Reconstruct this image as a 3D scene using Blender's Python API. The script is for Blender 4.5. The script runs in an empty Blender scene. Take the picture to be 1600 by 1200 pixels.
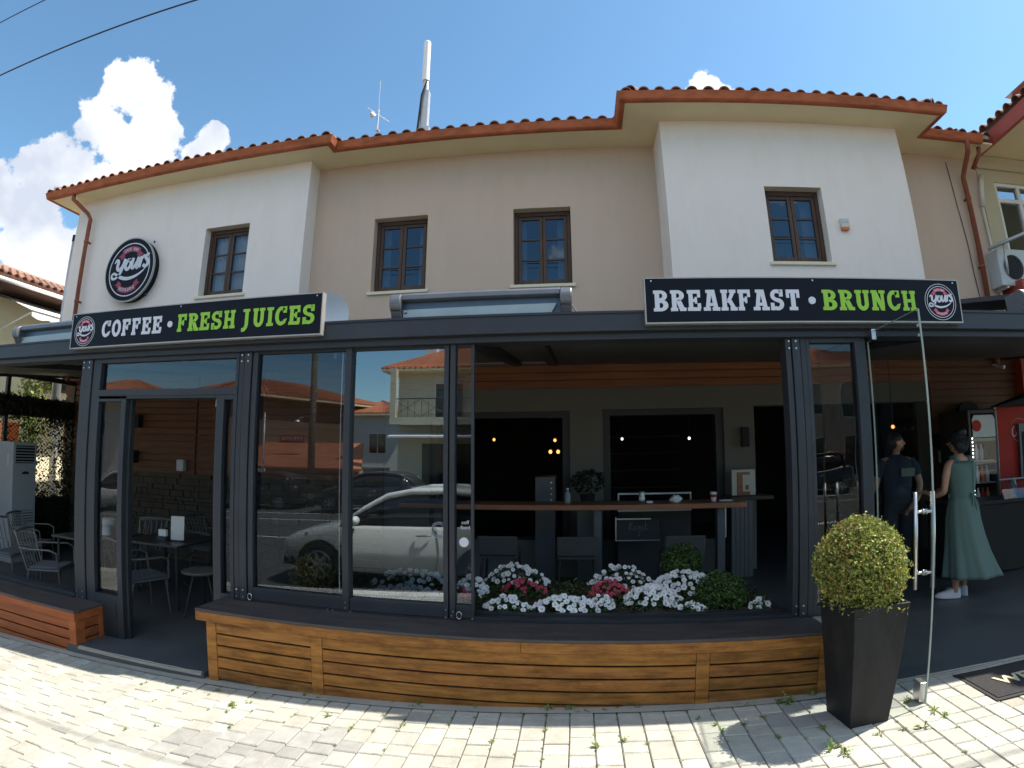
import bpy, bmesh, math, random
import numpy as np
from mathutils import Vector, Matrix
random.seed(7)
S = bpy.context.scene
C = S.collection
R = math.radians

# ------------------------------------------------------------------ camera
CAM_H = 1.65
MR = np.array([[0.99311579, 0.11711706, -0.00214857],
               [-0.01723635, 0.12796691, -0.99162865],
               [-0.11586168, 0.98483911, 0.12910463]])
cd = bpy.data.cameras.new('camera')
cd.type = 'PANO'
cd.panorama_type = 'FISHEYE_LENS_POLYNOMIAL'
cd.sensor_fit = 'HORIZONTAL'
cd.sensor_width = 36.0
cd.sensor_height = 27.0
cd.fisheye_fov = R(175)
cd.fisheye_polynomial_k0 = 0.0
cd.fisheye_polynomial_k1 = -5.34204235e-02
cd.fisheye_polynomial_k2 = -7.54371992e-05
cd.fisheye_polynomial_k3 = 2.67990327e-05
cd.fisheye_polynomial_k4 = -5.23296178e-07
cd.clip_start = 0.02
cd.clip_end = 2000
cam = bpy.data.objects.new('camera', cd)
C.objects.link(cam)
rx, ry, rz = MR[0], -MR[1], -MR[2]
cam.matrix_world = Matrix(((rx[0], ry[0], rz[0], 0), (rx[1], ry[1], rz[1], 0), (rx[2], ry[2], rz[2], CAM_H), (0, 0, 0, 1)))
S.camera = cam


def ray(px, py):
    """direction (x/y, z/y) seen through a pixel of the 1600x1200 photograph (lens calibration)"""
    dx, dy = px - 800.0, py - 600.0
    r = math.hypot(dx, dy) or 1e-9
    s = r / 829.117
    th = s - .10949 * s ** 3 + .021625 * s ** 5
    c = np.array([dx / r * math.sin(th), dy / r * math.sin(th), math.cos(th)])
    return c @ MR


def at(px, py, Y):
    d = ray(px, py)
    return Vector((d[0] / d[1] * Y, Y, CAM_H + d[2] / d[1] * Y))


def fz(x):
    """terrace floor, nearly level"""
    return (.020 if x < 0 else .026) * max(-40., min(40., x)) + .02


def gz(x):
    """the street falls gently towards -x"""
    x = max(-40., min(40., x))
    return .034 * x if x < 0 else .026 * x


# ------------------------------------------------------------------ sky and sun
SUN = Vector((.585, .152, 1.0)).normalized()
EL = math.asin(SUN.z)
ROT = math.atan2(SUN.x, SUN.y)
S.view_settings.view_transform = 'Standard'
S.view_settings.look = 'None'
S.view_settings.exposure = 0.0
S.view_settings.gamma = 1.0
S.cycles.use_denoising = True
S.cycles.max_bounces = 8
S.cycles.transparent_max_bounces = 24
S.cycles.caustics_reflective = False
S.cycles.caustics_refractive = False
SUN_STRENGTH = 3.9
SKY_STRENGTH = 0.135
S.view_settings.exposure = 1.27
w = bpy.data.worlds.new('World')
S.world = w
w.use_nodes = True
nt = w.node_tree
N, L = nt.nodes, nt.links
for n in list(N):
    N.remove(n)
out = N.new('ShaderNodeOutputWorld')
bg = N.new('ShaderNodeBackground')
bg.inputs['Strength'].default_value = SKY_STRENGTH
sky = N.new('ShaderNodeTexSky')
sky.sky_type = 'NISHITA'
sky.sun_disc = False
sky.sun_elevation = EL
sky.sun_rotation = ROT
sky.altitude = 50
sky.air_density = 1.0
sky.dust_density = 0.35
sky.ozone_density = 1.0
tc = N.new('ShaderNodeTexCoord')
nrm = N.new('ShaderNodeVectorMath'); nrm.operation = 'NORMALIZE'
L.new(tc.outputs['Generated'], nrm.inputs[0])
blobs = [((-.649, .543, .533), .050), ((-.695, .528, .480), .042), ((-.625, .585, .49), .040), ((-.66, .565, .455), .055), ((-.67, .59, .42), .05),
         ((-.569, .65, .495), .032), ((-.588, .655, .468), .034), ((-.60, .67, .43), .035), ((-.741, .52, .415), .050), ((-.77, .50, .385), .050), ((-.715, .565, .40), .05),
         ((-.815, .475, .345), .050), ((-.79, .53, .30), .07), ((-.86, .44, .30), .07), ((-.77, .57, .22), .09), ((-.73, .62, .30), .06),
         ((-.71, .655, .25), .07), ((.237, .76, .588), .031), ((.262, .77, .575), .028), ((.21, .775, .578), .027), ((-.88, .40, .20), .10),
         ((0, -.72, .69), .30), ((.55, -.58, .62), .26), ((-.5, -.60, .66), .28), ((.1, -.40, .92), .24), ((-.75, -.25, .64), .2), ((.25, -.75, .55), .18)]  # last row: unseen clouds added behind the camera for whiter facade light
dist = None
for c, r in blobs:
    v = Vector(c).normalized()
    sb = N.new('ShaderNodeVectorMath'); sb.operation = 'DISTANCE'
    L.new(nrm.outputs[0], sb.inputs[0]); sb.inputs[1].default_value = v
    dv = N.new('ShaderNodeMath'); dv.operation = 'DIVIDE'
    L.new(sb.outputs['Value'], dv.inputs[0]); dv.inputs[1].default_value = r
    if dist is None:
        dist = dv
    else:
        mn = N.new('ShaderNodeMath'); mn.operation = 'SMOOTH_MIN'; mn.inputs[2].default_value = .25
        L.new(dist.outputs[0], mn.inputs[0]); L.new(dv.outputs[0], mn.inputs[1]); dist = mn
ns = N.new('ShaderNodeTexNoise'); ns.inputs['Scale'].default_value = 16; ns.inputs['Detail'].default_value = 12
ns.inputs['Roughness'].default_value = .6
L.new(nrm.outputs[0], ns.inputs['Vector'])
ma = N.new('ShaderNodeMath'); ma.operation = 'MULTIPLY_ADD'
L.new(ns.outputs['Fac'], ma.inputs[0]); ma.inputs[1].default_value = 2.5; L.new(dist.outputs[0], ma.inputs[2])
mr = N.new('ShaderNodeMapRange'); mr.interpolation_type = 'SMOOTHSTEP'
mr.inputs['From Min'].default_value = 2.33; mr.inputs['From Max'].default_value = 2.13
L.new(ma.outputs[0], mr.inputs['Value'])
# cloud shading: noise mottles their colour from grey to white
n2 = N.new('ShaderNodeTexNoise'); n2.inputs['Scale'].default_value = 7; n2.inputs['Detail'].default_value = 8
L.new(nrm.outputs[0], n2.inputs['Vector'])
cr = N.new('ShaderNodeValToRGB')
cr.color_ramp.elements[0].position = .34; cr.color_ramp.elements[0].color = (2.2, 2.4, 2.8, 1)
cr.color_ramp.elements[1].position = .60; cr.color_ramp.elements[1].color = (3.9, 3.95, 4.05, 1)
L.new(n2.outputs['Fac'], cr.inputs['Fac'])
mx = N.new('ShaderNodeMix'); mx.data_type = 'RGBA'
L.new(mr.outputs['Result'], mx.inputs['Factor'])
tint = N.new('ShaderNodeMix'); tint.data_type = 'RGBA'; tint.blend_type = 'MULTIPLY'; tint.inputs['Factor'].default_value = 1
tint.inputs['B'].default_value = (.51, .67, .68, 1)
L.new(sky.outputs['Color'], tint.inputs['A'])
L.new(tint.outputs['Result'], mx.inputs['A'])
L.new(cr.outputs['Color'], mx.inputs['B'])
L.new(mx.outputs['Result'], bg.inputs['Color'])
L.new(bg.outputs[0], out.inputs['Surface'])

sl = bpy.data.lights.new('sun', 'SUN')
sl.energy = SUN_STRENGTH
sl.angle = R(.53)
sl.color = (1, .91, .79)
so = bpy.data.objects.new('sun', sl)
C.objects.link(so)
so.rotation_euler = SUN.to_track_quat('Z', 'Y').to_euler()
so.location = (6, 2, 12)


# ------------------------------------------------------------------ materials
def mat(name, base, rough=.6, metal=0., var=.12, scale=6., bump=0., bscale=None, stretch=None, spec=.5, coat=0., attr=None,
        emit=None, es=0., col2=None, detail=6., trans=0., contrast=(.3, .7), grime=None):
    m = bpy.data.materials.new(name)
    m.use_nodes = True
    t = m.node_tree
    n, l = t.nodes, t.links
    p = n['Principled BSDF']
    p.inputs['Roughness'].default_value = rough
    p.inputs['Metallic'].default_value = metal
    p.inputs['Specular IOR Level'].default_value = spec
    p.inputs['Coat Weight'].default_value = coat
    tcn = n.new('ShaderNodeTexCoord')
    mp = n.new('ShaderNodeMapping')
    mp.inputs['Scale'].default_value = stretch or (1, 1, 1)
    l.new(tcn.outputs['Object'], mp.inputs['Vector'])
    nz = n.new('ShaderNodeTexNoise')
    nz.inputs['Scale'].default_value = scale
    nz.inputs['Detail'].default_value = detail
    nz.inputs['Roughness'].default_value = .6
    l.new(mp.outputs[0], nz.inputs['Vector'])
    rp = n.new('ShaderNodeValToRGB')
    a = [c * (1 - var) for c in base[:3]] + [1]
    b = [min(1, c * (1 + var)) for c in base[:3]] + [1]
    if col2:
        a = list(col2) + [1]
        b = list(base[:3]) + [1]
    rp.color_ramp.elements[0].position = contrast[0]; rp.color_ramp.elements[0].color = a
    rp.color_ramp.elements[1].position = contrast[1]; rp.color_ramp.elements[1].color = b
    l.new(nz.outputs['Fac'], rp.inputs['Fac'])
    src = rp.outputs['Color']
    if attr:
        an = n.new('ShaderNodeAttribute'); an.attribute_name = attr
        mm = n.new('ShaderNodeMix'); mm.data_type = 'RGBA'; mm.blend_type = 'MULTIPLY'
        mm.inputs['Factor'].default_value = 1
        l.new(src, mm.inputs['A']); l.new(an.outputs['Color'], mm.inputs['B'])
        src = mm.outputs['Result']
    if grime:
        # stains and wear: (lowest multiplier, scale, xyz stretch, ramp start, ramp end)
        gm = n.new('ShaderNodeMapping'); gm.inputs['Scale'].default_value = grime[2]
        l.new(tcn.outputs['Object'], gm.inputs['Vector'])
        gn = n.new('ShaderNodeTexNoise'); gn.inputs['Scale'].default_value = grime[1]; gn.inputs['Detail'].default_value = 9
        gn.inputs['Roughness'].default_value = .68
        l.new(gm.outputs[0], gn.inputs['Vector'])
        gr = n.new('ShaderNodeValToRGB')
        gr.color_ramp.elements[0].position = grime[3]; gr.color_ramp.elements[0].color = (grime[0], grime[0] * .99, grime[0] * .96, 1)
        gr.color_ramp.elements[1].position = grime[4]; gr.color_ramp.elements[1].color = (1, 1, 1, 1)
        l.new(gn.outputs['Fac'], gr.inputs['Fac'])
        g2 = n.new('ShaderNodeMix'); g2.data_type = 'RGBA'; g2.blend_type = 'MULTIPLY'; g2.inputs['Factor'].default_value = 1
        l.new(src, g2.inputs['A']); l.new(gr.outputs['Color'], g2.inputs['B'])
        src = g2.outputs['Result']
    l.new(src, p.inputs['Base Color'])
    rr = n.new('ShaderNodeMapRange')
    rr.inputs['To Min'].default_value = max(0, rough - .08); rr.inputs['To Max'].default_value = min(1, rough + .1)
    l.new(nz.outputs['Fac'], rr.inputs['Value']); l.new(rr.outputs['Result'], p.inputs['Roughness'])
    if bump:
        bz = n.new('ShaderNodeTexNoise')
        bz.inputs['Scale'].default_value = bscale or scale * 6
        bz.inputs['Detail'].default_value = 5
        l.new(mp.outputs[0], bz.inputs['Vector'])
        bp = n.new('ShaderNodeBump')
        bp.inputs['Strength'].default_value = bump
        bp.inputs['Distance'].default_value = .01
        l.new(bz.outputs['Fac'], bp.inputs['Height'])
        l.new(bp.outputs['Normal'], p.inputs['Normal'])
    if emit:
        p.inputs['Emission Color'].default_value = (*emit, 1)
        p.inputs['Emission Strength'].default_value = es
    if trans:
        tr = n.new('ShaderNodeBsdfTranslucent')
        l.new(src, tr.inputs['Color'])
        ms = n.new('ShaderNodeMixShader'); ms.inputs[0].default_value = trans
        l.new(p.outputs[0], ms.inputs[1]); l.new(tr.outputs[0], ms.inputs[2])
        l.new(ms.outputs[0], n['Material Output'].inputs['Surface'])
    return m


def glassmat(name, refl, tint=(.8, .85, .86), rough=0., wave=.0, gcol=(.95, .97, 1), fk=1.3):
    """thin coated glazing: clear, with a mirror-like share that grows at grazing angles"""
    m = bpy.data.materials.new(name)
    m.use_nodes = True
    t = m.node_tree
    n, l = t.nodes, t.links
    n.remove(n['Principled BSDF'])
    tr = n.new('ShaderNodeBsdfTransparent'); tr.inputs[0].default_value = (*tint, 1)
    gl = n.new('ShaderNodeBsdfGlossy'); gl.inputs['Roughness'].default_value = rough
    gl.inputs['Color'].default_value = (*gcol, 1)
    fr = n.new('ShaderNodeFresnel'); fr.inputs['IOR'].default_value = 1.5
    mm = n.new('ShaderNodeMath'); mm.operation = 'MULTIPLY_ADD'; mm.use_clamp = True
    l.new(fr.outputs[0], mm.inputs[0]); mm.inputs[1].default_value = fk; mm.inputs[2].default_value = refl - .05
    if wave:
        tcn = n.new('ShaderNodeTexCoord'); nz = n.new('ShaderNodeTexNoise'); nz.inputs['Scale'].default_value = 1.6
        nz.inputs['Detail'].default_value = 1
        l.new(tcn.outputs['Object'], nz.inputs['Vector'])
        bp = n.new('ShaderNodeBump'); bp.inputs['Strength'].default_value = wave; bp.inputs['Distance'].default_value = .02
        l.new(nz.outputs['Fac'], bp.inputs['Height']); l.new(bp.outputs['Normal'], gl.inputs['Normal'])
    ms = n.new('ShaderNodeMixShader')
    l.new(mm.outputs[0], ms.inputs[0]); l.new(tr.outputs[0], ms.inputs[1]); l.new(gl.outputs[0], ms.inputs[2])
    l.new(ms.outputs[0], n['Material Output'].inputs['Surface'])
    return m


M = dict(
    white_wall=mat('white_render', (.83, .76, .715), .85, var=.018, scale=1.6, stretch=(3, 3, .45), bump=.35, bscale=110, grime=(.972, 2.6, (1.6, 1.6, .5), .34, .50)),
    greige=mat('greige_render', (.585, .45, .355), .88, var=.022, scale=1.6, stretch=(3, 3, .45), bump=.35, bscale=110, grime=(.972, 2.6, (1.6, 1.6, .5), .34, .50)),
    cream_b=mat('bright_cream_wall', (.84, .78, .58), .85, var=.05, scale=1),
    ac=mat('aged_white_panel', (.40, .43, .45), .45, var=.04),
    alu_d=mat('grey_aluminium', (.17, .18, .20), .42, metal=.6, var=.1),
    downpipe=mat('downpipe_red', (.27, .085, .05), .6, var=.15, scale=4, spec=.3),
    soffit=mat('soffit_paint', (.80, .68, .42), .8, var=.04, scale=2),
    gutter=mat('red_gutter', (.43, .125, .055), .7, var=.14, scale=5, spec=.2, grime=(.62, 4, (1, 1, 3), .32, .55)),
    tile=mat('roof_tile', (.47, .20, .12), .8, var=.3, scale=7, bump=.4, col2=(.22, .11, .08)),
    tile_orange=mat('terracotta_roof', (.55, .19, .09), .8, var=.3, scale=1.3, col2=(.36, .12, .06), stretch=(1, .3, 1)),  # orange clay tiles of the houses across the street
    mortar=mat('mortar', (.55, .43, .33), .9, var=.2, scale=20),
    win_wood=mat('window_wood', (.065, .031, .018), .5, var=.35, scale=5, stretch=(6, 6, .8), bump=.3),
    sill=mat('window_sill', (.72, .66, .50), .6, var=.06),
    frame=mat('anthracite_frame', (.032, .037, .047), .48, metal=.25, var=.14, scale=3, bump=.05, bscale=300),
    frame_d=mat('anthracite_dark', (.02, .023, .028), .5, metal=.1, var=.1, scale=3),
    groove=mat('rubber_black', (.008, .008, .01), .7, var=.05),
    screw=mat('steel', (.6, .6, .62), .3, metal=1., var=.05),
    alu=mat('brushed_aluminium', (.42, .44, .47), .38, metal=.85, var=.08, scale=4, stretch=(1, 8, 8)),
    alu_w=mat('grey_box', (.085, .095, .11), .5, metal=.3, var=.06),
    wood=mat('bench_wood', (.345, .155, .040), .65, spec=.22, var=.3, scale=3.4, stretch=(1.0, 6, 10), bump=.4, bscale=30, col2=(.13, .054, .014), contrast=(.25, .62), attr='tint', grime=(.60, 5, (1, 1, 2.2), .33, .55)),
    wood_red=mat('bench_wood_red', (.35, .10, .030), .55, spec=.28, var=.3, scale=2.2, stretch=(1.2, 6, 9), bump=.35, bscale=30, col2=(.19, .05, .018), contrast=(.25, .62), attr='tint'),
    cap=mat('bench_cap', (.075, .060, .055), .6, var=.3, scale=2.5, stretch=(1.5, 8, 8), bump=.4, bscale=40, col2=(.035, .03, .03)),
    paver=mat('paver', (.43, .425, .385), .9, var=.10, scale=14, bump=.45, bscale=90, attr='tint', spec=.2, grime=(.76, 1.7, (1, 1, 1), .30, .52)),
    joint=mat('joint_sand', (.36, .335, .27), .95, var=.4, scale=30, bump=.5, spec=.1),
    kerb=mat('kerb_stone', (.55, .54, .50), .9, var=.1, scale=10, bump=.4),
    floor=mat('terrace_floor', (.070, .080, .090), .45, var=.18, scale=2.5, bump=.05),
    asphalt=mat('asphalt', (.115, .112, .105), .9, var=.2, scale=3, bump=.5, bscale=200),
    paint=mat('road_paint', (.75, .75, .72), .7, var=.12, scale=9),
    earth=mat('earth', (.20, .17, .12), .95, var=.3, scale=.6),
    soil=mat('soil', (.035, .024, .017), .95, var=.4, scale=25, bump=.8),
    sign=mat('sign_face', (.006, .009, .017), .55, spec=.15, var=.1, scale=4),
    sign_edge=mat('sign_edge', (.40, .38, .35), .4, metal=.4, var=.08),
    sign_white=mat('letter_white', (.62, .64, .72), .5, var=.03),
    sign_green=mat('letter_green', (.28, .56, .045), .5, var=.03),
    pink=mat('banner_pink', (.62, .10, .17), .5, var=.05),
    dpink=mat('banner_dark_pink', (.30, .035, .08), .5, var=.05),
    clad=mat('wall_cladding', (.165, .070, .030), .6, var=.3, scale=1.8, stretch=(1, 5, 6), bump=.3, col2=(.11, .04, .018)),
    clad_r=mat('wood_fascia', (.36, .13, .045), .55, var=.3, scale=1.8, stretch=(1, 5, 6), bump=.3, col2=(.22, .075, .028)),
    stone=mat('stone_cladding', (.11, .085, .058), .9, var=.4, scale=6, bump=.8, bscale=20, col2=(.07, .055, .04)),
    grey_wall=mat('grey_plaster', (.165, .16, .14), .85, var=.06, scale=3),
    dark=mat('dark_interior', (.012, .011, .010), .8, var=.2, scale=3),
    dark2=mat('charcoal_trim', (.03, .032, .035), .5, var=.1, scale=3),
    louver=mat('louver', (.085, .085, .078), .5, var=.06, scale=3),
    canopy=mat('canopy_top', (.05, .052, .058), .6, var=.1),
    bar=mat('bar_top', (.30, .115, .055), .42, var=.25, scale=2, stretch=(1, 6, 6), bump=.1),
    steelg=mat('grey_leg', (.09, .10, .115), .4, metal=.2, var=.08),
    fabric=mat('grey_fabric', (.065, .068, .07), .85, var=.15, scale=30),
    pot=mat('planter_charcoal', (.018, .018, .020), .6, spec=.3, var=.2, scale=4, bump=.15, bscale=160, grime=(.55, 7, (1, 1, .4), .40, .62)),
    leaf=mat('box_leaf', (.21, .27, .05), .55, var=.4, scale=8, attr='tint', trans=.25),
    leaf_d=mat('dark_leaf', (.055, .11, .025), .55, var=.4, scale=8, attr='tint', trans=.2),
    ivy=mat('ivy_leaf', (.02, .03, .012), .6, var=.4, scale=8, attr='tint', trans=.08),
    weed=mat('weed', (.20, .28, .06), .6, var=.3, scale=9, attr='tint', trans=.25),
    twig=mat('twig', (.10, .065, .035), .8, var=.3),
    petal_w=mat('petal_white', (.80, .82, .84), .6, var=.05, scale=20, attr='tint', trans=.2),
    petal_r=mat('petal_red', (.46, .055, .10), .6, var=.15, scale=20, attr='tint', trans=.2),
    chair=mat('chair_metal', (.15, .152, .14), .45, metal=.2, var=.08),
    chair_d=mat('chair_dark', (.10, .095, .085), .5, var=.08),
    seat=mat('cushion', (.09, .10, .12), .85, var=.1),
    table=mat('table_top', (.032, .036, .042), .35, var=.15, scale=3),
    paper=mat('paper', (.75, .76, .76), .6, var=.03),
    plastic_w=mat('white_plastic', (.58, .61, .63), .4, var=.04),
    plastic_y=mat('aged_plastic', (.62, .58, .50), .45, var=.04),
    orange=mat('orange_lens', (.65, .16, .03), .3, var=.04),
    red=mat('red_enamel', (.42, .03, .02), .55, spec=.2, var=.06),
    red_post=mat('red_paint_post', (.42, .07, .04), .5, var=.08),
    skin=mat('skin', (.50, .27, .18), .5, var=.05, scale=12),
    hair=mat('hair', (.012, .010, .009), .55, var=.3, scale=60),
    dress=mat('dress_green', (.105, .17, .155), .8, var=.05, scale=5, bump=.1, bscale=30),
    tee=mat('tee_navy', (.018, .026, .048), .85, var=.12, scale=6),
    jeans=mat('jeans', (.03, .035, .05), .85, var=.2, scale=8),
    shoe=mat('sneaker', (.62, .63, .68), .6, var=.05),
    cream=mat('cream_wall', (.66, .60, .44), .85, var=.05, scale=1),
    cream_n=mat('neighbour_wall', (.50, .44, .31), .85, var=.05, scale=1),
    pvc=mat('white_pvc', (.74, .75, .76), .4, var=.03),
    carw=mat('car_silver', (.86, .88, .83), .35, metal=.1, var=.02, coat=.6),
    card=mat('car_dark', (.030, .032, .036), .3, metal=.3, var=.05, coat=.6),
    carww=mat('car_white', (.72, .72, .72), .3, var=.03, coat=.6),
    carglass=mat('car_glass', (.012, .014, .016), .08, var=.05, spec=.7),
    tyre=mat('tyre', (.018, .018, .018), .8, var=.1),
    lampglass=mat('lamp_glass', (.25, .26, .27), .12, var=.05),
    brown_wall=mat('brown_facade', (.18, .12, .085), .85, var=.12, scale=1),
    white_house=mat('white_facade', (.62, .64, .62), .85, var=.05, scale=1),
    conc=mat('concrete', (.33, .31, .27), .9, var=.15, scale=2),
    hedge=mat('hedge_leaf', (.045, .06, .022), .7, var=.4, scale=4, attr='tint'),
    stonew=mat('rubble_wall', (.16, .13, .09), .9, var=.45, scale=3, bump=.8, bscale=10, col2=(.05, .045, .035)),
    bulb=mat('warm_bulb', (1, .6, .3), .3, emit=(1, .38, .10), es=1.0),
    bulb_w=mat('white_bulb', (1, .95, .9), .3, emit=(1, .93, .85), es=.9),
    led=mat('led', (1, 1, 1), .3, emit=(.9, .95, 1), es=3),
    mat_b=mat('door_mat', (.035, .034, .036), .95, var=.4, scale=80, bump=.8, bscale=400),
    mat_edge=mat('door_mat_edge', (.02, .02, .02), .8, var=.1),
    mat_txt=mat('door_mat_letters', (.55, .50, .34), .95, var=.15, scale=60),
    fridge=mat('fridge_body', (.035, .035, .038), .4, var=.1),
    blind=mat('curtain', (.55, .57, .62), .9, var=.08, scale=4),
    slate=mat('black_board', (.015, .016, .018), .6, var=.1),
    dish=mat('dish_white', (.62, .66, .72), .5, var=.03),
    awning=mat('white_awning', (.74, .74, .74), .8, var=.04),
    membrane=mat('awning_blue', (.10, .15, .21), .35, metal=.3, var=.08, scale=3, stretch=(1, 6, 6)),
    frosted=mat('awning_strip', (.38, .47, .50), .4, var=.08, scale=6),
    galv=mat('galvanised', (.50, .51, .53), .45, metal=.5, var=.08),
    pole=mat('utility_pole', (.24, .21, .16), .9, var=.2, scale=4, stretch=(6, 6, 1)),
    cable=mat('black_cable', (.02, .02, .022), .6, var=.05),
    label=mat('shirt_print', (.17, .18, .15), .7, var=.3, scale=40),
    glass1=glassmat('glass_single', .070, (.80, .84, .86), wave=.012, gcol=(.78, .88, 1)),
    glass2=glassmat('glass_stacked', .235, (.55, .62, .66), wave=.012, gcol=(.82, .92, 1)),
    glassw=glassmat('glass_window', .10, (.4, .45, .5), wave=.05, gcol=(.62, .82, 1)),
    glassr=glassmat('glass_rippled', .06, (.7, .74, .76), wave=.35),
    glassd=glassmat('glass_door', .055, (.90, .94, .93), fk=.35),
    gedge=mat('glass_edge', (.30, .36, .33), .25, var=.1),
    fglass=glassmat('glass_fridge', .08, (.85, .88, .9)),
)


# ------------------------------------------------------------------ builders
def chain_loc(o):
    v = Vector((0, 0, 0))
    while o is not None:
        v += o.location
        o = o.parent
    return v


class MB:
    def __init__(s):
        s.v = []; s.f = []; s.mi = []; s.mats = []; s.m = 0; s.tint = None; s.tints = []

    def use(s, m):
        m = M[m] if isinstance(m, str) else m
        if m not in s.mats:
            s.mats.append(m)
        s.m = s.mats.index(m)
        return s

    def face(s, idx):
        s.f.append(idx); s.mi.append(s.m); s.tints.append(s.tint)

    def quad(s, *p):
        b = len(s.v)
        s.v += [tuple(q) for q in p]
        s.face(list(range(b, b + len(p))))
        return s

    def box(s, x0, x1, y0, y1, z0, z1):
        b = len(s.v)
        s.v += [(x0, y0, z0), (x1, y0, z0), (x1, y1, z0), (x0, y1, z0), (x0, y0, z1), (x1, y0, z1), (x1, y1, z1), (x0, y1, z1)]
        for q in ((0, 3, 2, 1), (4, 5, 6, 7), (0, 1, 5, 4), (1, 2, 6, 5), (2, 3, 7, 6), (3, 0, 4, 7)):
            s.face([b + i for i in q])
        return s

    def hexa(s, lo, hi):
        """lo, hi: four points each, counter-clockwise seen from above"""
        b = len(s.v)
        s.v += [tuple(q) for q in lo] + [tuple(q) for q in hi]
        for q in ((0, 3, 2, 1), (4, 5, 6, 7), (0, 1, 5, 4), (1, 2, 6, 5), (2, 3, 7, 6), (3, 0, 4, 7)):
            s.face([b + i for i in q])
        return s

    def prism(s, pts, y0, y1):
        """polygon in xz (counter-clockwise seen from -y), thickened from y0 to y1"""
        n = len(pts); b = len(s.v)
        s.v += [(x, y0, z) for x, z in pts] + [(x, y1, z) for x, z in pts]
        s.face([b + i for i in range(n)])
        s.face([b + n + i for i in reversed(range(n))])
        for i in range(n):
            j = (i + 1) % n
            s.face([b + i, b + n + i, b + n + j, b + j])
        return s

    def prism_z(s, pts, z0, z1):
        n = len(pts); b = len(s.v)
        s.v += [(x, y, z0) for x, y in pts] + [(x, y, z1) for x, y in pts]
        s.face([b + i for i in reversed(range(n))])
        s.face([b + n + i for i in range(n)])
        for i in range(n):
            j = (i + 1) % n
            s.face([b + i, b + j, b + n + j, b + n + i])
        return s

    def prism_x(s, pts, x0, x1):
        """polygon in yz, thickened along x"""
        n = len(pts); b = len(s.v)
        s.v += [(x0, y, z) for y, z in pts] + [(x1, y, z) for y, z in pts]
        s.face([b + i for i in reversed(range(n))])
        s.face([b + n + i for i in range(n)])
        for i in range(n):
            j = (i + 1) % n
            s.face([b + i, b + j, b + n + j, b + n + i])
        return s

    def rings(s, rs, cap=True, closed=False):
        n = len(rs[0]); b = len(s.v)
        for r in rs:
            s.v += [tuple(p) for p in r]
        k = len(rs)
        for i in range(k if closed else k - 1):
            i2 = (i + 1) % k
            for j in range(n):
                j2 = (j + 1) % n
                s.face([b + i * n + j, b + i * n + j2, b + i2 * n + j2, b + i2 * n + j])
        if cap and not closed:
            s.face([b + j for j in reversed(range(n))])
            s.face([b + (k - 1) * n + j for j in range(n)])
        return s

    def tube(s, path, r, n=8, closed=False, cap=True):
        path = [Vector(p) for p in path]
        rr = r if isinstance(r, (list, tuple)) else [r] * len(path)
        rs = []
        up = None
        k = len(path)
        for i, p in enumerate(path):
            if closed:
                t = path[(i + 1) % k] - path[i - 1]
            else:
                t = path[min(i + 1, k - 1)] - path[max(i - 1, 0)]
            t.normalize()
            if up is None:
                up = Vector((0, 0, 1)) if abs(t.z) < .9 else Vector((1, 0, 0))
            a = t.cross(up).normalized()
            up = a.cross(t).normalized()
            rs.append([p + (a * math.cos(q) + up * math.sin(q)) * rr[i] for q in [2 * math.pi * j / n for j in range(n)]])
        return s.rings(rs, cap, closed)

    def cyl(s, p0, p1, r0, r1=None, n=16):
        return s.tube([p0, p1], [r0, r0 if r1 is None else r1], n)

    def lathe(s, prof, c, n=20):
        c = Vector(c)
        return s.rings([[c + Vector((r * math.cos(a), r * math.sin(a), z)) for a in [2 * math.pi * j / n for j in range(n)]] for r, z in prof])

    def disc_y(s, cx, cz, r, y0, y1, n=48, rx=None):
        rx = rx or r
        return s.prism([(cx + rx * math.cos(2 * math.pi * i / n), cz + r * math.sin(2 * math.pi * i / n)) for i in range(n)], y0, y1)

    def build(s, name, m=None, parent=None, smooth=False, bevel=0., seg=2, world=True):
        me = bpy.data.meshes.new(name)
        off = chain_loc(parent) if (parent is not None and world) else Vector((0, 0, 0))
        me.from_pydata([(a - off.x, b - off.y, c - off.z) for a, b, c in s.v], [], s.f)
        if m is not None:
            me.materials.append(M[m] if isinstance(m, str) else m)
        else:
            for q in s.mats:
                me.materials.append(q)
            me.polygons.foreach_set('material_index', s.mi)
        if smooth:
            me.polygons.foreach_set('use_smooth', [True] * len(s.f))
        al = me.color_attributes.new('tint', 'FLOAT_COLOR', 'CORNER')
        cols = []
        for f, t in zip(s.f, s.tints):
            t = t or (1, 1, 1)
            cols += [t[0], t[1], t[2], 1.] * len(f)
        al.data.foreach_set('color', cols)
        me.validate()
        me.update()
        o = bpy.data.objects.new(name, me)
        C.objects.link(o)
        if parent is not None:
            o.parent = parent
        if bevel:
            bm = o.modifiers.new('bevel', 'BEVEL'); bm.width = bevel; bm.segments = seg; bm.limit_method = 'ANGLE'; bm.angle_limit = R(40)
            bm.harden_normals = False
        return o


def tag(o, label=None, cat=None, group=None, kind=None):
    if label: o['label'] = label
    if cat: o['category'] = cat
    if group: o['group'] = group
    if kind: o['kind'] = kind
    return o


def empty(name, loc, label, cat, group=None):
    o = bpy.data.objects.new(name, None)
    o.empty_display_size = .1
    C.objects.link(o)
    o.location = loc
    return tag(o, label, cat, group)


def copy_tree(o, parent=None):
    c = o.copy()
    C.objects.link(c)
    if parent is not None:
        c.parent = parent
    for ch in list(o.children):
        copy_tree(ch, c)
    return c


def tin(a=.8, b=1.15, hue=0.):
    k = random.uniform(a, b)
    h = random.uniform(-hue, hue)
    return (k * (1 + h), k, k * (1 - h))


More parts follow.
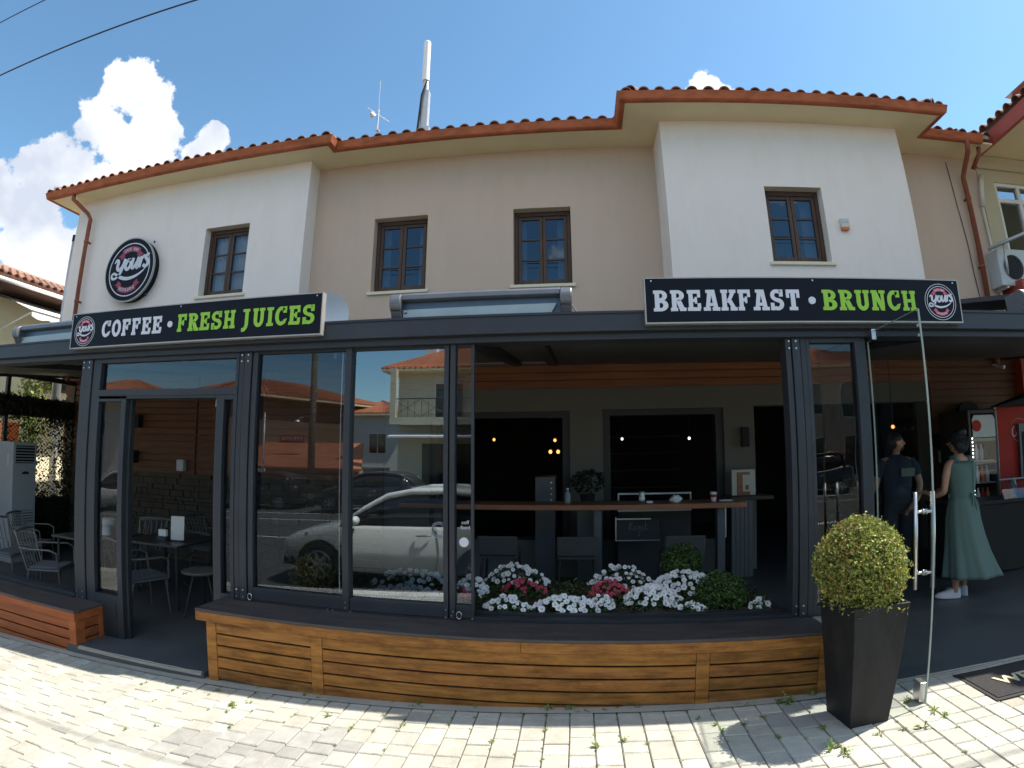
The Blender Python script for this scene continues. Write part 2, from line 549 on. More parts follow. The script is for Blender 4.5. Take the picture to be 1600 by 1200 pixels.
def text_mesh(txt, size, origin, parent, name, m, depth=.004, plane='y', width=None, font_off=0., rot=0.):
    cu = bpy.data.curves.new('t', 'FONT')
    cu.body = txt; cu.size = size; cu.align_x = 'CENTER'; cu.align_y = 'CENTER'; cu.offset = font_off
    cu.extrude = depth / 2
    to = bpy.data.objects.new('t', cu)
    C.objects.link(to)
    dg = bpy.context.evaluated_depsgraph_get()
    me = bpy.data.meshes.new_from_object(to.evaluated_get(dg))
    bpy.data.objects.remove(to)
    xs = [v.co.x for v in me.vertices]
    k = 1. if not width or not xs else width / (max(xs) - min(xs))
    off = Vector(origin) - (chain_loc(parent) if parent else Vector((0, 0, 0)))
    cr_, sr_ = math.cos(rot), math.sin(rot)
    for v in me.vertices:
        x, y, z = v.co.x * k, v.co.y, v.co.z
        x, y = x * cr_ - y * sr_, x * sr_ + y * cr_
        v.co = (Vector((x, -z, y)) if plane == 'y' else Vector((x, y, z))) + off
    me.materials.clear()
    me.materials.append(M[m])
    me.name = name
    o = bpy.data.objects.new(name, me)
    C.objects.link(o)
    if parent: o.parent = parent
    return o


def leaf_cloud(mb, pts, size, flat=.35, tint=(.55, 1.35), hue=.12, updir=None):
    """small folded leaves; pts = [(position, outward normal)]"""
    for p, nrm_ in pts:
        a = Vector((random.gauss(0, 1), random.gauss(0, 1), random.gauss(0, 1))).normalized()
        n_ = (nrm_ * (1 - flat) + a * flat * 1.6).normalized()
        t = n_.cross(Vector((random.gauss(0, 1), random.gauss(0, 1), random.gauss(0, 1)))).normalized()
        b = n_.cross(t)
        s_ = size * random.uniform(.6, 1.35)
        mb.tint = tin(tint[0], tint[1], hue)
        p = Vector(p)
        mb.quad(p - t * s_, p - b * s_ * .5 + n_ * s_ * .1, p + t * s_, p + b * s_ * .5 + n_ * s_ * .1)
    mb.tint = None


def rdir():
    while True:
        v = Vector((random.uniform(-1, 1), random.uniform(-1, 1), random.uniform(-1, 1)))
        if .05 < v.length < 1:
            return v.normalized()

# ------------------------------------------------------------------ ground, pavement, road
def strip_sheet(name, x0, x1, y0, y1, dz, m, nx=40, parent=None, kind='structure'):
    mb = MB()
    xs = [x0 + (x1 - x0) * i / nx for i in range(nx + 1)]
    xs = sorted(set(xs + [v for v in (0., -40., 40.) if x0 < v < x1]))
    for a, b in zip(xs[:-1], xs[1:]):
        mb.quad((a, y0, gz(a) + dz), (b, y0, gz(b) + dz), (b, y1, gz(b) + dz), (a, y1, gz(a) + dz))
    o = mb.build(name, m, parent)
    if kind: o['kind'] = kind
    return o


strip_sheet('ground', -400, 400, -400, 500, -.60, 'earth', 20)
strip_sheet('road', -60, 60, -13.0, 1.085, -.26, 'asphalt', 30)

# paving: real blocks with open joints on a sand bed
strip_sheet('pavement_bed', -14, 14, 1.3, 3.72, -.014, 'joint', 30)
mb = MB().use('paver')
PW = .145
xcol = -13.8
colour_patch = lambda x, y: math.sin(x * 1.3 + 2.1 * math.sin(y * 1.1)) * math.cos(y * 1.7 + x * .6)
while xcol < 13.8:
    y = 3.63 + random.uniform(-.1, .1)
    k = random.randint(0, 1)
    while y > 1.32:
        ln = .195 if k % 2 == 0 else .118
        if random.random() < .12:
            ln = .155
        k += 1
        g = .0026
        x0, x1 = xcol + g, xcol + PW - g
        y1, y0 = y - g, max(1.305, y - ln + g)
        y -= ln
        if y1 - y0 < .03:
            continue
        c = random.uniform(.88, 1.08)
        tc_ = (c, c * .995, c * .97)
        if colour_patch(xcol, y) > .72:
            q = random.uniform(.72, .86); tc_ = (q * .98, q, q * 1.04)
        elif random.random() < .04:
            tc_ = (c * 1.0, c * .95, c * .90)
        mb.tint = tc_
        dz = random.uniform(-.002, .003)
        tx, ty = random.uniform(-.010, .010), random.uniform(-.010, .010)
        bv = .005

        def P(px, py, zz):
            return (px, py, gz(px) + zz + dz + tx * (px - x0) + ty * (py - y0))
        j = [random.uniform(-.002, .002) for _ in range(4)]
        top = [P(x0 + bv + j[0], y0 + bv, .004), P(x1 - bv, y0 + bv + j[1], .004), P(x1 - bv + j[2], y1 - bv, .004), P(x0 + bv, y1 - bv + j[3], .004)]
        mid = [P(x0, y0, -.002), P(x1, y0, -.002), P(x1, y1, -.002), P(x0, y1, -.002)]
        bot = [P(x0, y0, -.022), P(x1, y0, -.022), P(x1, y1, -.022), P(x0, y1, -.022)]
        mb.quad(*top)
        for i in range(4):
            i2 = (i + 1) % 4
            mb.quad(mid[i], mid[i2], top[i2], top[i])
            mb.quad(bot[i], bot[i2], mid[i2], mid[i])
    xcol += PW
mb.tint = None
tag(mb.build('pavement', 'paver'), kind='structure')

mb = MB()
x = -30.
while x < 30:
    z = gz(x)
    c = random.uniform(.85, 1.05); mb.tint = (c, c, c)
    mb.hexa([(x + .004, 1.09, z - .3), (x + .996, 1.09, gz(x + 1) - .3), (x + .996, 1.3, gz(x + 1) - .3), (x + .004, 1.3, z - .3)],
            [(x + .004, 1.10, z), (x + .996, 1.10, gz(x + 1)), (x + .996, 1.3, gz(x + 1) + .003), (x + .004, 1.3, z + .003)])
    x += 1
mb.tint = None
tag(mb.build('kerb', 'kerb'), kind='structure')
strip_sheet('far_footway', -60, -14, 1.3, 3.72, -.02, 'conc', 12)
strip_sheet('far_footway', 14, 60, 1.3, 3.72, -.02, 'conc', 12)
# road paint
for (ya, yb) in ((-8.22, -8.10), (-10.1, -9.98)):
    strip_sheet('road_marking', -60, 60, ya, yb, -.256, 'paint', 30)
for i in range(-12, 12):
    strip_sheet('road_marking', i * 4.0, i * 4.0 + 2.2, -4.6, -4.48, -.256, 'paint', 2)
strip_sheet('far_pavement', -60, 60, -15.5, -13.15, -.12, 'conc', 30)
mb = MB()
for i in range(-60, 60):
    mb.hexa([(i + .003, -13.15, gz(i) - .4), (i + .997, -13.15, gz(i + 1) - .4), (i + .997, -13.0, gz(i + 1) - .4), (i + .003, -13.0, gz(i) - .4)],
            [(i + .003, -13.15, gz(i) - .118), (i + .997, -13.15, gz(i + 1) - .118), (i + .997, -13.0, gz(i + 1) - .118), (i + .003, -13.0, gz(i) - .118)])
tag(mb.build('far_kerb', 'kerb'), kind='structure')
strip_sheet('mortar_strip', -9.2, 1.75, 3.262, 3.62, .012, 'conc', 24)
# terrace floor inside and its thresholds
mb = MB()
FZ = 0
xs = [-9.2 + i * .5 for i in range(42)]
for a, b in zip(xs[:-1], xs[1:]):
    ya = 3.33 if (-4.1 < (a + b) / 2 < -2.7 or a > 1.7) else 3.6
    mb.hexa([(a, ya, gz(a) - .25), (b, ya, gz(b) - .25), (b, 12.5, gz(b) - .25), (a, 12.5, gz(a) - .25)],
            [(a, ya, fz(a)), (b, ya, fz(b)), (b, 12.5, fz(b)), (a, 12.5, fz(a))])
tag(mb.build('terrace_floor', 'floor'), kind='structure')
mb = MB()
for (xa, xb) in ((-4.05, -2.72), (1.72, 9.0)):
    x = xa
    wv = .012
    while x < xb:
        xe = min(xb, x + .06)
        if True:
            wv = min(.024, max(.004, wv + random.uniform(-.006, .006)))
            mb.hexa([(x, 3.324, fz(x) - .022), (xe, 3.324, fz(xe) - .022), (xe, 3.33 + wv, fz(xe) + .001), (x, 3.33 + wv, fz(x) + .001)],
                    [(x, 3.321, fz(x) - .004), (xe, 3.321, fz(xe) - .004), (xe, 3.33 + wv * .8, fz(xe) + .004), (x, 3.33 + wv * .8, fz(x) + .004)])
        x = xe
tag(mb.build('worn_threshold', 'conc'), kind='structure')


# ------------------------------------------------------------------ cafe building
def wall_xz(mb, x0, x1, z0, z1, y, t, holes=(), ends=True, reveal=None):
    """wall facing -y with openings and reveals, t thick"""
    xs = sorted(set([x0, x1] + [h[0] for h in holes] + [h[1] for h in holes]))
    zs = sorted(set([z0, z1] + [h[2] for h in holes] + [h[3] for h in holes]))

    def inh(xm, zm):
        return any(h[0] < xm < h[1] and h[2] < zm < h[3] for h in holes)
    for a, b in zip(xs[:-1], xs[1:]):
        for c, d in zip(zs[:-1], zs[1:]):
            if not inh((a + b) / 2, (c + d) / 2):
                mb.quad((a, y, c), (b, y, c), (b, y, d), (a, y, d))
                mb.quad((b, y + t, c), (a, y + t, c), (a, y + t, d), (b, y + t, d))
    for (a, b, c, d) in holes:
        mb.quad((a, y, c), (a, y, d), (a, y + t, d), (a, y + t, c))
        mb.quad((b, y, d), (b, y, c), (b, y + t, c), (b, y + t, d))
        mb.quad((a, y, c), (a, y + t, c), (b, y + t, c), (b, y, c))
        k_ = mb.m
        if reveal: mb.use(reveal)
        mb.quad((a, y, d), (b, y, d), (b, y + t, d), (a, y + t, d))
        mb.m = k_
    if ends:
        mb.quad((x0, y, z0), (x0, y, z1), (x0, y + t, z1), (x0, y + t, z0))
        mb.quad((x1, y, z1), (x1, y, z0), (x1, y + t, z0), (x1, y + t, z1))
        mb.quad((x0, y, z1), (x1, y, z1), (x1, y + t, z1), (x0, y + t, z1))
        mb.quad((x0, y, z0), (x0, y + t, z0), (x1, y + t, z0), (x1, y, z0))


YL, YM, YR = 6.70, 7.00, 6.37
XA, XB, XC, XD, XE = -8.87, -3.89, 1.268, 4.75, 6.60
ZW, ZS = 2.62, 6.055
cafe = empty('cafe_building', (-1.1, 7, 0), 'long two storey café with white end bays, beige middle and four small brown windows', 'building')
W1 = (-5.71, -4.87, 3.98, 5.12)
W2 = (-2.89, -2.06, 3.94, 5.10)
W3 = (-.80, .015, 3.94, 5.10)
W4 = (2.59, 3.395, 3.985, 5.05)
mb = MB().use('white_wall')
wall_xz(mb, XA, XB, 2.85, ZS, YL, .3, [W1], reveal='sill')
mb.use('white_wall')
mb.box(XA, XA + .3, YL + .3, 14.5, 2.85, ZS)
mb.box(XA, XA + .02, 7.3, 14.5, -.6, 2.85)
mb.box(XB - .3, XB, YL + .3, YM + .05, 2.85, ZS)
mb.build('left_bay_wall', None, cafe)
mb = MB().use('greige')
wall_xz(mb, XB + .001, XC - .001, 2.85, ZS, YM, .3, [W2, W3], ends=False, reveal='sill')
mb.build('recessed_wall', None, cafe)
mb = MB().use('greige')
wall_xz(mb, XD + .001, XE, 2.85, ZS, YM, .3, [])
mb.build('recessed_wall', None, cafe)
mb = MB().use('white_wall')
wall_xz(mb, XC, XD, 2.95, ZS, YR, .3, [W4], reveal='sill')
mb.use('white_wall')
mb.box(XC, XC + .28, YR + .3, YM + .05, 2.95, ZS)
mb.box(XD - .28, XD, YR + .3, YM + .05, 2.95, ZS)
mb.build('right_bay_wall', None, cafe)
# soffit
mb = MB().use('soffit')
sof = [(-9.32, 6.32), (-3.43, 6.32), (-3.43, 6.52), (.75, 6.52), (.75, 5.92), (5.25, 5.92), (5.25, 6.52), (6.62, 6.52), (6.62, 7.4), (-8.4, 7.4), (-8.4, 15), (-9.32, 15)]
mb.prism_z(sof, ZS, ZS + .03)
mb.build('soffit', None, cafe)


def sweep(mb, path, prof):
    """mitred moulding along an xy path; prof = (offset to the right of travel, z)"""
    n = len(path)
    rs = []
    for i in range(n):
        p = Vector(path[i]).to_2d()
        d0 = (p - Vector(path[i - 1]).to_2d()).normalized() if i else None
        d1 = (Vector(path[i + 1]).to_2d() - p).normalized() if i < n - 1 else None
        if d0 is None: d0 = d1
        if d1 is None: d1 = d0
        n0 = Vector((d0.y, -d0.x)); n1 = Vector((d1.y, -d1.x))
        mi = (n0 + n1).normalized()
        mi = mi / max(.3, mi.dot(n0))
        rs.append([(p.x + mi.x * o, p.y + mi.y * o, z) for o, z in prof])
    mb.rings(rs)


mb = MB()
gpath = [(-9.32, 15), (-9.32, 6.32), (-3.43, 6.32), (-3.43, 6.52), (.75, 6.52), (.75, 5.92), (5.25, 5.92), (5.25, 6.52), (6.40, 6.52)]
# path runs with the outside on its right hand side for the street front
gp = [(-.02, ZS - .012), (.035, ZS - .012), (.055, ZS + .005), (.075, ZS + .085), (.085, ZS + .115), (.06, ZS + .115), (.03, ZS + .08), (-.02, ZS + .08)]
sweep(mb, gpath, gp)
mb.build('gutter', 'gutter', cafe)


def barrel(mb, x, y0, z0, ln, slope=.34, r=.082, n=7, dx=0., dirv=None, step=.36):
    """a row of overlapping half-round tiles running up the slope"""
    dirv = Vector(dirv or (0, 1, slope)).normalized()
    side = dirv.cross(Vector((0, 0, 1))).normalized()
    upv = side.cross(dirv).normalized()
    p = Vector((x, y0, z0)); done = 0
    jit = random.uniform(-.006, .006)
    while done < ln:
        l = min(step + .03, ln - done + .03)
        a = p + dirv * done + upv * .012 + side * (jit + random.uniform(-.004, .004))
        b_ = a + dirv * l - upv * .012
        c = random.uniform(.7, 1.25); mb.tint = (c, c * random.uniform(.9, 1.08), c * random.uniform(.85, 1.15))
        ra, rb = r, r * .86
        R1 = [a + side * math.cos(t) * ra + upv * math.sin(t) * ra for t in [math.pi * i / n for i in range(n + 1)]]
        R2 = [b_ + side * math.cos(t) * rb + upv * math.sin(t) * rb for t in [math.pi * i / n for i in range(n + 1)]]
        R1i = [a + side * math.cos(t) * (ra - .014) + upv * math.sin(t) * (ra - .014) for t in [math.pi * i / n for i in range(n + 1)]]
        for i in range(n):
            mb.quad(R1[i], R1[i + 1], R2[i + 1], R2[i])
            mb.quad(R1[i + 1], R1[i], R1i[i], R1i[i + 1])
        done += step
    mb.tint = None


ZT = ZS + .088
SL = .34
M['tile'] = mat('roof_tile_tinted', (.36, .19, .125), .85, var=.3, scale=7, bump=.4, col2=(.17, .11, .085), attr='tint')
mb = MB().use('tile')


def roof_field(x0, x1, y0, ln, hipl=False, hipr=False, sp=.205):
    n = int((x1 - x0) / sp)
    for i in range(n + 1):
        x = x0 + (x1 - x0) * i / n
        l = ln
        if hipl: l = min(l, x - x0 + .15)
        if hipr: l = min(l, x1 - x + .15)
        if l > .12:
            barrel(mb, x, y0 + random.uniform(-.012, .012), ZT, l, SL)
            mb.use('mortar').prism([(x + .066 * math.cos(math.pi * t / 6), ZT - .005 + .062 * math.sin(math.pi * t / 6)) for t in range(7)], y0 + .025, y0 + .05)
            mb.use('tile')


roof_field(-9.30, -3.46, 6.27, 4.2, hipl=True)
roof_field(-3.36, .72, 6.47, 4.0)
roof_field(.80, 5.22, 5.87, 2.2, hipl=True, hipr=True)
roof_field(5.35, 6.5, 6.47, 1.6)
for (hx, hy, sx) in ((.84, 5.93, 1), (5.16, 5.93, -1), (-9.24, 6.32, 1)):
    barrel(mb, hx, hy, ZT + .035, 2.6, r=.115, dirv=(sx, 1, SL), step=.4)
barrel(mb, 6.15, 6.75, ZT + .14, .8, r=.12, dirv=(-.4, 1, .5))
barrel(mb, 5.75, 6.65, ZT + .10, .8, r=.10, dirv=(-.3, 1, .5))
# boarding below the tiles, closing the roof
def slopeq(x0, x1, y0, y1):
    mb.quad((x0, y0, ZT - .03), (x1, y0, ZT - .03), (x1, y1, ZT - .03 + (y1 - y0) * SL), (x0, y1, ZT - .03 + (y1 - y0) * SL))
mb.quad((-9.3, 6.3, ZT - .03), (-3.43, 6.3, ZT - .03), (-3.43, 10.5, ZT + 1.4), (-5.1, 10.5, ZT + 1.4))
mb.quad((-9.3, 15, ZT - .03), (-9.3, 6.3, ZT - .03), (-5.1, 10.5, ZT + 1.4), (-5.1, 15, ZT + 1.4))
slopeq(-3.43, 6.6, 6.5, 10.5)
mb.quad((.78, 5.9, ZT - .03), (5.24, 5.9, ZT - .03), (3.0, 8.1, ZT + .72), (3.0, 8.1, ZT + .72))
mb.quad((.78, 8.1, ZT - .03), (.78, 5.9, ZT - .03), (3.0, 8.1, ZT + .72))
mb.quad((5.24, 5.9, ZT - .03), (5.24, 8.1, ZT - .03), (3.0, 8.1, ZT + .72))
mb.quad((-5.1, 10.5, ZT + 1.4), (6.6, 10.5, ZT + 1.33), (6.6, 15, ZT - .1), (-5.1, 15, ZT - .1))
rf = mb.build('roof', None, cafe)


def upper_window(wd, y, blind=False, bright=False):
    x0, x1, z0, z1 = wd
    yf = y + .13
    mb = MB().use('win_wood')
    f = .055
    mb.box(x0 + .002, x0 + f, yf, yf + .09, z0 + .002, z1 - .002)
    mb.box(x1 - f, x1 - .002, yf, yf + .09, z0 + .002, z1 - .002)
    mb.box(x0 + f, x1 - f, yf, yf + .09, z1 - f - .015, z1 - .002)
    mb.box(x0 + f, x1 - f, yf, yf + .09, z0 + .002, z0 + f)
    win = mb.build('window', None, cafe, bevel=.006)
    xm = (x0 + x1) / 2
    zi0, zi1 = z0 + f, z1 - f - .015
    for a, b in ((x0 + f, xm), (xm, x1 - f)):
        mb = MB().use('win_wood')
        s_ = .052
        mb.box(a + .003, a + s_, yf + .012, yf + .06, zi0 + .003, zi1 - .003)
        mb.box(b - s_, b - .003, yf + .012, yf + .06, zi0 + .003, zi1 - .003)
        mb.box(a + s_, b - s_, yf + .014, yf + .058, zi1 - s_, zi1 - .003)
        mb.box(a + s_, b - s_, yf + .014, yf + .058, zi0 + .003, zi0 + s_ + .01)
        h = (zi1 - zi0 - 2 * s_) / 3
        for k in (1, 2):
            zz = zi0 + s_ + h * k
            mb.box(a + s_, b - s_, yf + .02, yf + .05, zz - .013, zz + .013)
        mb.build('casement', None, win, bevel=.004)
        g = MB().quad((a + s_, yf + .036, zi0 + s_), (b - s_, yf + .036, zi0 + s_), (b - s_, yf + .036, zi1 - s_), (a + s_, yf + .036, zi1 - s_))
        g.build('pane', 'glassw' if not blind else 'glass1', win)
    if blind:
        mb = MB().use('blind')
        n = 40
        for i in range(n):
            xa = x0 + f + (x1 - x0 - 2 * f) * i / n; xb = x0 + f + (x1 - x0 - 2 * f) * (i + 1) / n
            ya = yf + .12 + .015 * math.sin(i * 1.1); yb = yf + .12 + .015 * math.sin((i + 1) * 1.1)
            mb.quad((xa, ya, z0 + .05), (xb, yb, z0 + .05), (xb, yb, z1 - .05), (xa, ya, z1 - .05))
        mb.build('curtain', None, win)
    else:
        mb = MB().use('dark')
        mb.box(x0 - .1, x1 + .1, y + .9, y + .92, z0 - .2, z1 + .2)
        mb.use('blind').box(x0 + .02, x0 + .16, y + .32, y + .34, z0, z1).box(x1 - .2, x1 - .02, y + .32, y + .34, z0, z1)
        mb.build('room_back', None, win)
    s = MB().use('sill').box(x0 - .045, x1 + .045, y - .035, y + .13, z0 - .045, z0 + .001)
    s.build('sill', None, win, bevel=.006)


upper_window(W1, YL, blind=True)
upper_window(W2, YM)
upper_window(W3, YM)
upper_window(W4, YR)


def pipe(name, pts, r, brackets, parent=None):
    mb = MB().use('downpipe')
    mb.tube(pts, r, 12)
    for z in brackets:
        a, b = None, None
        for p, q in zip(pts[:-1], pts[1:]):
            if min(p[2], q[2]) <= z <= max(p[2], q[2]) and abs(p[2] - q[2]) > .5:
                t = (z - p[2]) / (q[2] - p[2]); c = Vector(p).lerp(Vector(q), t)
                mb.cyl(c - Vector((0, 0, .02)), c + Vector((0, 0, .02)), r + .008, n=12)
                mb.box(c.x - .012, c.x + .012, c.y, c.y + .1, c.z - .015, c.z + .015)
    return mb.build(name, None, parent, smooth=True)


pipe('downpipe', [(-8.66, 6.33, ZS + .02), (-8.66, 6.34, ZS - .10), (-8.60, 6.38, ZS - .15), (-8.44, 6.56, ZS - .33), (-8.40, 6.60, ZS - .42), (-8.40, 6.61, 2.7)], .037, [5.2, 4.1, 3.2], cafe)
pipe('downpipe', [(6.10, 6.50, ZS + .02), (6.10, 6.50, ZS - .08), (6.13, 6.56, ZS - .15), (6.20, 6.80, ZS - .30), (6.22, 6.90, ZS - .40), (6.26, 6.93, 2.7)], .04, [5.3, 4.2, 3.2], cafe)
pipe('gutter_outlet', [(6.40, 6.6, ZS - .02), (6.40, 6.62, ZS - .12), (6.36, 6.8, ZS - .3)], .035, [], cafe)
mb = MB().use('cable')
pts = [(6.02, 6.985, 5.95), (6.05, 6.985, 5.2), (6.10, 6.985, 4.6), (6.12, 6.985, 4.1), (6.20, 6.985, 3.3), (6.20, 6.985, 2.8)]
mb.tube(pts, .006, 5)
mb.build('wall_cable', None, cafe)

# ground floor wall behind the terrace: cladding, fascia board, plaster, openings
GY = 7.0
O1, O2, O3 = (-1.95, -.06, .5, 2.195), (.37, 1.975, .5, 2.21), (2.39, 5.02, 0, 2.225)
mb = MB().use('grey_wall')
wall_xz(mb, -2.6, 5.05, 0, 2.50, GY, .28, [O1, O2, (2.39, 5.0, 0, 2.225)])
mb.box(-8.85, 6.60, GY + .006, GY + .26, 2.5, 3.3)
mb.build('ground_floor_wall', None, cafe)
# mouldings round the openings
mb = MB().use('dark2')
for (a, b, c, d) in (O1, O2):
    mb.box(a - .005, a + .10, GY + .05, GY + .20, c, d - .003)
    mb.box(b - .10, b + .005, GY + .05, GY + .20, c, d - .003)
    mb.box(a + .10, b - .10, GY + .05, GY + .20, d - .08, d - .003)
mb.build('opening_frame', None, cafe)
mb = MB().use('clad_r')
for k in range(3):
    z = 2.50 + k * .103
    mb.box(-2.6, 5.05, GY - .03, GY + .0, z + .004, z + .100)
mb.build('wood_fascia', None, cafe, bevel=.004)
mb = MB().use('clad')
z = 2.81
while z > 0.0:
    mb.box(5.05, 6.62, GY - .03, GY, z - .105, z - .020)
    z -= .105
mb.box(5.05, 6.62, GY, GY + .1, 0, 2.9)
mb.build('wood_cladding', None, cafe)
mb = MB().use('clad')
z = 2.81
while z > 1.25:
    for xa in (-8.86, -5.7):
        mb.box(xa + .003, xa + 3.1, GY - .03, GY, z - .105, z - .020)
    z -= .105
mb.box(-8.86, -2.6, GY, GY + .1, 0, 2.9)
mb.build('wood_cladding', None, cafe)
mb = MB().use('stone')
z = -.3
rowi = 0
while z < 1.22:
    x = -8.85 + (rowi % 2) * .11
    h = random.uniform(.05, .11)
    while x < -2.62:
        l = random.uniform(.08, .24)
        c = random.uniform(.6, 1.4); mb.tint = (c, c * .97, c * .9)
        mb.box(x, min(x + l - .007, -2.6), GY - .03 - random.uniform(0, .03), GY, z, min(z + h - .007, 1.24))
        x += l
    z += h; rowi += 1
mb.tint = None
mb.build('stone_base', None, cafe)
# dark rooms behind the openings
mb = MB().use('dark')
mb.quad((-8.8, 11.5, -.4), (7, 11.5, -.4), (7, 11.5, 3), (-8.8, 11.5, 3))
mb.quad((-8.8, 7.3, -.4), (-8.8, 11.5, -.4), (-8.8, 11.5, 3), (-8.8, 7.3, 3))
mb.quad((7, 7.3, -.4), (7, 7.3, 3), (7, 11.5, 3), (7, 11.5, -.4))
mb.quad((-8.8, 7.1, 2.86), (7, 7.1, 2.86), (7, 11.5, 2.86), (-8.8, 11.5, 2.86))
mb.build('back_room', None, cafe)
# things on the far wall of the dark room
mb = MB().use('dark2')
for k in range(4):
    mb.box(.2, 2.2, 11.1, 11.4, .9 + k * .35, .93 + k * .35)
mb.build('back_shelves', None, cafe)

# ------------------------------------------------------------------ pergola / terrace enclosure
per = empty('terrace_enclosure', (-1.1, 3.7, 0), 'anthracite aluminium terrace front with glass panes, posts and a deep gutter beam', 'pergola')
BX0, BX1 = -9.4, 9.5
mb = MB().use('frame')
mb.prism_x([(3.58, 2.475), (3.80, 2.475), (3.80, 2.61), (3.62, 2.61), (3.60, 2.617), (3.585, 2.612)], BX0, BX1)
mb.box(BX0, BX1, 3.625, 3.79, 2.425, 2.474)
mb.build('gutter_beam', None, per, bevel=.004)
mb = MB().use('frame')
mb.prism_x([(3.575, 2.600), (3.582, 2.600), (3.582, 2.6165), (3.575, 2.6165)], BX0, BX1)
mb.use('groove').box(BX0, BX1, 3.605, 3.63, 2.466, 2.4735)
mb.build('beam_trim', None, per)


def post(x0, x1, zb, label=None):
    mb = MB().use('frame')
    w_ = x1 - x0
    mb.box(x0, x0 + w_ * .27, 3.665, 3.78, zb, 2.424)
    mb.box(x0 + w_ * .31, x0 + w_ * .69, 3.655, 3.78, zb, 2.424)
    mb.box(x0 + w_ * .73, x1, 3.665, 3.78, zb, 2.424)
    p = mb.build('post', None, per, bevel=.004)
    g = MB().use('groove').box(x0 + w_ * .27, x0 + w_ * .31, 3.70, 3.76, zb, 2.424).box(x0 + w_ * .69, x0 + w_ * .73, 3.70, 3.76, zb, 2.424)
    g.build('seal', None, p)
    s_ = MB().use('screw')
    for xx in (x0 + w_ * .16, x0 + w_ * .5):
        for zz in (2.40, 2.35, zb + .03, zb + .085):
            s_.cyl((xx, 3.653, zz), (xx, 3.664, zz), .007, n=8)
    s_.build('screws', None, p)
    return p


post(-4.46, -4.24, .22)
post(-2.63, -2.455, .466)
post(1.515, 1.67, .466)
# slim mullions of the folding panes
mb = MB().use('frame')
mb.box(-1.685, -1.635, 3.655, 3.72, .475, 2.424)
mb.build('mullion', None, per, bevel=.003)
mb = MB().use('frame')
mb.box(-.92, -.885, 3.66, 3.72, .475, 2.424)
mb.box(-.872, -.835, 3.65, 3.72, .475, 2.424)
mb.use('groove').box(-.885, -.872, 3.68, 3.70, .475, 2.424)
mb.build('mullion', None, per, bevel=.003)
mb = MB().use('frame')
mb.box(-.722, -.700, 3.665, 3.70, .475, 2.424)
mb.build('pane_edge_profile', None, per, bevel=.003)
# bottom rails
mb = MB().use('frame')
mb.box(-2.455, -1.685, 3.665, 3.735, .480, .578)
mb.box(-1.635, -.92, 3.665, 3.735, .480, .574)
mb.box(-.835, -.722, 3.667, 3.735, .480, .575)
mb.build('bottom_rail', None, per, bevel=.003)
mb = MB().use('frame_d')
mb.box(-2.455, 1.515, 3.66, 3.80, .4665, .479)
mb.box(-2.455, 1.515, 3.76, 3.80, .479, .505)
mb.use('frame').box(-.722, 1.515, 3.672, 3.735, .479, .492)
mb.build('track', None, per)
# top rails
mb = MB().use('frame_d')
mb.box(-2.455, -.722, 3.675, 3.73, 2.405, 2.4235)
mb.build('top_rail', None, per)


def pane(x0, x1, z0, z1, y, m, parent=per, name='glass_pane'):
    mb = MB().quad((x0, y, z0), (x1, y, z0), (x1, y, z1), (x0, y, z1))
    return mb.build(name, m, parent)


pane(-2.455, -1.685, .578, 2.405, 3.70, 'glass1')
pane(-1.635, -.92, .574, 2.405, 3.70, 'glass2')
pane(-.835, -.722, .575, 2.405, 3.69, 'glass1')
# overlapping edge of the slid pane
mb = MB().use('alu').box(-1.745, -1.737, 3.73, 3.736, .578, 2.405)
mb.build('pane_edge', None, per)
# fittings
mb = MB().use('screw')
for (x, z) in ((-2.49, .50), (-1.66, .50), (-1.66, .54), (-.90, .485), (-.86, .50), (-.90, .54), (-.85, .53), (-.71, .485), (-1.80, .476), (-1.76, .476), (-1.62, .476)):
    mb.cyl((x, 3.645, z), (x, 3.656, z), .006, n=8)
mb.build('screws', None, per)
mb = MB().use('screw')
for cx_ in (-2.475, -.805):
    mb.tube([(cx_ + .018 * math.cos(a), 3.648, .505 + .026 * math.sin(a)) for a in [math.pi * 2 * i / 14 for i in range(14)]], .004, 6, closed=True)
mb.build('pull_ring', None, per, smooth=True)
# round sticker and small lettering on the narrow pane
mb = MB().use('sign_white').disc_y(-.775, 1.02, .034, 3.684, 3.687, 28)
stk = mb.build('sticker', None, per)
for k, (tx_, zz) in enumerate((('coff', 1.16), ('food', 1.125))):
    text_mesh(tx_, .036, (-.765, 3.682, zz), per, 'pane_lettering', 'sign_white', .001)
mb = MB().use('alu')  # rings on the glass imitating the mirrored car's window sticker
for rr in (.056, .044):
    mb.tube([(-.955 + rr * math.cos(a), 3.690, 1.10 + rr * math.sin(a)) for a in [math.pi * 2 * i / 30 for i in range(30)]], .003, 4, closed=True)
mb.build('sticker_reflection', None, per)

# left doorway: transom, side light, stiles
mb = MB().use('frame')
mb.box(-4.24, -2.63, 3.66, 3.76, 2.385, 2.424)
mb.box(-4.24, -4.19, 3.66, 3.76, 2.14, 2.385)
mb.box(-2.66, -2.63, 3.66, 3.76, 2.14, 2.385)
mb.box(-4.24, -2.63, 3.655, 3.77, 2.085, 2.14)
mb.build('transom_frame', None, per, bevel=.004)
pane(-4.19, -2.66, 2.14, 2.385, 3.70, 'glass1')
mb = MB().use('frame')
mb.box(-4.24, -4.185, 3.66, 3.76, -.10, 2.085)
mb.box(-3.895, -3.835, 3.66, 3.76, -.10, 2.085)
mb.box(-4.185, -3.895, 3.66, 3.76, 2.035, 2.085)
mb.box(-4.185, -3.895, 3.66, 3.76, -.10, .32)
mb.use('frame_d').box(-4.165, -3.915, 3.652, 3.66, -.03, .27)
mb.box(-3.835, -3.800, 3.70, 3.75, -.10, 2.085)
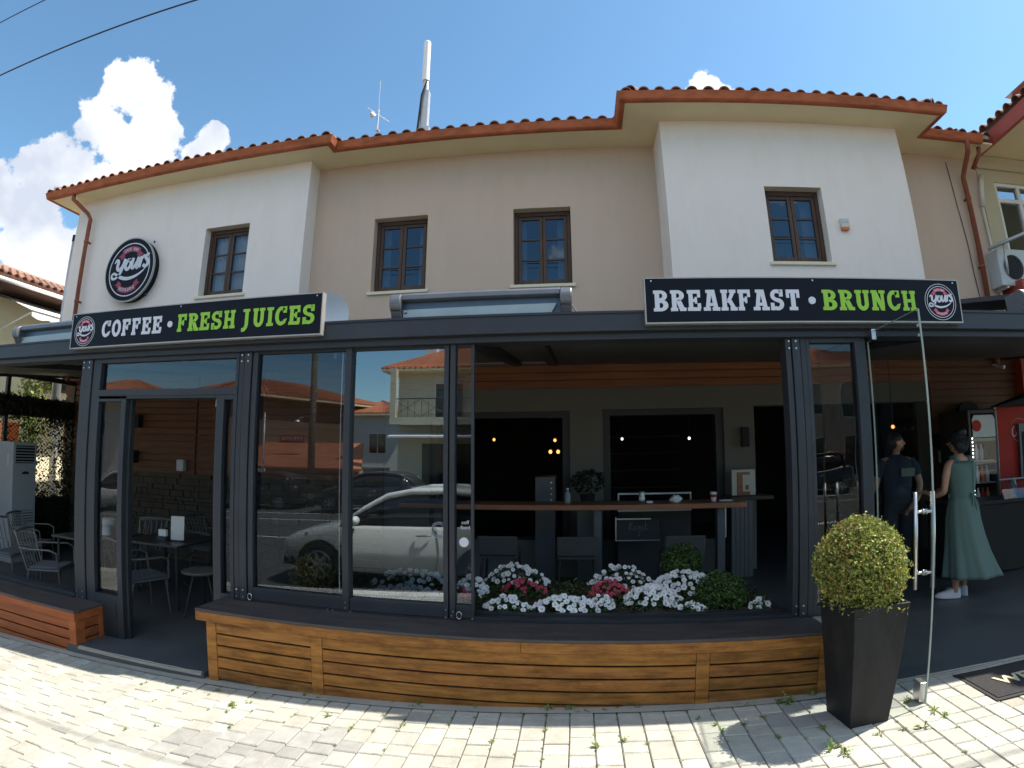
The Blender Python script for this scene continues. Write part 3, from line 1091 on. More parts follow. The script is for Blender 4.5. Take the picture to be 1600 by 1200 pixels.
mb.build('side_light_frame', None, per, bevel=.003)
pane(-4.185, -3.895, .32, 2.035, 3.70, 'glassr')
mb = MB().use('frame')
mb.box(-2.83, -2.755, 3.66, 3.76, -.08, 2.085)
mb.box(-2.665, -2.63, 3.66, 3.76, -.08, 2.085)
mb.box(-2.755, -2.665, 3.66, 3.76, -.08, .50)
mb.box(-2.755, -2.665, 3.66, 3.76, 2.045, 2.085)
mb.build('side_light_frame', None, per, bevel=.003)
pane(-2.755, -2.665, .50, 2.045, 3.70, 'glass1')
mb = MB().use('frame_d')
mb.box(-4.19, -2.83, 3.66, 3.76, 2.060, 2.0845)
mb.build('door_head_track', None, per)
# right narrow fixed pane
mb = MB().use('frame')
mb.box(1.67, 1.70, 3.665, 3.76, .466, 2.424)
mb.box(2.055, 2.14, 3.665, 3.76, .10, 2.424)
mb.box(1.70, 2.055, 3.665, 3.76, 2.39, 2.424)
mb.box(1.70, 2.055, 3.665, 3.76, .466, .54)
mb.build('fixed_pane_frame', None, per, bevel=.003)
pane(1.70, 2.055, .54, 2.39, 3.70, 'glassr')
mb = MB().use('conc').box(1.665, 2.14, 3.60, 3.78, -.05, .462)
mb.build('low_upstand', None, per)
# left terrace bay rails
mb = MB().use('frame')
mb.box(-9.3, -4.46, 3.66, 3.76, .215, .275)
mb.use('frame_d').box(-9.3, -4.46, 3.63, 3.66, .215, .245)
mb.build('bottom_rail', None, per)
# side frame along the left end
mb = MB().use('frame_d')
mb.box(-8.66, -8.60, 3.76, 7.0, 2.66, 2.74)
mb.box(-8.66, -8.60, 3.76, 7.0, 2.30, 2.36)
for y in (5.62, 6.98, 3.78):
    mb.box(-8.66, -8.60, y - .03, y + .03, -.3, 2.66)
mb.build('side_frame', None, per)

# pergola roof: beams, louvres, top skin
mb = MB().use('canopy')
def rz_(y): return 2.52 + (y - 3.8) * .10
mb.hexa([(BX0, 3.8, 2.60), (BX1, 3.8, 2.60), (BX1, 7.0, 2.92), (BX0, 7.0, 2.92)], [(BX0, 3.8, 2.612), (BX1, 3.8, 2.612), (BX1, 7.0, 3.05), (BX0, 7.0, 3.05)])
mb.build('roof_skin', None, per)
mb = MB().use('louver')
for (xa, xb) in ((-8.6, -6.1), (-5.9, -4.4), (-4.2, -2.7), (-.20, 2.75), (2.95, 6.4)):
    y = 4.15
    while y < 6.95:
        zz = rz_(y)
        mb.box(xa, xb, y, y + .11, zz - .012, zz + .022)
        y += .165
mb.build('louvres', None, per)
mb = MB().use('dark2')
for xx in (-8.6, -6.0, -4.3, -2.6, -.75, -.27, 2.85, 6.45):
    mb.hexa([(xx - .05, 3.80, 2.43), (xx + .05, 3.80, 2.43), (xx + .05, 6.99, 2.80), (xx - .05, 6.99, 2.80)], [(xx - .05, 3.80, 2.595), (xx + .05, 3.80, 2.595), (xx + .05, 6.99, 2.91), (xx - .05, 6.99, 2.91)])
mb.build('rafters', None, per)
mb = MB().use('grey_wall')
mb.hexa([(-2.55, 3.85, 2.55), (-.32, 3.85, 2.55), (-.32, 6.99, 2.86), (-2.55, 6.99, 2.86)], [(-2.55, 3.85, 2.56), (-.32, 3.85, 2.56), (-.32, 6.99, 2.87), (-2.55, 6.99, 2.87)])
mb.build('ceiling_panel', None, per)

# glass doors
def glass_door(name, label, hinge, tip, z0, z1, handle=False):
    d = empty(name, (hinge[0], hinge[1], z0), label, 'door')
    h, t = Vector((*hinge, 0)), Vector((*tip, 0))
    dr = (t - h).normalized(); nn = Vector((dr.y, -dr.x, 0)) * .0055
    mb = MB()
    for s_ in (-1, 1):
        mb.quad(h + nn * s_ + Vector((0, 0, z0)), t + nn * s_ + Vector((0, 0, z0)), t + nn * s_ + Vector((0, 0, z1)), h + nn * s_ + Vector((0, 0, z1)))
    mb.build('glass_leaf', 'glassd', d)
    mb = MB().use('gedge')
    for p in (h, t):
        q = p + dr * (.002 if p is t else -.002)
        mb.hexa([q - nn - dr * .003 + Vector((0, 0, z0)), q + nn - dr * .003 + Vector((0, 0, z0)), q + nn + dr * .003 + Vector((0, 0, z0)), q - nn + dr * .003 + Vector((0, 0, z0))],
                [q - nn - dr * .003 + Vector((0, 0, z1)), q + nn - dr * .003 + Vector((0, 0, z1)), q + nn + dr * .003 + Vector((0, 0, z1)), q - nn + dr * .003 + Vector((0, 0, z1))])
    mb.hexa([h - nn + Vector((0, 0, z1)), h + nn + Vector((0, 0, z1)), t + nn + Vector((0, 0, z1)), t - nn + Vector((0, 0, z1))],
            [h - nn + Vector((0, 0, z1 + .0015)), h + nn + Vector((0, 0, z1 + .003)), t + nn + Vector((0, 0, z1 + .0015)), t - nn + Vector((0, 0, z1 + .0015))])
    mb.build('glass_edge', None, d)
    mb = MB().use('screw')
    for zz in ((z1 - .06, z1 + .02), (z0 - .01, z0 + .06)):
        q = h + dr * .05
        mb.hexa([h - nn * 3 - dr * .02 + Vector((0, 0, zz[0])), h + nn * 3 - dr * .02 + Vector((0, 0, zz[0])), q + nn * 3 + dr * .06 + Vector((0, 0, zz[0])), q - nn * 3 + dr * .06 + Vector((0, 0, zz[0]))],
                [h - nn * 3 - dr * .02 + Vector((0, 0, zz[1])), h + nn * 3 - dr * .02 + Vector((0, 0, zz[1])), q + nn * 3 + dr * .06 + Vector((0, 0, zz[1])), q - nn * 3 + dr * .06 + Vector((0, 0, zz[1]))])
    mb.build('clamp', None, d, bevel=.003)
    if handle:
        mb = MB().use('screw')
        for s_ in (-1, 1):
            n2_ = nn.normalized() * s_
            hp = t - dr * .10 + n2_ * .06
            mb.tube([hp + Vector((0, 0, .765)), hp + Vector((0, 0, 1.355))], .013, 14)
            for zz in (.865, 1.235):
                mb.tube([t - dr * .10 + Vector((0, 0, zz)), hp + Vector((0, 0, zz))], .010, 12)
                mb.tube([t - dr * .10 + n2_ * .006 + Vector((0, 0, zz)), t - dr * .10 + n2_ * .014 + Vector((0, 0, zz))], .018, 14)
        mb.build('handle', None, d, smooth=True)
        mb = MB().use('screw')
        q = t - dr * .085
        mb.hexa([q - nn * 4 - dr * .035 + Vector((0, 0, z0 - .005)), q + nn * 4 - dr * .035 + Vector((0, 0, z0 - .005)), q + nn * 4 + dr * .05 + Vector((0, 0, z0 - .005)), q - nn * 4 + dr * .05 + Vector((0, 0, z0 - .005))],
                [q - nn * 4 - dr * .035 + Vector((0, 0, z0 + .12)), q + nn * 4 - dr * .035 + Vector((0, 0, z0 + .12)), q + nn * 4 + dr * .05 + Vector((0, 0, z0 + .12)), q - nn * 4 + dr * .05 + Vector((0, 0, z0 + .12))])
        mb.build('lock_patch', None, d, bevel=.002)
        mb = MB().use('plastic_w')
        for zz in (2.36, 2.30):
            q = t - dr * .03 - nn * 1.5
            mb.box(q.x - .006, q.x + .006, q.y - .012, q.y + .012, zz - .008, zz + .008)
        mb.build('door_stop_pad', None, d)
    return d


glass_door('glass_door', 'tall frameless glass door standing open towards the street beside the potted bush', (2.185, 3.70), (2.125, 2.965), .075, 2.455, True)
glass_door('glass_door', 'frameless glass door folded inwards at the left doorway', (-2.925, 3.80), (-3.54, 4.60), -.03, 2.06)

# ------------------------------------------------------------------ signs
def arc_pts(cx, cz, rx, rz, a0, a1, n):
    return [(cx + rx * math.cos(R(a0 + (a1 - a0) * i / n)), cz + rz * math.sin(R(a0 + (a1 - a0) * i / n))) for i in range(n + 1)]


class Glyph:
    """slab letters: solid strokes, each a hair thicker than the last so no two faces share a plane"""
    def __init__(s, mb, y):
        s.mb = mb; s.y = y; s.k = 0; s.x = 0; s.z = 0; s.w = 1; s.h = 1

    def poly(s, pts):
        s.k += 1
        p = [(s.x + a * s.w, s.z + b * s.h) for a, b in pts]
        ar = sum(p[i][0] * p[(i + 1) % len(p)][1] - p[(i + 1) % len(p)][0] * p[i][1] for i in range(len(p)))
        if ar < 0: p = p[::-1]
        s.mb.prism(p, s.y - .003 - .00015 * (s.k % 9), s.y)

    def rect(s, x0, y0, x1, y1):
        s.poly([(x0, y0), (x1, y0), (x1, y1), (x0, y1)])

    def ring(s, cx, cy, RX, RY, rx, ry, a0, a1, n=14):
        o = arc_pts(cx, cy, RX, RY, a0, a1, n); i_ = arc_pts(cx, cy, rx, ry, a0, a1, n)
        y0 = s.y - .003 - .00015 * ((s.k + 4) % 9); s.k += 1
        for a in range(n):
            q = [o[a], o[a + 1], i_[a + 1], i_[a]]
            q = [(s.x + u * s.w, s.z + v * s.h) for u, v in q]
            s.mb.quad(*[(u, y0, v) for u, v in q])

    def letter(s, c):
        r = s.rect
        if c in 'FE':
            r(.0, .0, .46 if c == 'F' else .9, .17); r(.09, 0, .39, 1); r(.0, .83, .92, 1); r(.70, .64, .92, .9)
            r(.3, .43, .56, .58); r(.52, .35, .68, .66)
            if c == 'E': r(.70, .1, .94, .36)
        elif c == 'C':
            s.ring(.5, .5, .5, .51, .19, .31, 48, 305); r(.66, .66, .94, 1.0)
            s.poly([(.58, .98), (.94, .66), (.94, .78), (.70, 1.0)]); r(.60, .72, .8, .93)
            s.poly([(.70, .30), (.98, .36), (.84, .10), (.66, .08)])
        elif c == 'O':
            s.ring(.5, .5, .5, .52, .2, .30, 0, 360, 26)
        elif c == 'R' or c == 'B':
            r(0, 0, .48, .16); r(.09, 0, .40, 1); r(0, .84, .45, 1)
            s.ring(.46, .74, .46, .26, .14, .11, -90, 90); r(.36, .85, .48, 1); r(.36, .48, .48, .63)
            if c == 'B':
                s.ring(.48, .28, .50, .28, .16, .12, -90, 90); r(.36, .4, .5, .56); r(.36, 0, .5, .16)
            else:
                s.poly([(.36, .52), (.68, .54), (.92, .14), (.92, .0), (.62, .0)]); r(.68, 0, 1.04, .16)
        elif c == 'S':
            s.ring(.46, .72, .44, .29, .15, .11, 40, 262); s.ring(.50, .29, .46, .30, .16, .12, -140, 88)
            s.poly([(.36, .62), (.28, .46), (.60, .36), (.72, .5)])
            r(.66, .66, .92, 1.0); r(.02, .0, .28, .36); s.poly([(.5, 1.0), (.8, .8), (.8, .98)]); s.poly([(.46, 0), (.16, .2), (.16, .03)])
        elif c == 'H' or c == 'N':
            r(.08, 0, .36, 1); r(.66, 0, .94, 1) if c == 'H' else r(.70, .1, .92, 1)
            r(0, .85, .44, 1); r(.58, .85, 1.02, 1); r(0, 0, .46, .16)
            if c == 'H':
                r(.3, .42, .7, .58); r(.56, 0, 1.02, .16)
            else:
                s.poly([(.1, 1), (.42, 1), (.92, 0), (.64, 0)])
        elif c == 'J':
            r(.1, .85, .80, 1); r(.34, .1, .68, 1); s.poly([(.34, .3), (.68, .2), (.60, -.02), (.36, -.20), (.04, -.24), (.02, -.04), (.24, .0), (.34, .12)])
        elif c == 'U':
            r(.08, .35, .38, 1); r(.64, .35, .92, 1); r(0, .85, .46, 1); r(.56, .85, 1.0, 1)
            s.ring(.5, .36, .42, .38, .13, .17, 180, 360)
        elif c == 'I':
            r(.28, 0, .72, 1); r(.08, .85, .92, 1); r(.08, 0, .92, .16)
        elif c == 'A':
            s.poly([(.10, .05), (.34, .05), (.58, 1), (.30, 1)]); s.poly([(.66, .05), (.94, .05), (.74, 1), (.46, 1)])
            r(.16, .85, .68, 1); r(.28, .22, .74, .37); r(-.02, 0, .44, .16); r(.56, 0, 1.06, .16)
        elif c == 'K':
            r(.08, 0, .38, 1); r(0, .85, .46, 1); r(0, 0, .46, .16)
            s.poly([(.38, .40), (.66, .9), (.96, .9), (.56, .34)]); r(.56, .85, 1.0, 1)
            s.poly([(.40, .54), (.60, .66), (1.0, .08), (.70, .08)]); r(.60, 0, 1.06, .16)
        elif c == 'T':
            r(.34, 0, .66, 1); r(.02, .83, .98, 1); r(.02, .60, .24, .9); r(.76, .60, .98, .9); r(.2, 0, .8, .16)


def slab_word(txt, x0, x1, z0, h, y, m, parent):
    mb = MB().use(m)
    g = Glyph(mb, y)
    adv = {'I': .66, 'J': .85, 'A': 1.04, 'K': 1.04, 'F': .93, 'E': .96}
    tot = sum(adv.get(c, 1.) if c != ' ' else .42 for c in txt)
    unit = (x1 - x0) / tot
    x = x0
    for c in txt:
        if c == ' ':
            x += unit * .42; continue
        a = adv.get(c, 1.) * unit
        g.x, g.z, g.w, g.h = x + a * .02, z0, a * .88, h
        g.letter(c)
        x += a
    return mb.build('lettering', None, parent)


def spline(pts, n=6):
    out_ = []
    k = len(pts)
    for i in range(k - 1):
        p0 = pts[max(0, i - 1)]; p1 = pts[i]; p2 = pts[i + 1]; p3 = pts[min(k - 1, i + 2)]
        for j in range(n):
            t = j / n
            out_.append(tuple(.5 * ((2 * b) + (-a + c) * t + (2 * a - 5 * b + 4 * c - d) * t * t + (-a + 3 * b - 3 * c + d) * t ** 3) for a, b, c, d in zip(p0, p1, p2, p3)))
    out_.append(tuple(pts[-1]))
    return out_


def ribbon(mb, pts, cx, cz, r, y, k):
    """brush stroke: points (u, v, width) in logo units"""
    q = spline(pts)
    yy = y - .002 - .0002 * k
    L_, R_ = [], []
    for i, (u, v, w_) in enumerate(q):
        a = q[max(0, i - 1)]; b = q[min(len(q) - 1, i + 1)]
        d = Vector((b[0] - a[0], b[1] - a[1]))
        d = d.normalized() if d.length > 1e-6 else Vector((1, 0))
        n_ = Vector((-d.y, d.x)) * w_ / 2
        L_.append((cx + (u + n_.x) * r, yy, cz + (v + n_.y) * r)); R_.append((cx + (u - n_.x) * r, yy, cz + (v - n_.y) * r))
    for i in range(len(q) - 1):
        mb.quad(R_[i], R_[i + 1], L_[i + 1], L_[i])


def logo(parent, cx, cz, r, y, dim=False):
    pk = 'dpink' if dim else 'pink'
    mb = MB().use('sign_white')
    for ro, ri, k in (((.87, .835, 2),) if dim else ((1.0, .97, 1), (.87, .835, 2))):
        o = arc_pts(cx, cz, r * ro, r * ro, 0, 360, 60); i_ = arc_pts(cx, cz, r * ri, r * ri, 0, 360, 60)
        for a in range(60):
            mb.quad(*[(u, y - .002, v) for u, v in (i_[a], i_[a + 1], o[a + 1], o[a])][::-1])
    mb.build('emblem_ring', None, parent)
    mb = MB().use('sign_white')
    st = [[(-.66, .24, .05), (-.58, .33, .10), (-.50, .28, .13), (-.52, .10, .13), (-.44, .0, .12), (-.33, .08, .10), (-.24, .22, .10)],
          [(-.20, .36, .13), (-.27, .12, .12), (-.36, -.12, .10), (-.52, -.26, .08), (-.68, -.27, .09), (-.73, -.17, .08), (-.64, -.10, .08), (-.50, -.16, .09), (-.28, -.27, .11), (0, -.32, .11), (.32, -.27, .09), (.58, -.15, .06), (.74, -.02, .02)],
          [(-.02, .33, .11), (-.13, .22, .12), (-.16, .08, .12), (-.08, -.01, .11), (.02, .05, .11), (.06, .2, .11), (.0, .32, .10), (.07, .27, .05)],
          [(.16, .35, .12), (.12, .14, .13), (.16, .01, .11), (.25, .07, .10), (.32, .20, .10)],
          [(.39, .36, .12), (.34, .14, .13), (.36, .0, .11), (.42, .06, .06)],
          [(.52, .37, .12), (.48, .16, .13), (.45, .0, .12)],
          [(.47, .15, .06), (.54, .30, .09), (.62, .36, .12), (.66, .30, .09)],
          [(.84, .42, .06), (.74, .40, .09), (.70, .30, .11), (.79, .20, .12), (.80, .08, .12), (.70, .02, .11), (.60, .08, .11)]]
    for k, s_ in enumerate(st):
        ribbon(mb, s_, cx - r * .02, cz + r * .02, r * .98, y, k)
    mb.build('emblem_script', None, parent)
    mb = MB().use(pk)
    for a0, a1 in ((58, 122), (238, 302)):
        sg = 1 if a0 < 180 else -1
        o = arc_pts(cx, cz, r * .76, r * .76, a0, a1, 14); i_ = arc_pts(cx, cz, r * .58, r * .58, a0, a1, 14)
        for a in range(14):
            mb.quad(*[(u, y - .002, v) for u, v in (i_[a], i_[a + 1], o[a + 1], o[a])][::-1])
        for side in (-1, 1):
            b = (a0 + a1) / 2 + side * 36
            e = (a0 + a1) / 2 + side * 50
            pts = [(cx + r * rr * math.cos(R(an)), cz + r * rr * math.sin(R(an))) for rr, an in ((.70, b - side * 7), (.70, e), (.62, e - side * 4), (.52, e), (.52, b - side * 7))]
            ar = sum(pts[i][0] * pts[(i + 1) % 5][1] - pts[(i + 1) % 5][0] * pts[i][1] for i in range(5))
            if ar < 0: pts = pts[::-1]
            mb.prism(pts, y - .0012, y)
    mb.build('emblem_banner', None, parent)
    for txt, a0, a1, up in (('CAFE·BAR', 113, 67, 1), ('RESTAURANT', 243, 297, -1)):
        n = len(txt)
        for i, ch in enumerate(txt):
            a = a0 + (a1 - a0) * i / (n - 1)
            ang = R(a - 90) if up == 1 else R(a + 90)
            text_mesh(ch, r * .145, (cx + r * .665 * math.cos(R(a)), y - .004, cz + r * .665 * math.sin(R(a))), parent, 'emblem_letter', 'sign_white', .001, rot=ang, font_off=.0)


def sign_board(label, x0, x1, words, dotx, logox):
    s_ = empty('shop_sign', ((x0 + x1) / 2, 3.56, 2.505), label, 'sign', 'long dark shop signs on the gutter beam')
    mb = MB().use('sign').box(x0 + .008, x1 - .008, 3.528, 3.575, 2.515, 2.825)
    mb.build('sign_face', None, s_)
    mb = MB().use('sign_edge')
    mb.box(x0, x1, 3.524, 3.578, 2.505, 2.515).box(x0, x1, 3.524, 3.578, 2.825, 2.833)
    mb.box(x0, x0 + .008, 3.524, 3.578, 2.515, 2.825).box(x1 - .008, x1, 3.524, 3.578, 2.515, 2.825)
    mb.build('sign_edge', None, s_)
    for (t, a, b, m) in words:
        slab_word(t, a, b, 2.592, .148, 3.528, m, s_)
    mb = MB().use('sign_white').disc_y(dotx, 2.662, .027, 3.523, 3.528, 20)
    mb.build('dot', None, s_)
    logo(s_, logox, 2.662, .137, 3.528)
    mb = MB().use('screw')
    for xx in (x0 + .05, x1 - .05, (x0 + x1) / 2):
        mb.cyl((xx, 3.522, 2.808), (xx, 3.528, 2.808), .006, n=8)
    mb.build('screws', None, s_)


sign_board('dark sign reading COFFEE and FRESH JUICES in white and green above the left doorway', -4.50, -1.835,
           [('COFFEE', -4.085, -3.345, 'sign_white'), ('FRESH JUICES', -3.19, -1.88, 'sign_green')], -3.27, -4.315)
sign_board('dark sign reading BREAKFAST and BRUNCH in white and green above the right entrance', .497, 2.915,
           [('BREAKFAST', .555, 1.61, 'sign_white'), ('BRUNCH', 1.765, 2.53, 'sign_green')], 1.688, 2.735)

s_ = empty('round_sign', (-7.14, 6.66, 4.53), 'round dark lightbox sign with a white script name on the upper white wall', 'sign')
mb = MB().use('sign').disc_y(-7.14, 4.53, .545, 6.56, 6.69, 64)
mb.build('sign_body', None, s_)
mb = MB().use('sign_edge')
o = arc_pts(-7.14, 4.53, .558, .558, 0, 360, 64); i_ = arc_pts(-7.14, 4.53, .54, .54, 0, 360, 64)
for a in range(64):
    mb.quad(*[(u, 6.553, v) for u, v in (i_[a], i_[a + 1], o[a + 1], o[a])][::-1])
    mb.quad((o[a][0], 6.553, o[a][1]), (o[a + 1][0], 6.553, o[a + 1][1]), (o[a + 1][0], 6.59, o[a + 1][1]), (o[a][0], 6.59, o[a][1]))
mb.build('sign_edge', None, s_)
logo(s_, -7.14, 4.53, .535, 6.56, dim=True)
mb = MB().use('dark2').cyl((-6.72, 6.62, 4.97), (-6.70, 6.62, 5.0), .015).cyl((-6.75, 6.62, 4.10), (-6.73, 6.62, 4.06), .015)
mb.build('sign_lug', None, s_)

# ------------------------------------------------------------------ benches of slatted wood
def slat_bench(name, label, x0, x1, ztop, posts, m, overl, ends):
    b = empty(name, ((x0 + x1) / 2, 3.5, gz((x0 + x1) / 2)), label, 'bench', 'slatted timber benches along the terrace front')
    yf = 3.34
    mb = MB().use('cap')
    xs = [x0 - overl[0] + (x1 + overl[1] - x0 + overl[0]) * i / 3 for i in range(4)]
    mb.box(x0 - overl[0], x1 + overl[1], yf - .012, 3.665, ztop - .022, ztop - .0005)
    mb.build('seat_board', None, b, bevel=.004)
    mb = MB().use(m)
    xj = x0 - overl[0]
    for xe in [x for x in (-.34,) if x0 < x < x1] + [x1 + overl[1]]:
        c = random.uniform(.9, 1.1); mb.tint = (c * 1.05, c, c)
        mb.box(xj + .001, xe - .001, yf - .010, yf + .02, ztop - .092, ztop - .0225)
        xj = xe
    if ends[1]:
        mb.box(x1 + overl[1] - .03, x1 + overl[1] - .001, yf + .02, 3.66, ztop - .092, ztop - .0225)
    if ends[0]:
        mb.box(x0 - overl[0] + .001, x0 - overl[0] + .03, yf + .02, 3.66, ztop - .092, ztop - .0225)
    mb.tint = None
    mb.build('top_rail', None, b, bevel=.003)
    mb = MB().use(m)
    edges = posts
    for p in edges:
        c = random.uniform(.95, 1.25); mb.tint = (c, c * .98, c * .9)
        mb.hexa([(p, yf - .004, gz(p) - .01), (p + .085, yf - .004, gz(p) - .01), (p + .085, yf + .03, gz(p) - .01), (p, yf + .03, gz(p) - .01)],
                [(p, yf - .004, ztop - .093), (p + .085, yf - .004, ztop - .093), (p + .085, yf + .03, ztop - .093), (p, yf + .03, ztop - .093)])
    if ends[1]:
        mb.box(x1 - .025, x1 - .001, yf + .03, yf + .10, gz(x1), ztop - .093)
        mb.box(x1 - .025, x1 - .001, 3.60, 3.66, gz(x1), ztop - .093)
    mb.tint = None
    mb.build('upright', None, b, bevel=.002)
    for i, (pa, pb) in enumerate(zip(edges[:-1], edges[1:])):
        a, c_ = pa + .087, pb - .002
        zt = ztop - .094
        k = 0
        while zt - .082 > gz((a + c_) / 2) - .06:
            zb = zt - .0755
            mb = MB().use(m)
            c = random.uniform(.78, 1.12); mb.tint = (c * random.uniform(.97, 1.06), c, c * random.uniform(.9, 1.05))
            mb.hexa([(a, yf, max(zb, gz(a) - .01)), (c_, yf, max(zb, gz(c_) - .01)), (c_, yf + .022, max(zb, gz(c_) - .01)), (a, yf + .022, max(zb, gz(a) - .01))],
                    [(a, yf, zt), (c_, yf, zt), (c_, yf + .022, zt), (a, yf + .022, zt)])
            mb.build('slat', None, b, bevel=.003)
            zt -= .088
            if zt < gz(min(a, c_)) + .02: break
    if ends[1]:
        zt = ztop - .094
        while zt > gz(x1) + .05:
            mb = MB().use(m); c = random.uniform(.7, 1.0); mb.tint = (c, c, c)
            mb.box(x1 - .022, x1 - .002, yf + .10, 3.60, max(zt - .0755, gz(x1)), zt)
            mb.build('slat', None, b, bevel=.003)
            zt -= .088
    mb = MB().use('groove')  # solid black block behind the slats, seen dark through the gaps
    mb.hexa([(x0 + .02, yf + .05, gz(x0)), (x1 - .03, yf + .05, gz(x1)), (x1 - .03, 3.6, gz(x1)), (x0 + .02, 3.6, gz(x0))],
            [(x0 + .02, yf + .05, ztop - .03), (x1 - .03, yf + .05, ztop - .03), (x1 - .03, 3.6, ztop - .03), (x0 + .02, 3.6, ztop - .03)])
    mb.build('black_infill', None, b)


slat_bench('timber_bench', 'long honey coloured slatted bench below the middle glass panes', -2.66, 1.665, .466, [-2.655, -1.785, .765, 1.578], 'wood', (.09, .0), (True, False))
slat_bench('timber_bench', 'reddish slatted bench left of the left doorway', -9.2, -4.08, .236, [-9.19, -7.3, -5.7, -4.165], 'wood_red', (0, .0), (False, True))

# ------------------------------------------------------------------ awning cassettes on the beam
def cassette(label, x0, x1, zb=2.63):
    c = empty('awning_cassette', ((x0 + x1) / 2, 3.78, zb), label, 'awning', 'retracted awning cassettes on the gutter beam')
    for xs_, xe in ((x0, x0 + .085), (x1 - .085, x1)):
        pf = [(3.70 + .075 * math.cos(R(a)), zb + .125 + .075 * math.sin(R(a))) for a in range(60, 241, 15)]
        pf = pf + [(3.69, zb + .01), (3.84, zb + .01), (3.86, zb + .18)]
        mb = MB().use('alu_d').prism_x(pf, xs_, xe)
        mb.build('end_cap', None, c, bevel=.008)
    mb = MB().use('alu_d')
    mb.prism_x([(3.665, zb + .15), (3.67, zb + .185), (3.70, zb + .205), (3.86, zb + .215), (3.86, zb + .14), (3.69, zb + .14)], x0 + .085, x1 - .085)
    mb.build('cover', None, c, bevel=.004)
    mb = MB().use('membrane').box(x0 + .086, x1 - .086, 3.73, 3.74, zb + .0, zb + .139)
    mb.build('front_panel', None, c)
    mb = MB().use('frosted').hexa([(x0 + .09, 3.70, zb + .0), (x1 - .16, 3.70, zb + .0), (x1 - .16, 3.728, zb + .0), (x0 + .09, 3.728, zb + .0)],
                                  [(x0 + .09, 3.70, zb + .078), (x1 - .11, 3.70, zb + .088), (x1 - .11, 3.728, zb + .088), (x0 + .09, 3.728, zb + .078)])
    mb.build('front_strip', None, c)
    mb = MB().use('screw').cyl((x0 + .10, 3.70, zb + .06), (x0 + .12, 3.70, zb + .06), .012).tube([(x1 - .05, 3.86, zb + .2), (x1 + .07, 3.95, zb + .02)], .008)
    mb.build('bracket', None, c)


cassette('grey awning cassette on the beam between the two long signs', -1.345, .0)
cassette('grey awning cassette poking out left of the coffee sign', -5.62, -4.3)
cassette('grey awning cassette at the right end of the beam', 3.66, 5.1)
mb = MB().use('canopy')
mb.hexa([(3.66, 3.80, 2.78), (5.1, 3.80, 2.78), (6.0, 6.9, 3.50), (4.55, 6.9, 3.50)], [(3.66, 3.80, 2.82), (5.1, 3.80, 2.82), (6.0, 6.9, 3.56), (4.55, 6.9, 3.56)])
tag(mb.build('sloping_awning'), 'dark sloping awning sheet rising from the right cassette to the wall', 'awning')

# satellite dish behind the beam
d = empty('satellite_dish', (-2.47, 4.95, 2.95), 'pale round satellite dish half hidden behind the coffee sign', 'dish')
mb = MB()
rs = []
for k in range(7):
    rr = .245 * k / 6 + .001
    rs.append([(-2.47 + rr * math.cos(a), 4.95 - .10 * (k / 6) ** 2, 3.02 + rr * math.sin(a)) for a in [2 * math.pi * i / 32 for i in range(32)]])
mb.rings(rs, cap=False)
mb.build('dish_bowl', 'dish', d, smooth=True)
mb = MB().use('galv').tube([(-2.47, 4.98, 3.0), (-2.47, 5.1, 2.9), (-2.47, 5.1, 2.62)], .02).tube([(-2.47, 4.9, 2.8), (-2.47, 4.62, 2.95)], .01)
mb.build('dish_mount', None, d)

# alarm siren
a_ = at(1318, 352, YR)
s_ = empty('alarm_box', (a_.x, YR, a_.z - .08), 'small cream alarm siren box with an orange strobe on the white wall', 'alarm')
mb = MB().use('plastic_y').prism_x([(YR, a_.z - .045), (YR - .05, a_.z - .045), (YR - .055, a_.z + .06), (YR - .045, a_.z + .085), (YR, a_.z + .085)], a_.x - .055, a_.x + .06)
mb.use('alu').box(a_.x - .04, a_.x + .045, YR - .057, YR - .05, a_.z + .02, a_.z + .07)
mb.build('case', None, s_, bevel=.006)
mb = MB().use('orange').box(a_.x - .05, a_.x + .055, YR - .05, YR, a_.z - .085, a_.z - .046)
mb.build('strobe', None, s_, bevel=.008)

# antennas on the roof (they rise from the ridge behind)
s_ = empty('mobile_antenna', (-3.16, 10.0, 7.4), 'tall white tubular mobile phone antenna rising behind the roof', 'antenna')
mb = MB().use('pvc').tube([(-3.17, 10, 10.05), (-3.19, 10, 11.22), (-3.19, 10, 11.26)], [.085, .085, .06], 16)
mb.build('antenna_tube', None, s_, smooth=False)
mb = MB().use('galv').box(-3.22, -3.06, 9.93, 10.1, 8.72, 9.75)
mb.tube([(-3.14, 10, 9.75), (-3.16, 10, 10.07)], .06, 10)
mb.build('equipment_box', None, s_)
mb = MB().use('cable')
for k in range(3):
    o_ = k * .018
    mb.tube([(-3.12 + o_ * .5, 9.92, 10.0), (-3.22 + o_, 9.9, 9.6), (-3.25 + o_, 9.9, 9.0), (-3.27 + o_, 9.88, 8.55), (-3.32 + o_ * 2, 9.85, 8.15)], .011, 5)
mb.use('galv').tube([(-3.12, 10, 7.2), (-3.12, 10, 8.75)], .05, 10).tube([(-3.12, 10, 8.7), (-3.36, 9.95, 8.3)], .02).tube([(-3.12, 10, 8.5), (-2.98, 9.95, 8.35)], .02)
mb.box(-3.2, -3.0, 9.9, 10.1, 8.55, 8.72)
mb.build('mast_cables', None, s_)
s_ = empty('roof_antenna', (-4.24, 10.0, 7.4), 'thin television aerial with a small dish behind the roof tiles', 'antenna')
mb = MB().use('galv').tube([(-4.24, 10, 7.2), (-4.26, 10, 9.4)], .022, 8).tube([(-4.26, 10, 9.4), (-4.29, 10, 10.25)], .008, 6)
mb.tube([(-4.50, 9.9, 9.42), (-4.0, 10.1, 9.08)], .007, 5)
mb.build('mast', None, s_)
mb = MB().use('galv').cyl((-4.36, 9.95, 9.18), (-4.40, 9.88, 9.24), .085, .05, 14)
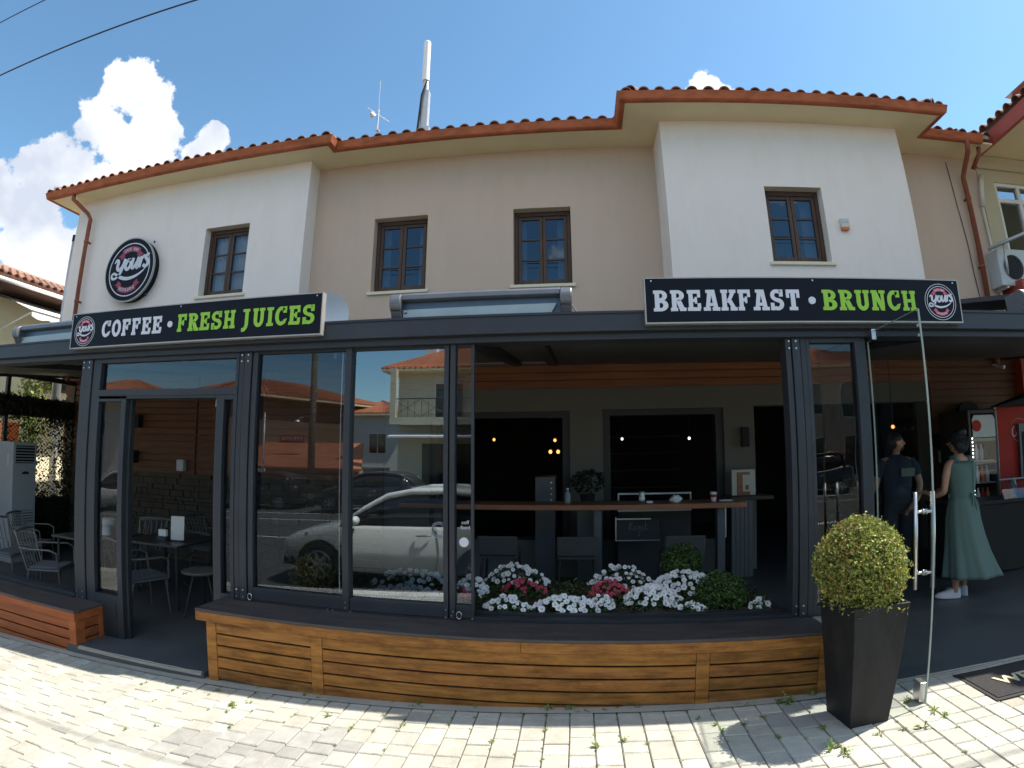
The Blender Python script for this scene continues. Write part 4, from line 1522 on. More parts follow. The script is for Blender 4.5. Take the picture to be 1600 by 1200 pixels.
mb.build('small_dish', None, s_)
for zz in (8.2, 8.5, 8.8):
    mb = MB().use('galv').box(-4.28, -4.2, 9.96, 10.04, zz, zz + .03)
    mb.build('clip', None, s_)

# ------------------------------------------------------------------ overhead cables
def catenary(name, label, a, b, sag, r):
    pts = []
    for i in range(41):
        t = i / 40
        p = Vector(a).lerp(Vector(b), t); p.z -= sag * 4 * t * (1 - t)
        pts.append(p)
    mb = MB().use('cable').tube(pts, r, 6)
    return tag(mb.build(name, None, None, smooth=True), label, 'cable', 'overhead cables crossing the sky')


catenary('overhead_cable', 'lower and longer overhead cable crossing the sky at top left', (-26, 3.17, 6.05), (24, 3.17, 6.05), .25, .009)
catenary('overhead_cable', 'short upper overhead cable in the top left corner of the sky', (-26, 2.6, 6.15), (24, 2.6, 6.15), .25, .006)

# ------------------------------------------------------------------ plants
def ball_bush(mb, c, rx, rz, n, size, tint=(.5, 1.4), bumps=6, low=-.95, amp=.10, mixed=False):
    lumps = [(rdir(), random.uniform(-amp, amp * .8)) for _ in range(bumps * 3)]
    dry = [rdir() for _ in range(7)]
    pts = []
    for i in range(n):
        d = rdir()
        if d.z < low: continue
        f = 1.
        for l, a in lumps:
            f += a * max(0, d.dot(l)) ** 8
        rr = f * random.uniform(.80, 1.0) if random.random() < .8 else f * random.uniform(.55, 1.06)
        pts.append((Vector(c) + Vector((d.x * rx * rr, d.y * rx * rr, d.z * rz * rr)), d))
    if not mixed:
        leaf_cloud(mb, pts, size, .45, tint, .16)
        return
    b0 = len(mb.tints)
    leaf_cloud(mb, pts, size, .45, tint, .16)
    for i, (p_, d) in enumerate(pts):
        t = mb.tints[b0 + i]
        dr = max(d.dot(q) for q in dry)
        u = random.random()
        if u < .18 + .45 * max(0, dr - .75) * 4: t = (t[0] * .95, t[1] * .66, t[2] * .85)
        elif u > .90: t = (t[0] * 1.5, t[1] * 1.45, t[2] * 1.1)
        elif u > .62: t = (t[0] * .72, t[1] * .88, t[2] * .8)
        mb.tints[b0 + i] = t


def twigs(mb, c, rx, rz, n, base):
    for i in range(n):
        d = rdir(); d.z = abs(d.z) * .8 + .1
        e = Vector(c) + Vector((d.x * rx * .8, d.y * rx * .8, d.z * rz * .8 - .05))
        b_ = Vector(base) + Vector((random.uniform(-.03, .03), random.uniform(-.03, .03), 0))
        m_ = b_.lerp(e, .5) + rdir() * .02
        mb.tube([b_, m_, e], [.006, .004, .002], 4)


px, py = 1.675, 2.985
pz = gz(px)
s_ = empty('potted_bush', (px, py, pz), 'clipped yellow green box ball in a tall tapered charcoal planter beside the open glass door', 'plant')
ang = R(6)
def rq(h, z):
    return [(px + h * (math.cos(ang) * a - math.sin(ang) * b), py + h * (math.sin(ang) * a + math.cos(ang) * b), z) for a, b in ((-1, -1), (1, -1), (1, 1), (-1, 1))]
mb = MB()
mb.rings([rq(.128, pz), rq(.130, pz + .01), rq(.185, pz + .715), rq(.187, pz + .725), rq(.180, pz + .727), rq(.172, pz + .725), rq(.168, pz + .66)], cap=True)
mb.build('planter', 'pot', s_, bevel=.003)
mb = MB()
g = 8
for i in range(g):
    for j in range(g):
        q = []
        for a, b in ((i, j), (i + 1, j), (i + 1, j + 1), (i, j + 1)):
            u, v = -1 + 2 * a / g, -1 + 2 * b / g
            q.append((px + .168 * (math.cos(ang) * u - math.sin(ang) * v), py + .168 * (math.sin(ang) * u + math.cos(ang) * v), pz + .67 + .02 * math.sin(a * 2.1 + b * 1.3)))
        mb.quad(*q)
mb.build('potting_soil', 'soil', s_)
mb = MB(); bc = (px - .01, py, pz + .925)
twigs(mb, bc, .27, .25, 60, (px, py, pz + .67))
mb.build('twigs', 'twig', s_)
M['leaf_y'] = mat('box_leaf_yellow', (.37, .40, .085), .5, var=.5, scale=9, attr='tint', trans=.28, col2=(.20, .225, .05))  # yellow green leaf colour of the potted ball
mb = MB()
ball_bush(mb, bc, .278, .268, 17500, .0102, (.45, 1.5), bumps=9, amp=.07, mixed=True)
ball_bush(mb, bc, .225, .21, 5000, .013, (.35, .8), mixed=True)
for _ in range(45):          # stray sprigs standing out of the clipped ball
    d = rdir()
    if d.z < -.3: continue
    q0 = Vector(bc) + Vector((d.x * .262, d.y * .262, d.z * .25)); l_ = random.uniform(.012, .032)
    leaf_cloud(mb, [(q0 + d * l_ * t + rdir() * .006, d) for t in (.2, .4, .6, .8, 1)], .009, .5, (.8, 1.6), .1)
pts = []
for _ in range(1300):        # skirt hanging over the planter rim
    a = random.uniform(0, 2 * math.pi); rr = random.uniform(.13, .235)
    pts.append((Vector((bc[0] + rr * math.cos(a), bc[1] + rr * math.sin(a), pz + random.uniform(.70, .80))), Vector((math.cos(a), math.sin(a), -.2)).normalized()))
leaf_cloud(mb, pts, .010, .5, (.5, 1.3), .14)
pts = [(Vector(bc) + Vector((random.uniform(-.2, .2), random.uniform(-.2, .2), random.uniform(-.26, -.18))), Vector((0, 0, -1))) for _ in range(350)]
leaf_cloud(mb, pts, .012, .6, (.5, 1.3), .15)
mb.build('foliage', 'leaf_y', s_)

# weeds in the paving joints
random.seed(21)
def weed(mb, x, y, s):
    z = gz(x)
    for k in range(random.randint(7, 16)):
        a = random.uniform(0, 2 * math.pi); l = s * random.uniform(.4, 1.1)
        h = s * random.uniform(.1, .8)
        d = Vector((math.cos(a), math.sin(a), 0)); sd = Vector((-d.y, d.x, 0)) * l * .13
        b_ = Vector((x, y, z)); m_ = b_ + d * l * .5 + Vector((0, 0, h)); e = b_ + d * l + Vector((0, 0, h * .7))
        mb.tint = tin(.6, 1.3, .15)
        mb.quad(b_, m_ - sd, e, m_ + sd)
        for q in range(3):
            p = b_.lerp(e, random.uniform(.3, 1)) + Vector((0, 0, h * .6))
            t = Vector((random.uniform(-1, 1), random.uniform(-1, 1), random.uniform(-.2, .6))).normalized() * s * .16
            u = Vector((random.uniform(-1, 1), random.uniform(-1, 1), 0)).normalized() * s * .09
            mb.quad(p - t, p - u, p + t, p + u)


mb = MB()
spots = []
for _ in range(170):
    cx_ = -13.8 + PW * round((random.uniform(-3.2, 2.4) + 13.8) / PW)
    y = 3.36 - abs(random.gauss(0, .42))
    spots.append((cx_ + random.uniform(-.006, .006), y, random.uniform(.010, .030)))
for _ in range(26):
    spots.append((random.uniform(-2.5, 2.2), random.uniform(3.28, 3.33), random.uniform(.02, .045)))
for (ppx, ppy, s) in ((860, 1090, .055), (890, 1110, .05), (655, 1098, .05), (1250, 1070, .07), (1230, 1098, .07), (1285, 1140, .055), (1420, 1098, .055), (1460, 1113, .055), (1443, 1140, .07), (1300, 1172, .07), (1318, 1180, .06), (1120, 1135, .05),
                      (1410, 1140, .04), (1375, 1150, .05), (515, 1120, .045), (462, 1118, .04), (390, 1100, .045), (290, 1085, .035), (1212, 1098, .06), (975, 1160, .05), (935, 1170, .05), (1090, 1125, .035), (630, 1135, .035), (1475, 1120, .05), (365, 1105, .05), (340, 1080, .04)):
    z = 0.
    for _ in range(6):
        d_ = ray(ppx, ppy); t_ = (z - CAM_H) / d_[2]; x_, y_ = d_[0] * t_, d_[1] * t_; z = gz(x_)
    spots.append((x_, min(y_, 3.32), s))
for (x, y, s) in spots:
    if y > .5: weed(mb, x, y, s * random.uniform(.65, 1.0))
mb.tint = None
tag(mb.build('weeds', 'weed'), 'small weeds and moss growing in the joints of the paving', 'weeds', kind='stuff')

# planter bed behind the glass
mb = MB().use('dark2')
mb.box(-2.40, 1.50, 3.81, 3.86, .05, .485).box(-2.40, 1.50, 4.72, 4.77, .05, .485).box(-2.45, -2.40, 3.81, 4.77, .05, .485).box(1.46, 1.51, 3.861, 4.719, .05, .485)
pl = mb.build('planter_bed')
tag(pl, 'long raised concrete flower trough behind the glass panes', 'planter')
random.seed(5)
mb = MB()
g = 60
hz = lambda a, b: .475 + .014 * math.sin(a * 1.9 + b) + .012 * math.sin(b * 2.7 - a * .7)
for i in range(g):
    for j in range(14):
        q = []
        for a, b in ((i, j), (i + 1, j), (i + 1, j + 1), (i, j + 1)):
            q.append((-2.40 + 3.86 * a / g, 3.86 + .86 * b / 14, hz(a, b)))
        mb.quad(*q)
o_ = mb.build('soil', 'soil', pl)


def petunia(mb, c, nrm_, r):
    c = Vector(c)
    t = nrm_.cross(Vector((.3, .5, .8))).normalized(); b_ = nrm_.cross(t)
    k = random.uniform(.86, 1.08); mb.tint = (k, k, k * 1.02)
    n = 10; a0 = random.uniform(0, 6)
    rim = []
    for i in range(n):
        a = a0 + 2 * math.pi * i / n
        rr = r * (1.0 if i % 2 == 0 else .86)
        rim.append(c + (t * math.cos(a) + b_ * math.sin(a)) * rr + nrm_ * r * .18 * (1 if i % 2 == 0 else .7))
    inn = [c + (t * math.cos(a0 + 2 * math.pi * i / n) + b_ * math.sin(a0 + 2 * math.pi * i / n)) * r * .28 - nrm_ * r * .04 for i in range(n)]
    for i in range(n):
        mb.quad(inn[i], inn[(i + 1) % n], rim[(i + 1) % n], rim[i])
    mb.tint = (k * .55, k * .62, k * .40)
    mb.quad(*[c + (p - c) * 1.0 - nrm_ * r * .12 if False else p - nrm_ * r * .0 for p in inn])


def flower_plant(label, x, y, w_, d_, h_, n, col, nleaf=500, z0=.475, r=.026):
    s_ = empty('petunia_plant', (x, y, z0), label, 'flowers', 'petunias in the trough behind the glass')
    ml = MB()
    pts = []
    for _ in range(nleaf):
        a = random.uniform(0, 2 * math.pi); rr = math.sqrt(random.random())
        u, v = rr * math.cos(a), rr * math.sin(a)
        zz = z0 + h_ * (1 - rr * rr * .8) * random.uniform(.1, .95)
        pts.append(((x + u * w_, y + v * d_, zz), Vector((u * .5, v * .5 - .2, .8)).normalized()))
    leaf_cloud(ml, pts, .016, .5, (.4, 1.2), .12)
    ml.build('leaves', 'leaf_d', s_)
    mf = MB()
    placed = []
    tries = 0
    while len(placed) < n and tries < n * 12:
        tries += 1
        a = random.uniform(0, 2 * math.pi); rr = math.sqrt(random.random())
        u, v = rr * math.cos(a), rr * math.sin(a)
        zz = z0 + h_ * (1 - rr * rr * .75) + random.uniform(-.01, .015)
        p = Vector((x + u * w_, y + v * d_, zz))
        if any((p - q).length < r * 1.25 for q in placed): continue
        if math.sin(p.x * 31 + 2 * math.sin(p.y * 23)) * math.sin(p.y * 37 + p.x * 11) > .35: continue
        placed.append(p)
        nn = (Vector((u * .6 - x * .1, -.75 + v * .4, .75)) + rdir() * .35).normalized()
        petunia(mf, p, nn, r * random.uniform(.62, 1.15))
    mf.tint = None
    mf.build('blossoms', 'petal_w' if col == 'w' else 'petal_r', s_)
    return s_


W_ = 'white petunia '
flower_plant(W_ + 'mound in the front of the trough just right of the last glass pane', -.50, 3.90, .17, .08, .10, 34, 'w')
flower_plant(W_ + 'mound in the front middle of the trough, below the red flowers', -.06, 3.90, .25, .08, .12, 62, 'w')
flower_plant(W_ + 'tuft standing alone between two larger white mounds at the front', .20, 4.0, .09, .09, .10, 18, 'w')
flower_plant(W_ + 'drift sloping from the red flowers down to the front on the right', .58, 4.08, .22, .16, .15, 80, 'w')
flower_plant(W_ + 'drift behind, reaching up to the right hand box ball', .90, 4.38, .30, .18, .18, 92, 'w', r=.025)
flower_plant(W_ + 'mound at the back right of centre, behind the red flowers', .38, 4.50, .28, .12, .22, 56, 'w', r=.024)
flower_plant(W_ + 'mound at the back left, above the smaller red flowers', -.50, 4.50, .30, .13, .22, 58, 'w', r=.024)
flower_plant(W_ + 'mound behind the narrow glass pane', -.84, 4.25, .14, .14, .17, 34, 'w')
flower_plant(W_ + 'row low behind the stacked glass panes', -1.30, 3.98, .42, .10, .12, 95, 'w')
flower_plant(W_ + 'row further back behind the stacked glass panes', -1.35, 4.35, .38, .12, .18, 60, 'w')
flower_plant(W_ + 'sprig left of the right hand box ball at the front', .86, 3.90, .10, .05, .06, 20, 'w')
flower_plant(W_ + 'sprig in the right corner of the trough', 1.36, 3.92, .08, .05, .05, 10, 'w')
flower_plant('dense crimson petunia mound in the middle of the trough', .27, 4.24, .17, .09, .15, 70, 'r', r=.022)
flower_plant('small crimson petunias under the back left white mound', -.42, 4.33, .20, .08, .13, 34, 'r', r=.022)
flower_plant('crimson petunia behind the narrow glass pane', -.88, 4.05, .10, .06, .12, 16, 'r', r=.022)
s_ = MB()
pts = [((random.uniform(-2.3, 1.45), random.uniform(3.9, 4.7), random.uniform(.48, .56)), Vector((0, -.3, .9))) for _ in range(5200)]
leaf_cloud(s_, pts, .015, .6, (.35, 1.1), .15)
tag(s_.build('ground_cover', 'leaf_d'), 'low green ground cover between the flowers of the trough', 'ground cover', kind='stuff')


def inner_ball(label, x, y, z, r, m, n=3600):
    s_ = empty('box_ball', (x, y, .475), label, 'bush', 'clipped box balls in the trough')
    mb = MB(); twigs(mb, (x, y, z), r, r, 30, (x, y, .47)); mb.build('twigs', 'twig', s_)
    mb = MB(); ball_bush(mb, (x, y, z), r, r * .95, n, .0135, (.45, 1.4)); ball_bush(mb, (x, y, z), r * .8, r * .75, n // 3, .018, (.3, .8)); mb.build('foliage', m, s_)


M['leaf_o'] = mat('box_leaf_olive', (.34, .27, .09), .6, var=.4, scale=9, attr='tint', trans=.25, col2=(.20, .17, .05))
inner_ball('olive brown clipped ball behind the first glass pane', *at(488, 898, 4.05), .185, 'leaf_o')
inner_ball('dark green clipped ball at the back of the trough, partly behind flowers', *at(1064, 880, 4.62), .185, 'leaf_d')
inner_ball('green clipped ball at the right front of the trough', *at(1128, 930, 4.05), .20, 'leaf_d', 4200)

# ------------------------------------------------------------------ bar and bar things
BY = 5.6
s_ = empty('bar_counter', (.4, BY + .25, fz(.4)), 'long brown timber bar on grey steel legs across the terrace', 'bar counter')
zb_ = 1.10
xL, xR = -1.9, 1.81
mb = MB().use('bar').box(xL, xR, BY, BY + .45, zb_ - .055, zb_)
mb.build('bar_top', None, s_, bevel=.006)
for x in (-1.55, .20, 1.53):
    mb = MB().use('steelg').box(x - .0, x + .085, BY + .16, BY + .26, fz(x), zb_ - .056)
    mb.build('leg', None, s_, bevel=.004)
    mb = MB().use('steelg').box(x - .06, x + .145, BY + .08, BY + .36, fz(x), fz(x) + .02)
    mb.build('foot_plate', None, s_)
FI = fz(0)
proto = None
for i, (x, lb) in enumerate(((-.77, 'left end bar chair, under the left part of the bar'), (.02, 'middle bar chair, left of the bar leg'), (1.08, 'right bar chair, behind the dark green ball'))):
    lb = 'grey upholstered ' + lb
    if proto is None:
        proto = empty('bar_chair', (0, 0, 0), lb, 'chair', 'bar chairs tucked under the bar')
        mb = MB().use('fabric').hexa([(-.20, -.22, .56), (.20, -.22, .56), (.20, .18, .56), (-.20, .18, .56)], [(-.19, -.20, .63), (.19, -.20, .63), (.19, .18, .63), (-.19, .18, .63)])
        mb.build('seat', None, proto, bevel=.02)
        mb = MB().use('fabric').hexa([(-.20, -.25, .60), (.20, -.25, .60), (.20, -.20, .60), (-.20, -.20, .60)], [(-.20, -.29, .80), (.20, -.29, .80), (.20, -.25, .80), (-.20, -.25, .80)])
        mb.build('backrest', None, proto, bevel=.015)
        for sx in (-1, 1):
            for sy in (-1, 1):
                MB().use('dark2').tube([(sx * .17, sy * .17, .56), (sx * .21, sy * .21, 0)], .014, 8).build('leg', None, proto)
        MB().use('dark2').tube([(-.2, -.19, .22), (.2, -.19, .22), (.2, .19, .22), (-.2, .19, .22)], .009, 6, closed=True).build('foot_rest', None, proto)
        o_ = proto
    else:
        o_ = copy_tree(proto); o_['label'] = lb
    o_.location = (x, BY - .06, FI + .0)

def bottle(name, label, x, y, z, h, r, m, cat='bottle', capm='plastic_w'):
    s_ = empty(name, (x, y, z), label, cat)
    MB().use(m).lathe([(0, z), (r, z), (r, z + h * .1), (r * .93, z + h * .3), (r, z + h * .5), (r * .9, z + h * .68), (r * .42, z + h * .84), (r * .40, z + h * .9), (0, z + h * .9)], (x, y, 0), 16).build('body', None, s_, smooth=True)
    MB().use(capm).lathe([(0, z + h * .9), (r * .5, z + h * .9), (r * .5, z + h), (0, z + h)], (x, y, 0), 12).build('cap', None, s_)
    return s_


p = at(887, 787, BY + .2)
bottle('water_bottle', 'small clear plastic water bottle standing on the bar', p.x, p.y, zb_, .165, .033, 'lampglass')
p = at(1003, 785, BY + .2)
s_ = empty('drinks_can', (p.x, p.y, zb_), 'silver grey drinks can standing on the bar above the low cabinet', 'can')
MB().use('alu').lathe([(0, zb_), (.027, zb_), (.033, zb_ + .012), (.033, zb_ + .11), (.026, zb_ + .125), (0, zb_ + .123)], (p.x, p.y, 0), 18).build('body', None, s_, smooth=True)
MB().use('paper').lathe([(.0336, zb_ + .03), (.0338, zb_ + .03), (.0338, zb_ + .06), (.0336, zb_ + .06)], (p.x, p.y, 0), 18).build('printed_band', None, s_)
tag(MB().use('paper').box(p.x + .045, p.x + .11, p.y - .06, p.y - .03, zb_, zb_ + .022).build('tissue_pack', bevel=.004), 'small white pack lying on the bar beside the can', 'pack')
p = at(1056, 781, BY + .2)
mb = MB()
rs = []
for k in range(6):
    t = k / 5
    rs.append([(p.x + math.cos(a) * (.075 * math.sin(math.pi * (.15 + t * .8)) + random.uniform(-.012, .012)), p.y + math.sin(a) * .05, zb_ + .075 * t + random.uniform(-.006, .006) * (k > 0)) for a in [2 * math.pi * i / 14 for i in range(14)]])
mb.rings(rs)
tag(mb.build('napkin', 'paper'), 'crumpled pale napkin lying on the bar', 'napkin')
p = at(1115, 783, BY + .2)
s_ = empty('paper_cup', (p.x, p.y, zb_), 'white paper cup with red print on the bar near its right end', 'cup')
MB().use('paper').lathe([(0, zb_), (.026, zb_), (.037, zb_ + .10), (.034, zb_ + .10), (.024, zb_ + .01), (0, zb_ + .01)], (p.x, p.y, 0), 18).build('cup_body', None, s_, smooth=False)
MB().use('red').lathe([(.0322, zb_ + .045), (.0332, zb_ + .045), (.0355, zb_ + .075), (.0345, zb_ + .075)], (p.x, p.y, 0), 10).build('printed_patch', None, s_)
tag(MB().use('plastic_w').box(p.x + .06, p.x + .20, p.y - .04, p.y - .015, zb_, zb_ + .015).build('lighter', bevel=.003), 'thin white lighter lying right of the paper cup', 'lighter')

# low things behind the bar
s_ = empty('ice_cream_chest', (.75, 6.45, FI), 'low dark display chest with a steel edge behind the bar', 'cabinet')
a_ = at(965, 765, 6.3); b_ = at(1080, 835, 6.3)
MB().use('dark2').box(a_.x, b_.x, 6.3, 6.85, FI, .98).build('chest_body', None, s_, bevel=.01)
MB().use('alu').box(a_.x, b_.x, 6.27, 6.30, 1.15, 1.17).box(a_.x, a_.x + .015, 6.27, 6.30, .98, 1.15).box(b_.x - .015, b_.x, 6.27, 6.30, .98, 1.15).box(a_.x, b_.x, 6.27, 6.299, .955, .98).build('rail', None, s_)
a_ = at(963, 808, 5.95); b_ = at(1031, 843, 5.95)
s_ = empty('chalk_board', ((a_.x + b_.x) / 2, 5.95, b_.z), 'black panel with a small handwritten word and a thin frame under the bar', 'board')
MB().use('slate').box(a_.x, b_.x, 5.95, 5.97, b_.z, a_.z - .03).build('panel', None, s_)
MB().use('alu').box(a_.x, b_.x - .1, 5.94, 5.948, a_.z - .03, a_.z - .015).box(a_.x - .012, a_.x, 5.94, 5.96, b_.z, a_.z).box(a_.x - .012, b_.x, 5.94, 5.948, b_.z - .01, b_.z).build('frame', None, s_)
mb = MB().use('alu_w')
for k, q in enumerate(([(-.9, .1, .08), (-.7, .9, .08), (-.75, .1, .08)], [(-.5, .8, .08), (-.72, .4, .08), (-.45, .1, .08)], [(-.3, .5, .08), (-.35, .15, .08), (-.15, .2, .08), (-.15, .5, .08), (-.1, .1, .08)], [(.0, .5, .08), (.05, .2, .08), (.2, .5, .08), (.1, -.4, .08), (-.05, -.3, .08)], [(.3, .3, .08), (.45, .5, .08), (.35, .1, .08), (.55, .2, .08)], [(.65, .9, .08), (.65, .1, .08)], [(.9, .6, .08), (.67, .35, .08), (.95, .1, .08)])):
    ribbon(mb, q, (a_.x + b_.x) / 2, (a_.z + b_.z) / 2 - .03, .12, 5.947, k)
mb.build('chalk_writing', None, s_)
p = at(1133, 800, 5.95)
tag(MB().use('screw').tube([(p.x, 5.95, p.z - .28), (p.x, 5.95, p.z + .14)], .012, 8).box(p.x - .03, p.x, 5.94, 5.96, p.z + .06, p.z + .08).build('steel_handle'), 'upright steel handle bar under the bar top, right of the black panel', 'handle')
# drawers cabinet behind bar
a_ = at(836, 745, 6.5); b_ = at(868, 787, 6.5)
s_ = empty('drawer_unit', (a_.x, 6.5, FI), 'grey drawer cabinet behind the left part of the bar', 'cabinet')
MB().use('steelg').box(a_.x, b_.x, 6.5, 6.9, FI, a_.z).build('carcass', None, s_, bevel=.005)
mb = MB().use('screw')
for k in range(4):
    mb.cyl((b_.x - .05, 6.485, a_.z - .07 - k * .07), (b_.x - .05, 6.5, a_.z - .07 - k * .07), .009)
mb.build('knobs', None, s_)
# plant on bar behind
p = at(918, 782, 6.3)
s_ = empty('bar_plant', (p.x, 6.3, 1.05), 'dark leafy pot plant behind the bar against the grey pillar', 'plant')
MB().use('pot').lathe([(0, 1.02), (.07, 1.02), (.09, 1.16), (0, 1.15)], (p.x, 6.3, 0), 14).build('pot', None, s_)
mb = MB(); ball_bush(mb, (p.x, 6.3, 1.30), .20, .14, 260, .032, (.3, .8), bumps=3); mb.build('foliage', 'ivy', s_)
MB().use('steelg').box(p.x - .12, p.x + .12, 6.2, 6.4, FI, 1.02).build('stand', None, s_)
# framed poster on the shelf
a_ = at(1143, 734, 6.75); b_ = at(1181, 775, 6.75)
s_ = empty('picture_board', ((a_.x + b_.x) / 2, 6.75, b_.z), 'pale square picture board with rounded corners standing on the right shelf', 'picture')
MB().use('plastic_y').box(a_.x, b_.x, 6.75, 6.77, b_.z, a_.z).build('board', None, s_, bevel=.02)
mb = MB().use('bar')
u, v = b_.x - a_.x, a_.z - b_.z
for (p0, q0, p1, q1) in ((.22, .05, .45, .80), (.22, .80, .75, .9), (.45, .05, .75, .18), (.58, .25, .70, .42)):
    mb.box(a_.x + u * p0, a_.x + u * p1, 6.738, 6.75, b_.z + v * q0, b_.z + v * q1)
mb.build('print', None, s_)
a_ = at(1143, 776, 6.6); b_ = at(1207, 782, 6.6)
s_ = empty('side_shelf', ((a_.x + b_.x) / 2, 6.7, FI), 'small grey shelf unit with boarded front right of the bar', 'shelf')
MB().use('stone').box(a_.x, b_.x, 6.55, 6.95, a_.z - .04, a_.z).build('shelf_board', None, s_)
mb = MB().use('steelg')
for k in range(5):
    mb.box(a_.x + .0 + k * .055, a_.x + .05 + k * .055, 6.6, 6.95, FI, a_.z - .041)
mb.build('boarded_front', None, s_)
# wall sconce
a_ = at(1157, 668, 6.95); b_ = at(1169, 698, 6.95)
s_ = empty('wall_lamp', (a_.x, 6.95, a_.z), 'black box shaped wall lamp on the grey pillar', 'lamp')
MB().use('groove').box(a_.x, b_.x, 6.88, 6.95, b_.z, a_.z).build('lamp_body', None, s_, bevel=.004)
MB().use('dark2').box(a_.x + .03, b_.x - .03, 6.95, 6.999, b_.z + .1, a_.z - .1).build('bracket', None, s_)
# hanging lamps inside
def pendant(name, label, ppx, ppy, Y, warm=True, r=.045):
    p = at(ppx, ppy, Y)
    s_ = empty(name, (p.x, Y, p.z), label, 'lamp', 'small lamps glowing in the dark room')
    MB().use('bulb' if warm else 'bulb_w').lathe([(0, p.z - r), (r * .6, p.z - r * .8), (r, p.z), (r * .6, p.z + r), (0, p.z + r * 1.1)], (p.x, Y, 0), 12).build('bulb', None, s_, smooth=True)
    MB().use('dark2').tube([(p.x, Y, p.z + r * 1.1), (p.x, Y, 2.85)], .006, 5).lathe([(0, p.z + r * 1.05), (r * .7, p.z + r * 1.05), (r * .5, p.z + r * 1.9), (0, p.z + r * 1.9)], (p.x, Y, 0), 10).build('cord', None, s_)
pendant('pendant_lamp', 'warm bulb alone in the left opening', 772, 687, 9, True, .025)
pendant('pendant_lamp', 'warm bulb above a pair of amber shades in the left opening', 867, 688, 9, True, .027)
pendant('pendant_lamp', 'left one of the pair of amber lamp shades', 860, 706, 9, True, .032)
pendant('pendant_lamp', 'right one of the pair of amber lamp shades', 872, 706, 9, True, .032)
pendant('pendant_lamp', 'whitish lamp at the left of the middle opening', 972, 686, 9.5, False, .024)
pendant('pendant_lamp', 'whitish lamp at the right of the middle opening', 1077, 685, 9.5, False, .026)
pendant('pendant_lamp', 'yellow bulb above the man behind the glass door', 1395, 667, 6.7, True, .024)

# ------------------------------------------------------------------ tables and chairs on the left
def table(label, x, y, w_, d_, h_=.70, rot=0, m='table'):
    s_ = empty('cafe_table', (0, 0, 0), label, 'table', 'dark café tables')
    MB().use(m).box(-w_ / 2, w_ / 2, -d_ / 2, d_ / 2, h_ - .025, h_).build('table_top', None, s_, bevel=.004)
    for sx in (-1, 1):
        for sy in (-1, 1):
            MB().use('dark2').tube([(sx * (w_ / 2 - .06), sy * (d_ / 2 - .06), h_ - .026), (sx * (w_ / 2 - .06), sy * (d_ / 2 - .06), 0)], .017, 8).build('leg', None, s_)
    MB().use('dark2').tube([(-w_ / 2 + .06, 0, .12), (w_ / 2 - .06, 0, h_ - .1)], .008, 5).tube([(w_ / 2 - .06, 0, .12), (-w_ / 2 + .06, 0, h_ - .1)], .008, 5).build('brace', None, s_)
    s_.location = (x, y, fz(x)); s_.rotation_euler.z = R(rot)
    return s_


def make_chair(m='chair', arms=True):
    c = empty('spindle_chair', (0, 0, 0), 'x', 'chair', 'metal spindle chairs of the terrace')
    # faces +y, back at -y
    MB().use('seat').box(-.20, .20, -.18, .22, .405, .445).build('cushion', None, c, bevel=.015)
    MB().use(m).tube([(-.22, .22, .40), (.22, .22, .40), (.20, -.20, .40), (-.20, -.20, .40)], .012, 8, closed=True).build('seat_frame', None, c)
    mb = MB().use(m)
    mb.tube([(-.20, -.20, .40), (-.235, -.33, .84)], .012, 8).tube([(.20, -.20, .40), (.235, -.33, .84)], .012, 8)
    mb.tube([(-.245, -.335, .84), (-.12, -.355, .855), (.12, -.355, .855), (.245, -.335, .84)], .016, 8)
    for k in range(1, 6):
        t = k / 6
        mb.tube([(-.20 + .40 * t, -.20, .40), (-.225 + .45 * t, -.345, .845)], .007, 6)
    mb.build('backrest', None, c)
    for sx in (-1, 1):
        MB().use(m).tube([(sx * .20, .20, .40), (sx * .225, .24, 0)], [.013, .009], 8).build('leg', None, c)
        MB().use(m).tube([(sx * .19, -.18, .40), (sx * .215, -.27, 0)], [.013, .009], 8).build('leg', None, c)
        if arms:
            MB().use(m).tube([(sx * .225, -.29, .66), (sx * .28, -.1, .655), (sx * .285, .12, .655), (sx * .27, .20, .62), (sx * .235, .22, .40)], .011, 8).build('armrest', None, c)
    return c


ch0 = make_chair()
ch0.location = (-5.68, 4.32, fz(-5.7) - .02); ch0.rotation_euler.z = R(-62); ch0.scale = (.92, .92, .92)
ch0['label'] = 'pale spindle chair with arms nearest the front in the left bay, turned sideways'
def chair_at(x, y, rot, label, sc=.92):
    o = copy_tree(ch0); o.location = (x, y, fz(x)); o.rotation_euler.z = R(rot); o['label'] = label; o.scale = (sc, sc, sc)
    return o
table('dark café table in the left bay behind the pale chair', -5.35, 4.75, .75, .75)
chair_at(-6.75, 4.55, -80, 'spindle chair cut by the left edge of the picture')
chair_at(-7.25, 5.25, -60, 'spindle chair in front of the standing air conditioner')
chair_at(-6.25, 5.55, 200, 'spindle chair facing the street at the back of the left bay')
chair_at(-5.45, 5.5, 185, 'spindle chair half hidden by the left door post')
table('dark café table inside the left doorway', -4.42, 4.95, .85, .75)
ch_ = chair_at(-4.35, 4.42, -20, 'dark spindle chair with its back to the street in the left doorway')
chair_at(-5.15, 5.45, 215, 'spindle chair beyond the doorway table, facing the street')
table('dark café table at the back of the left room', -4.3, 6.25, .8, .7)
chair_at(-4.9, 6.3, -90, 'spindle chair at the left side of the rear table')
s_ = empty('stool', (-3.72, 4.62, 0), 'round topped pale stool beside the doorway table', 'stool')
zf = fz(-3.72)
MB().use('chair').lathe([(0, zf + .44), (.19, zf + .44), (.20, zf + .455), (.19, zf + .465), (0, zf + .465)], (-3.72, 4.62, 0), 24).build('seat', None, s_)
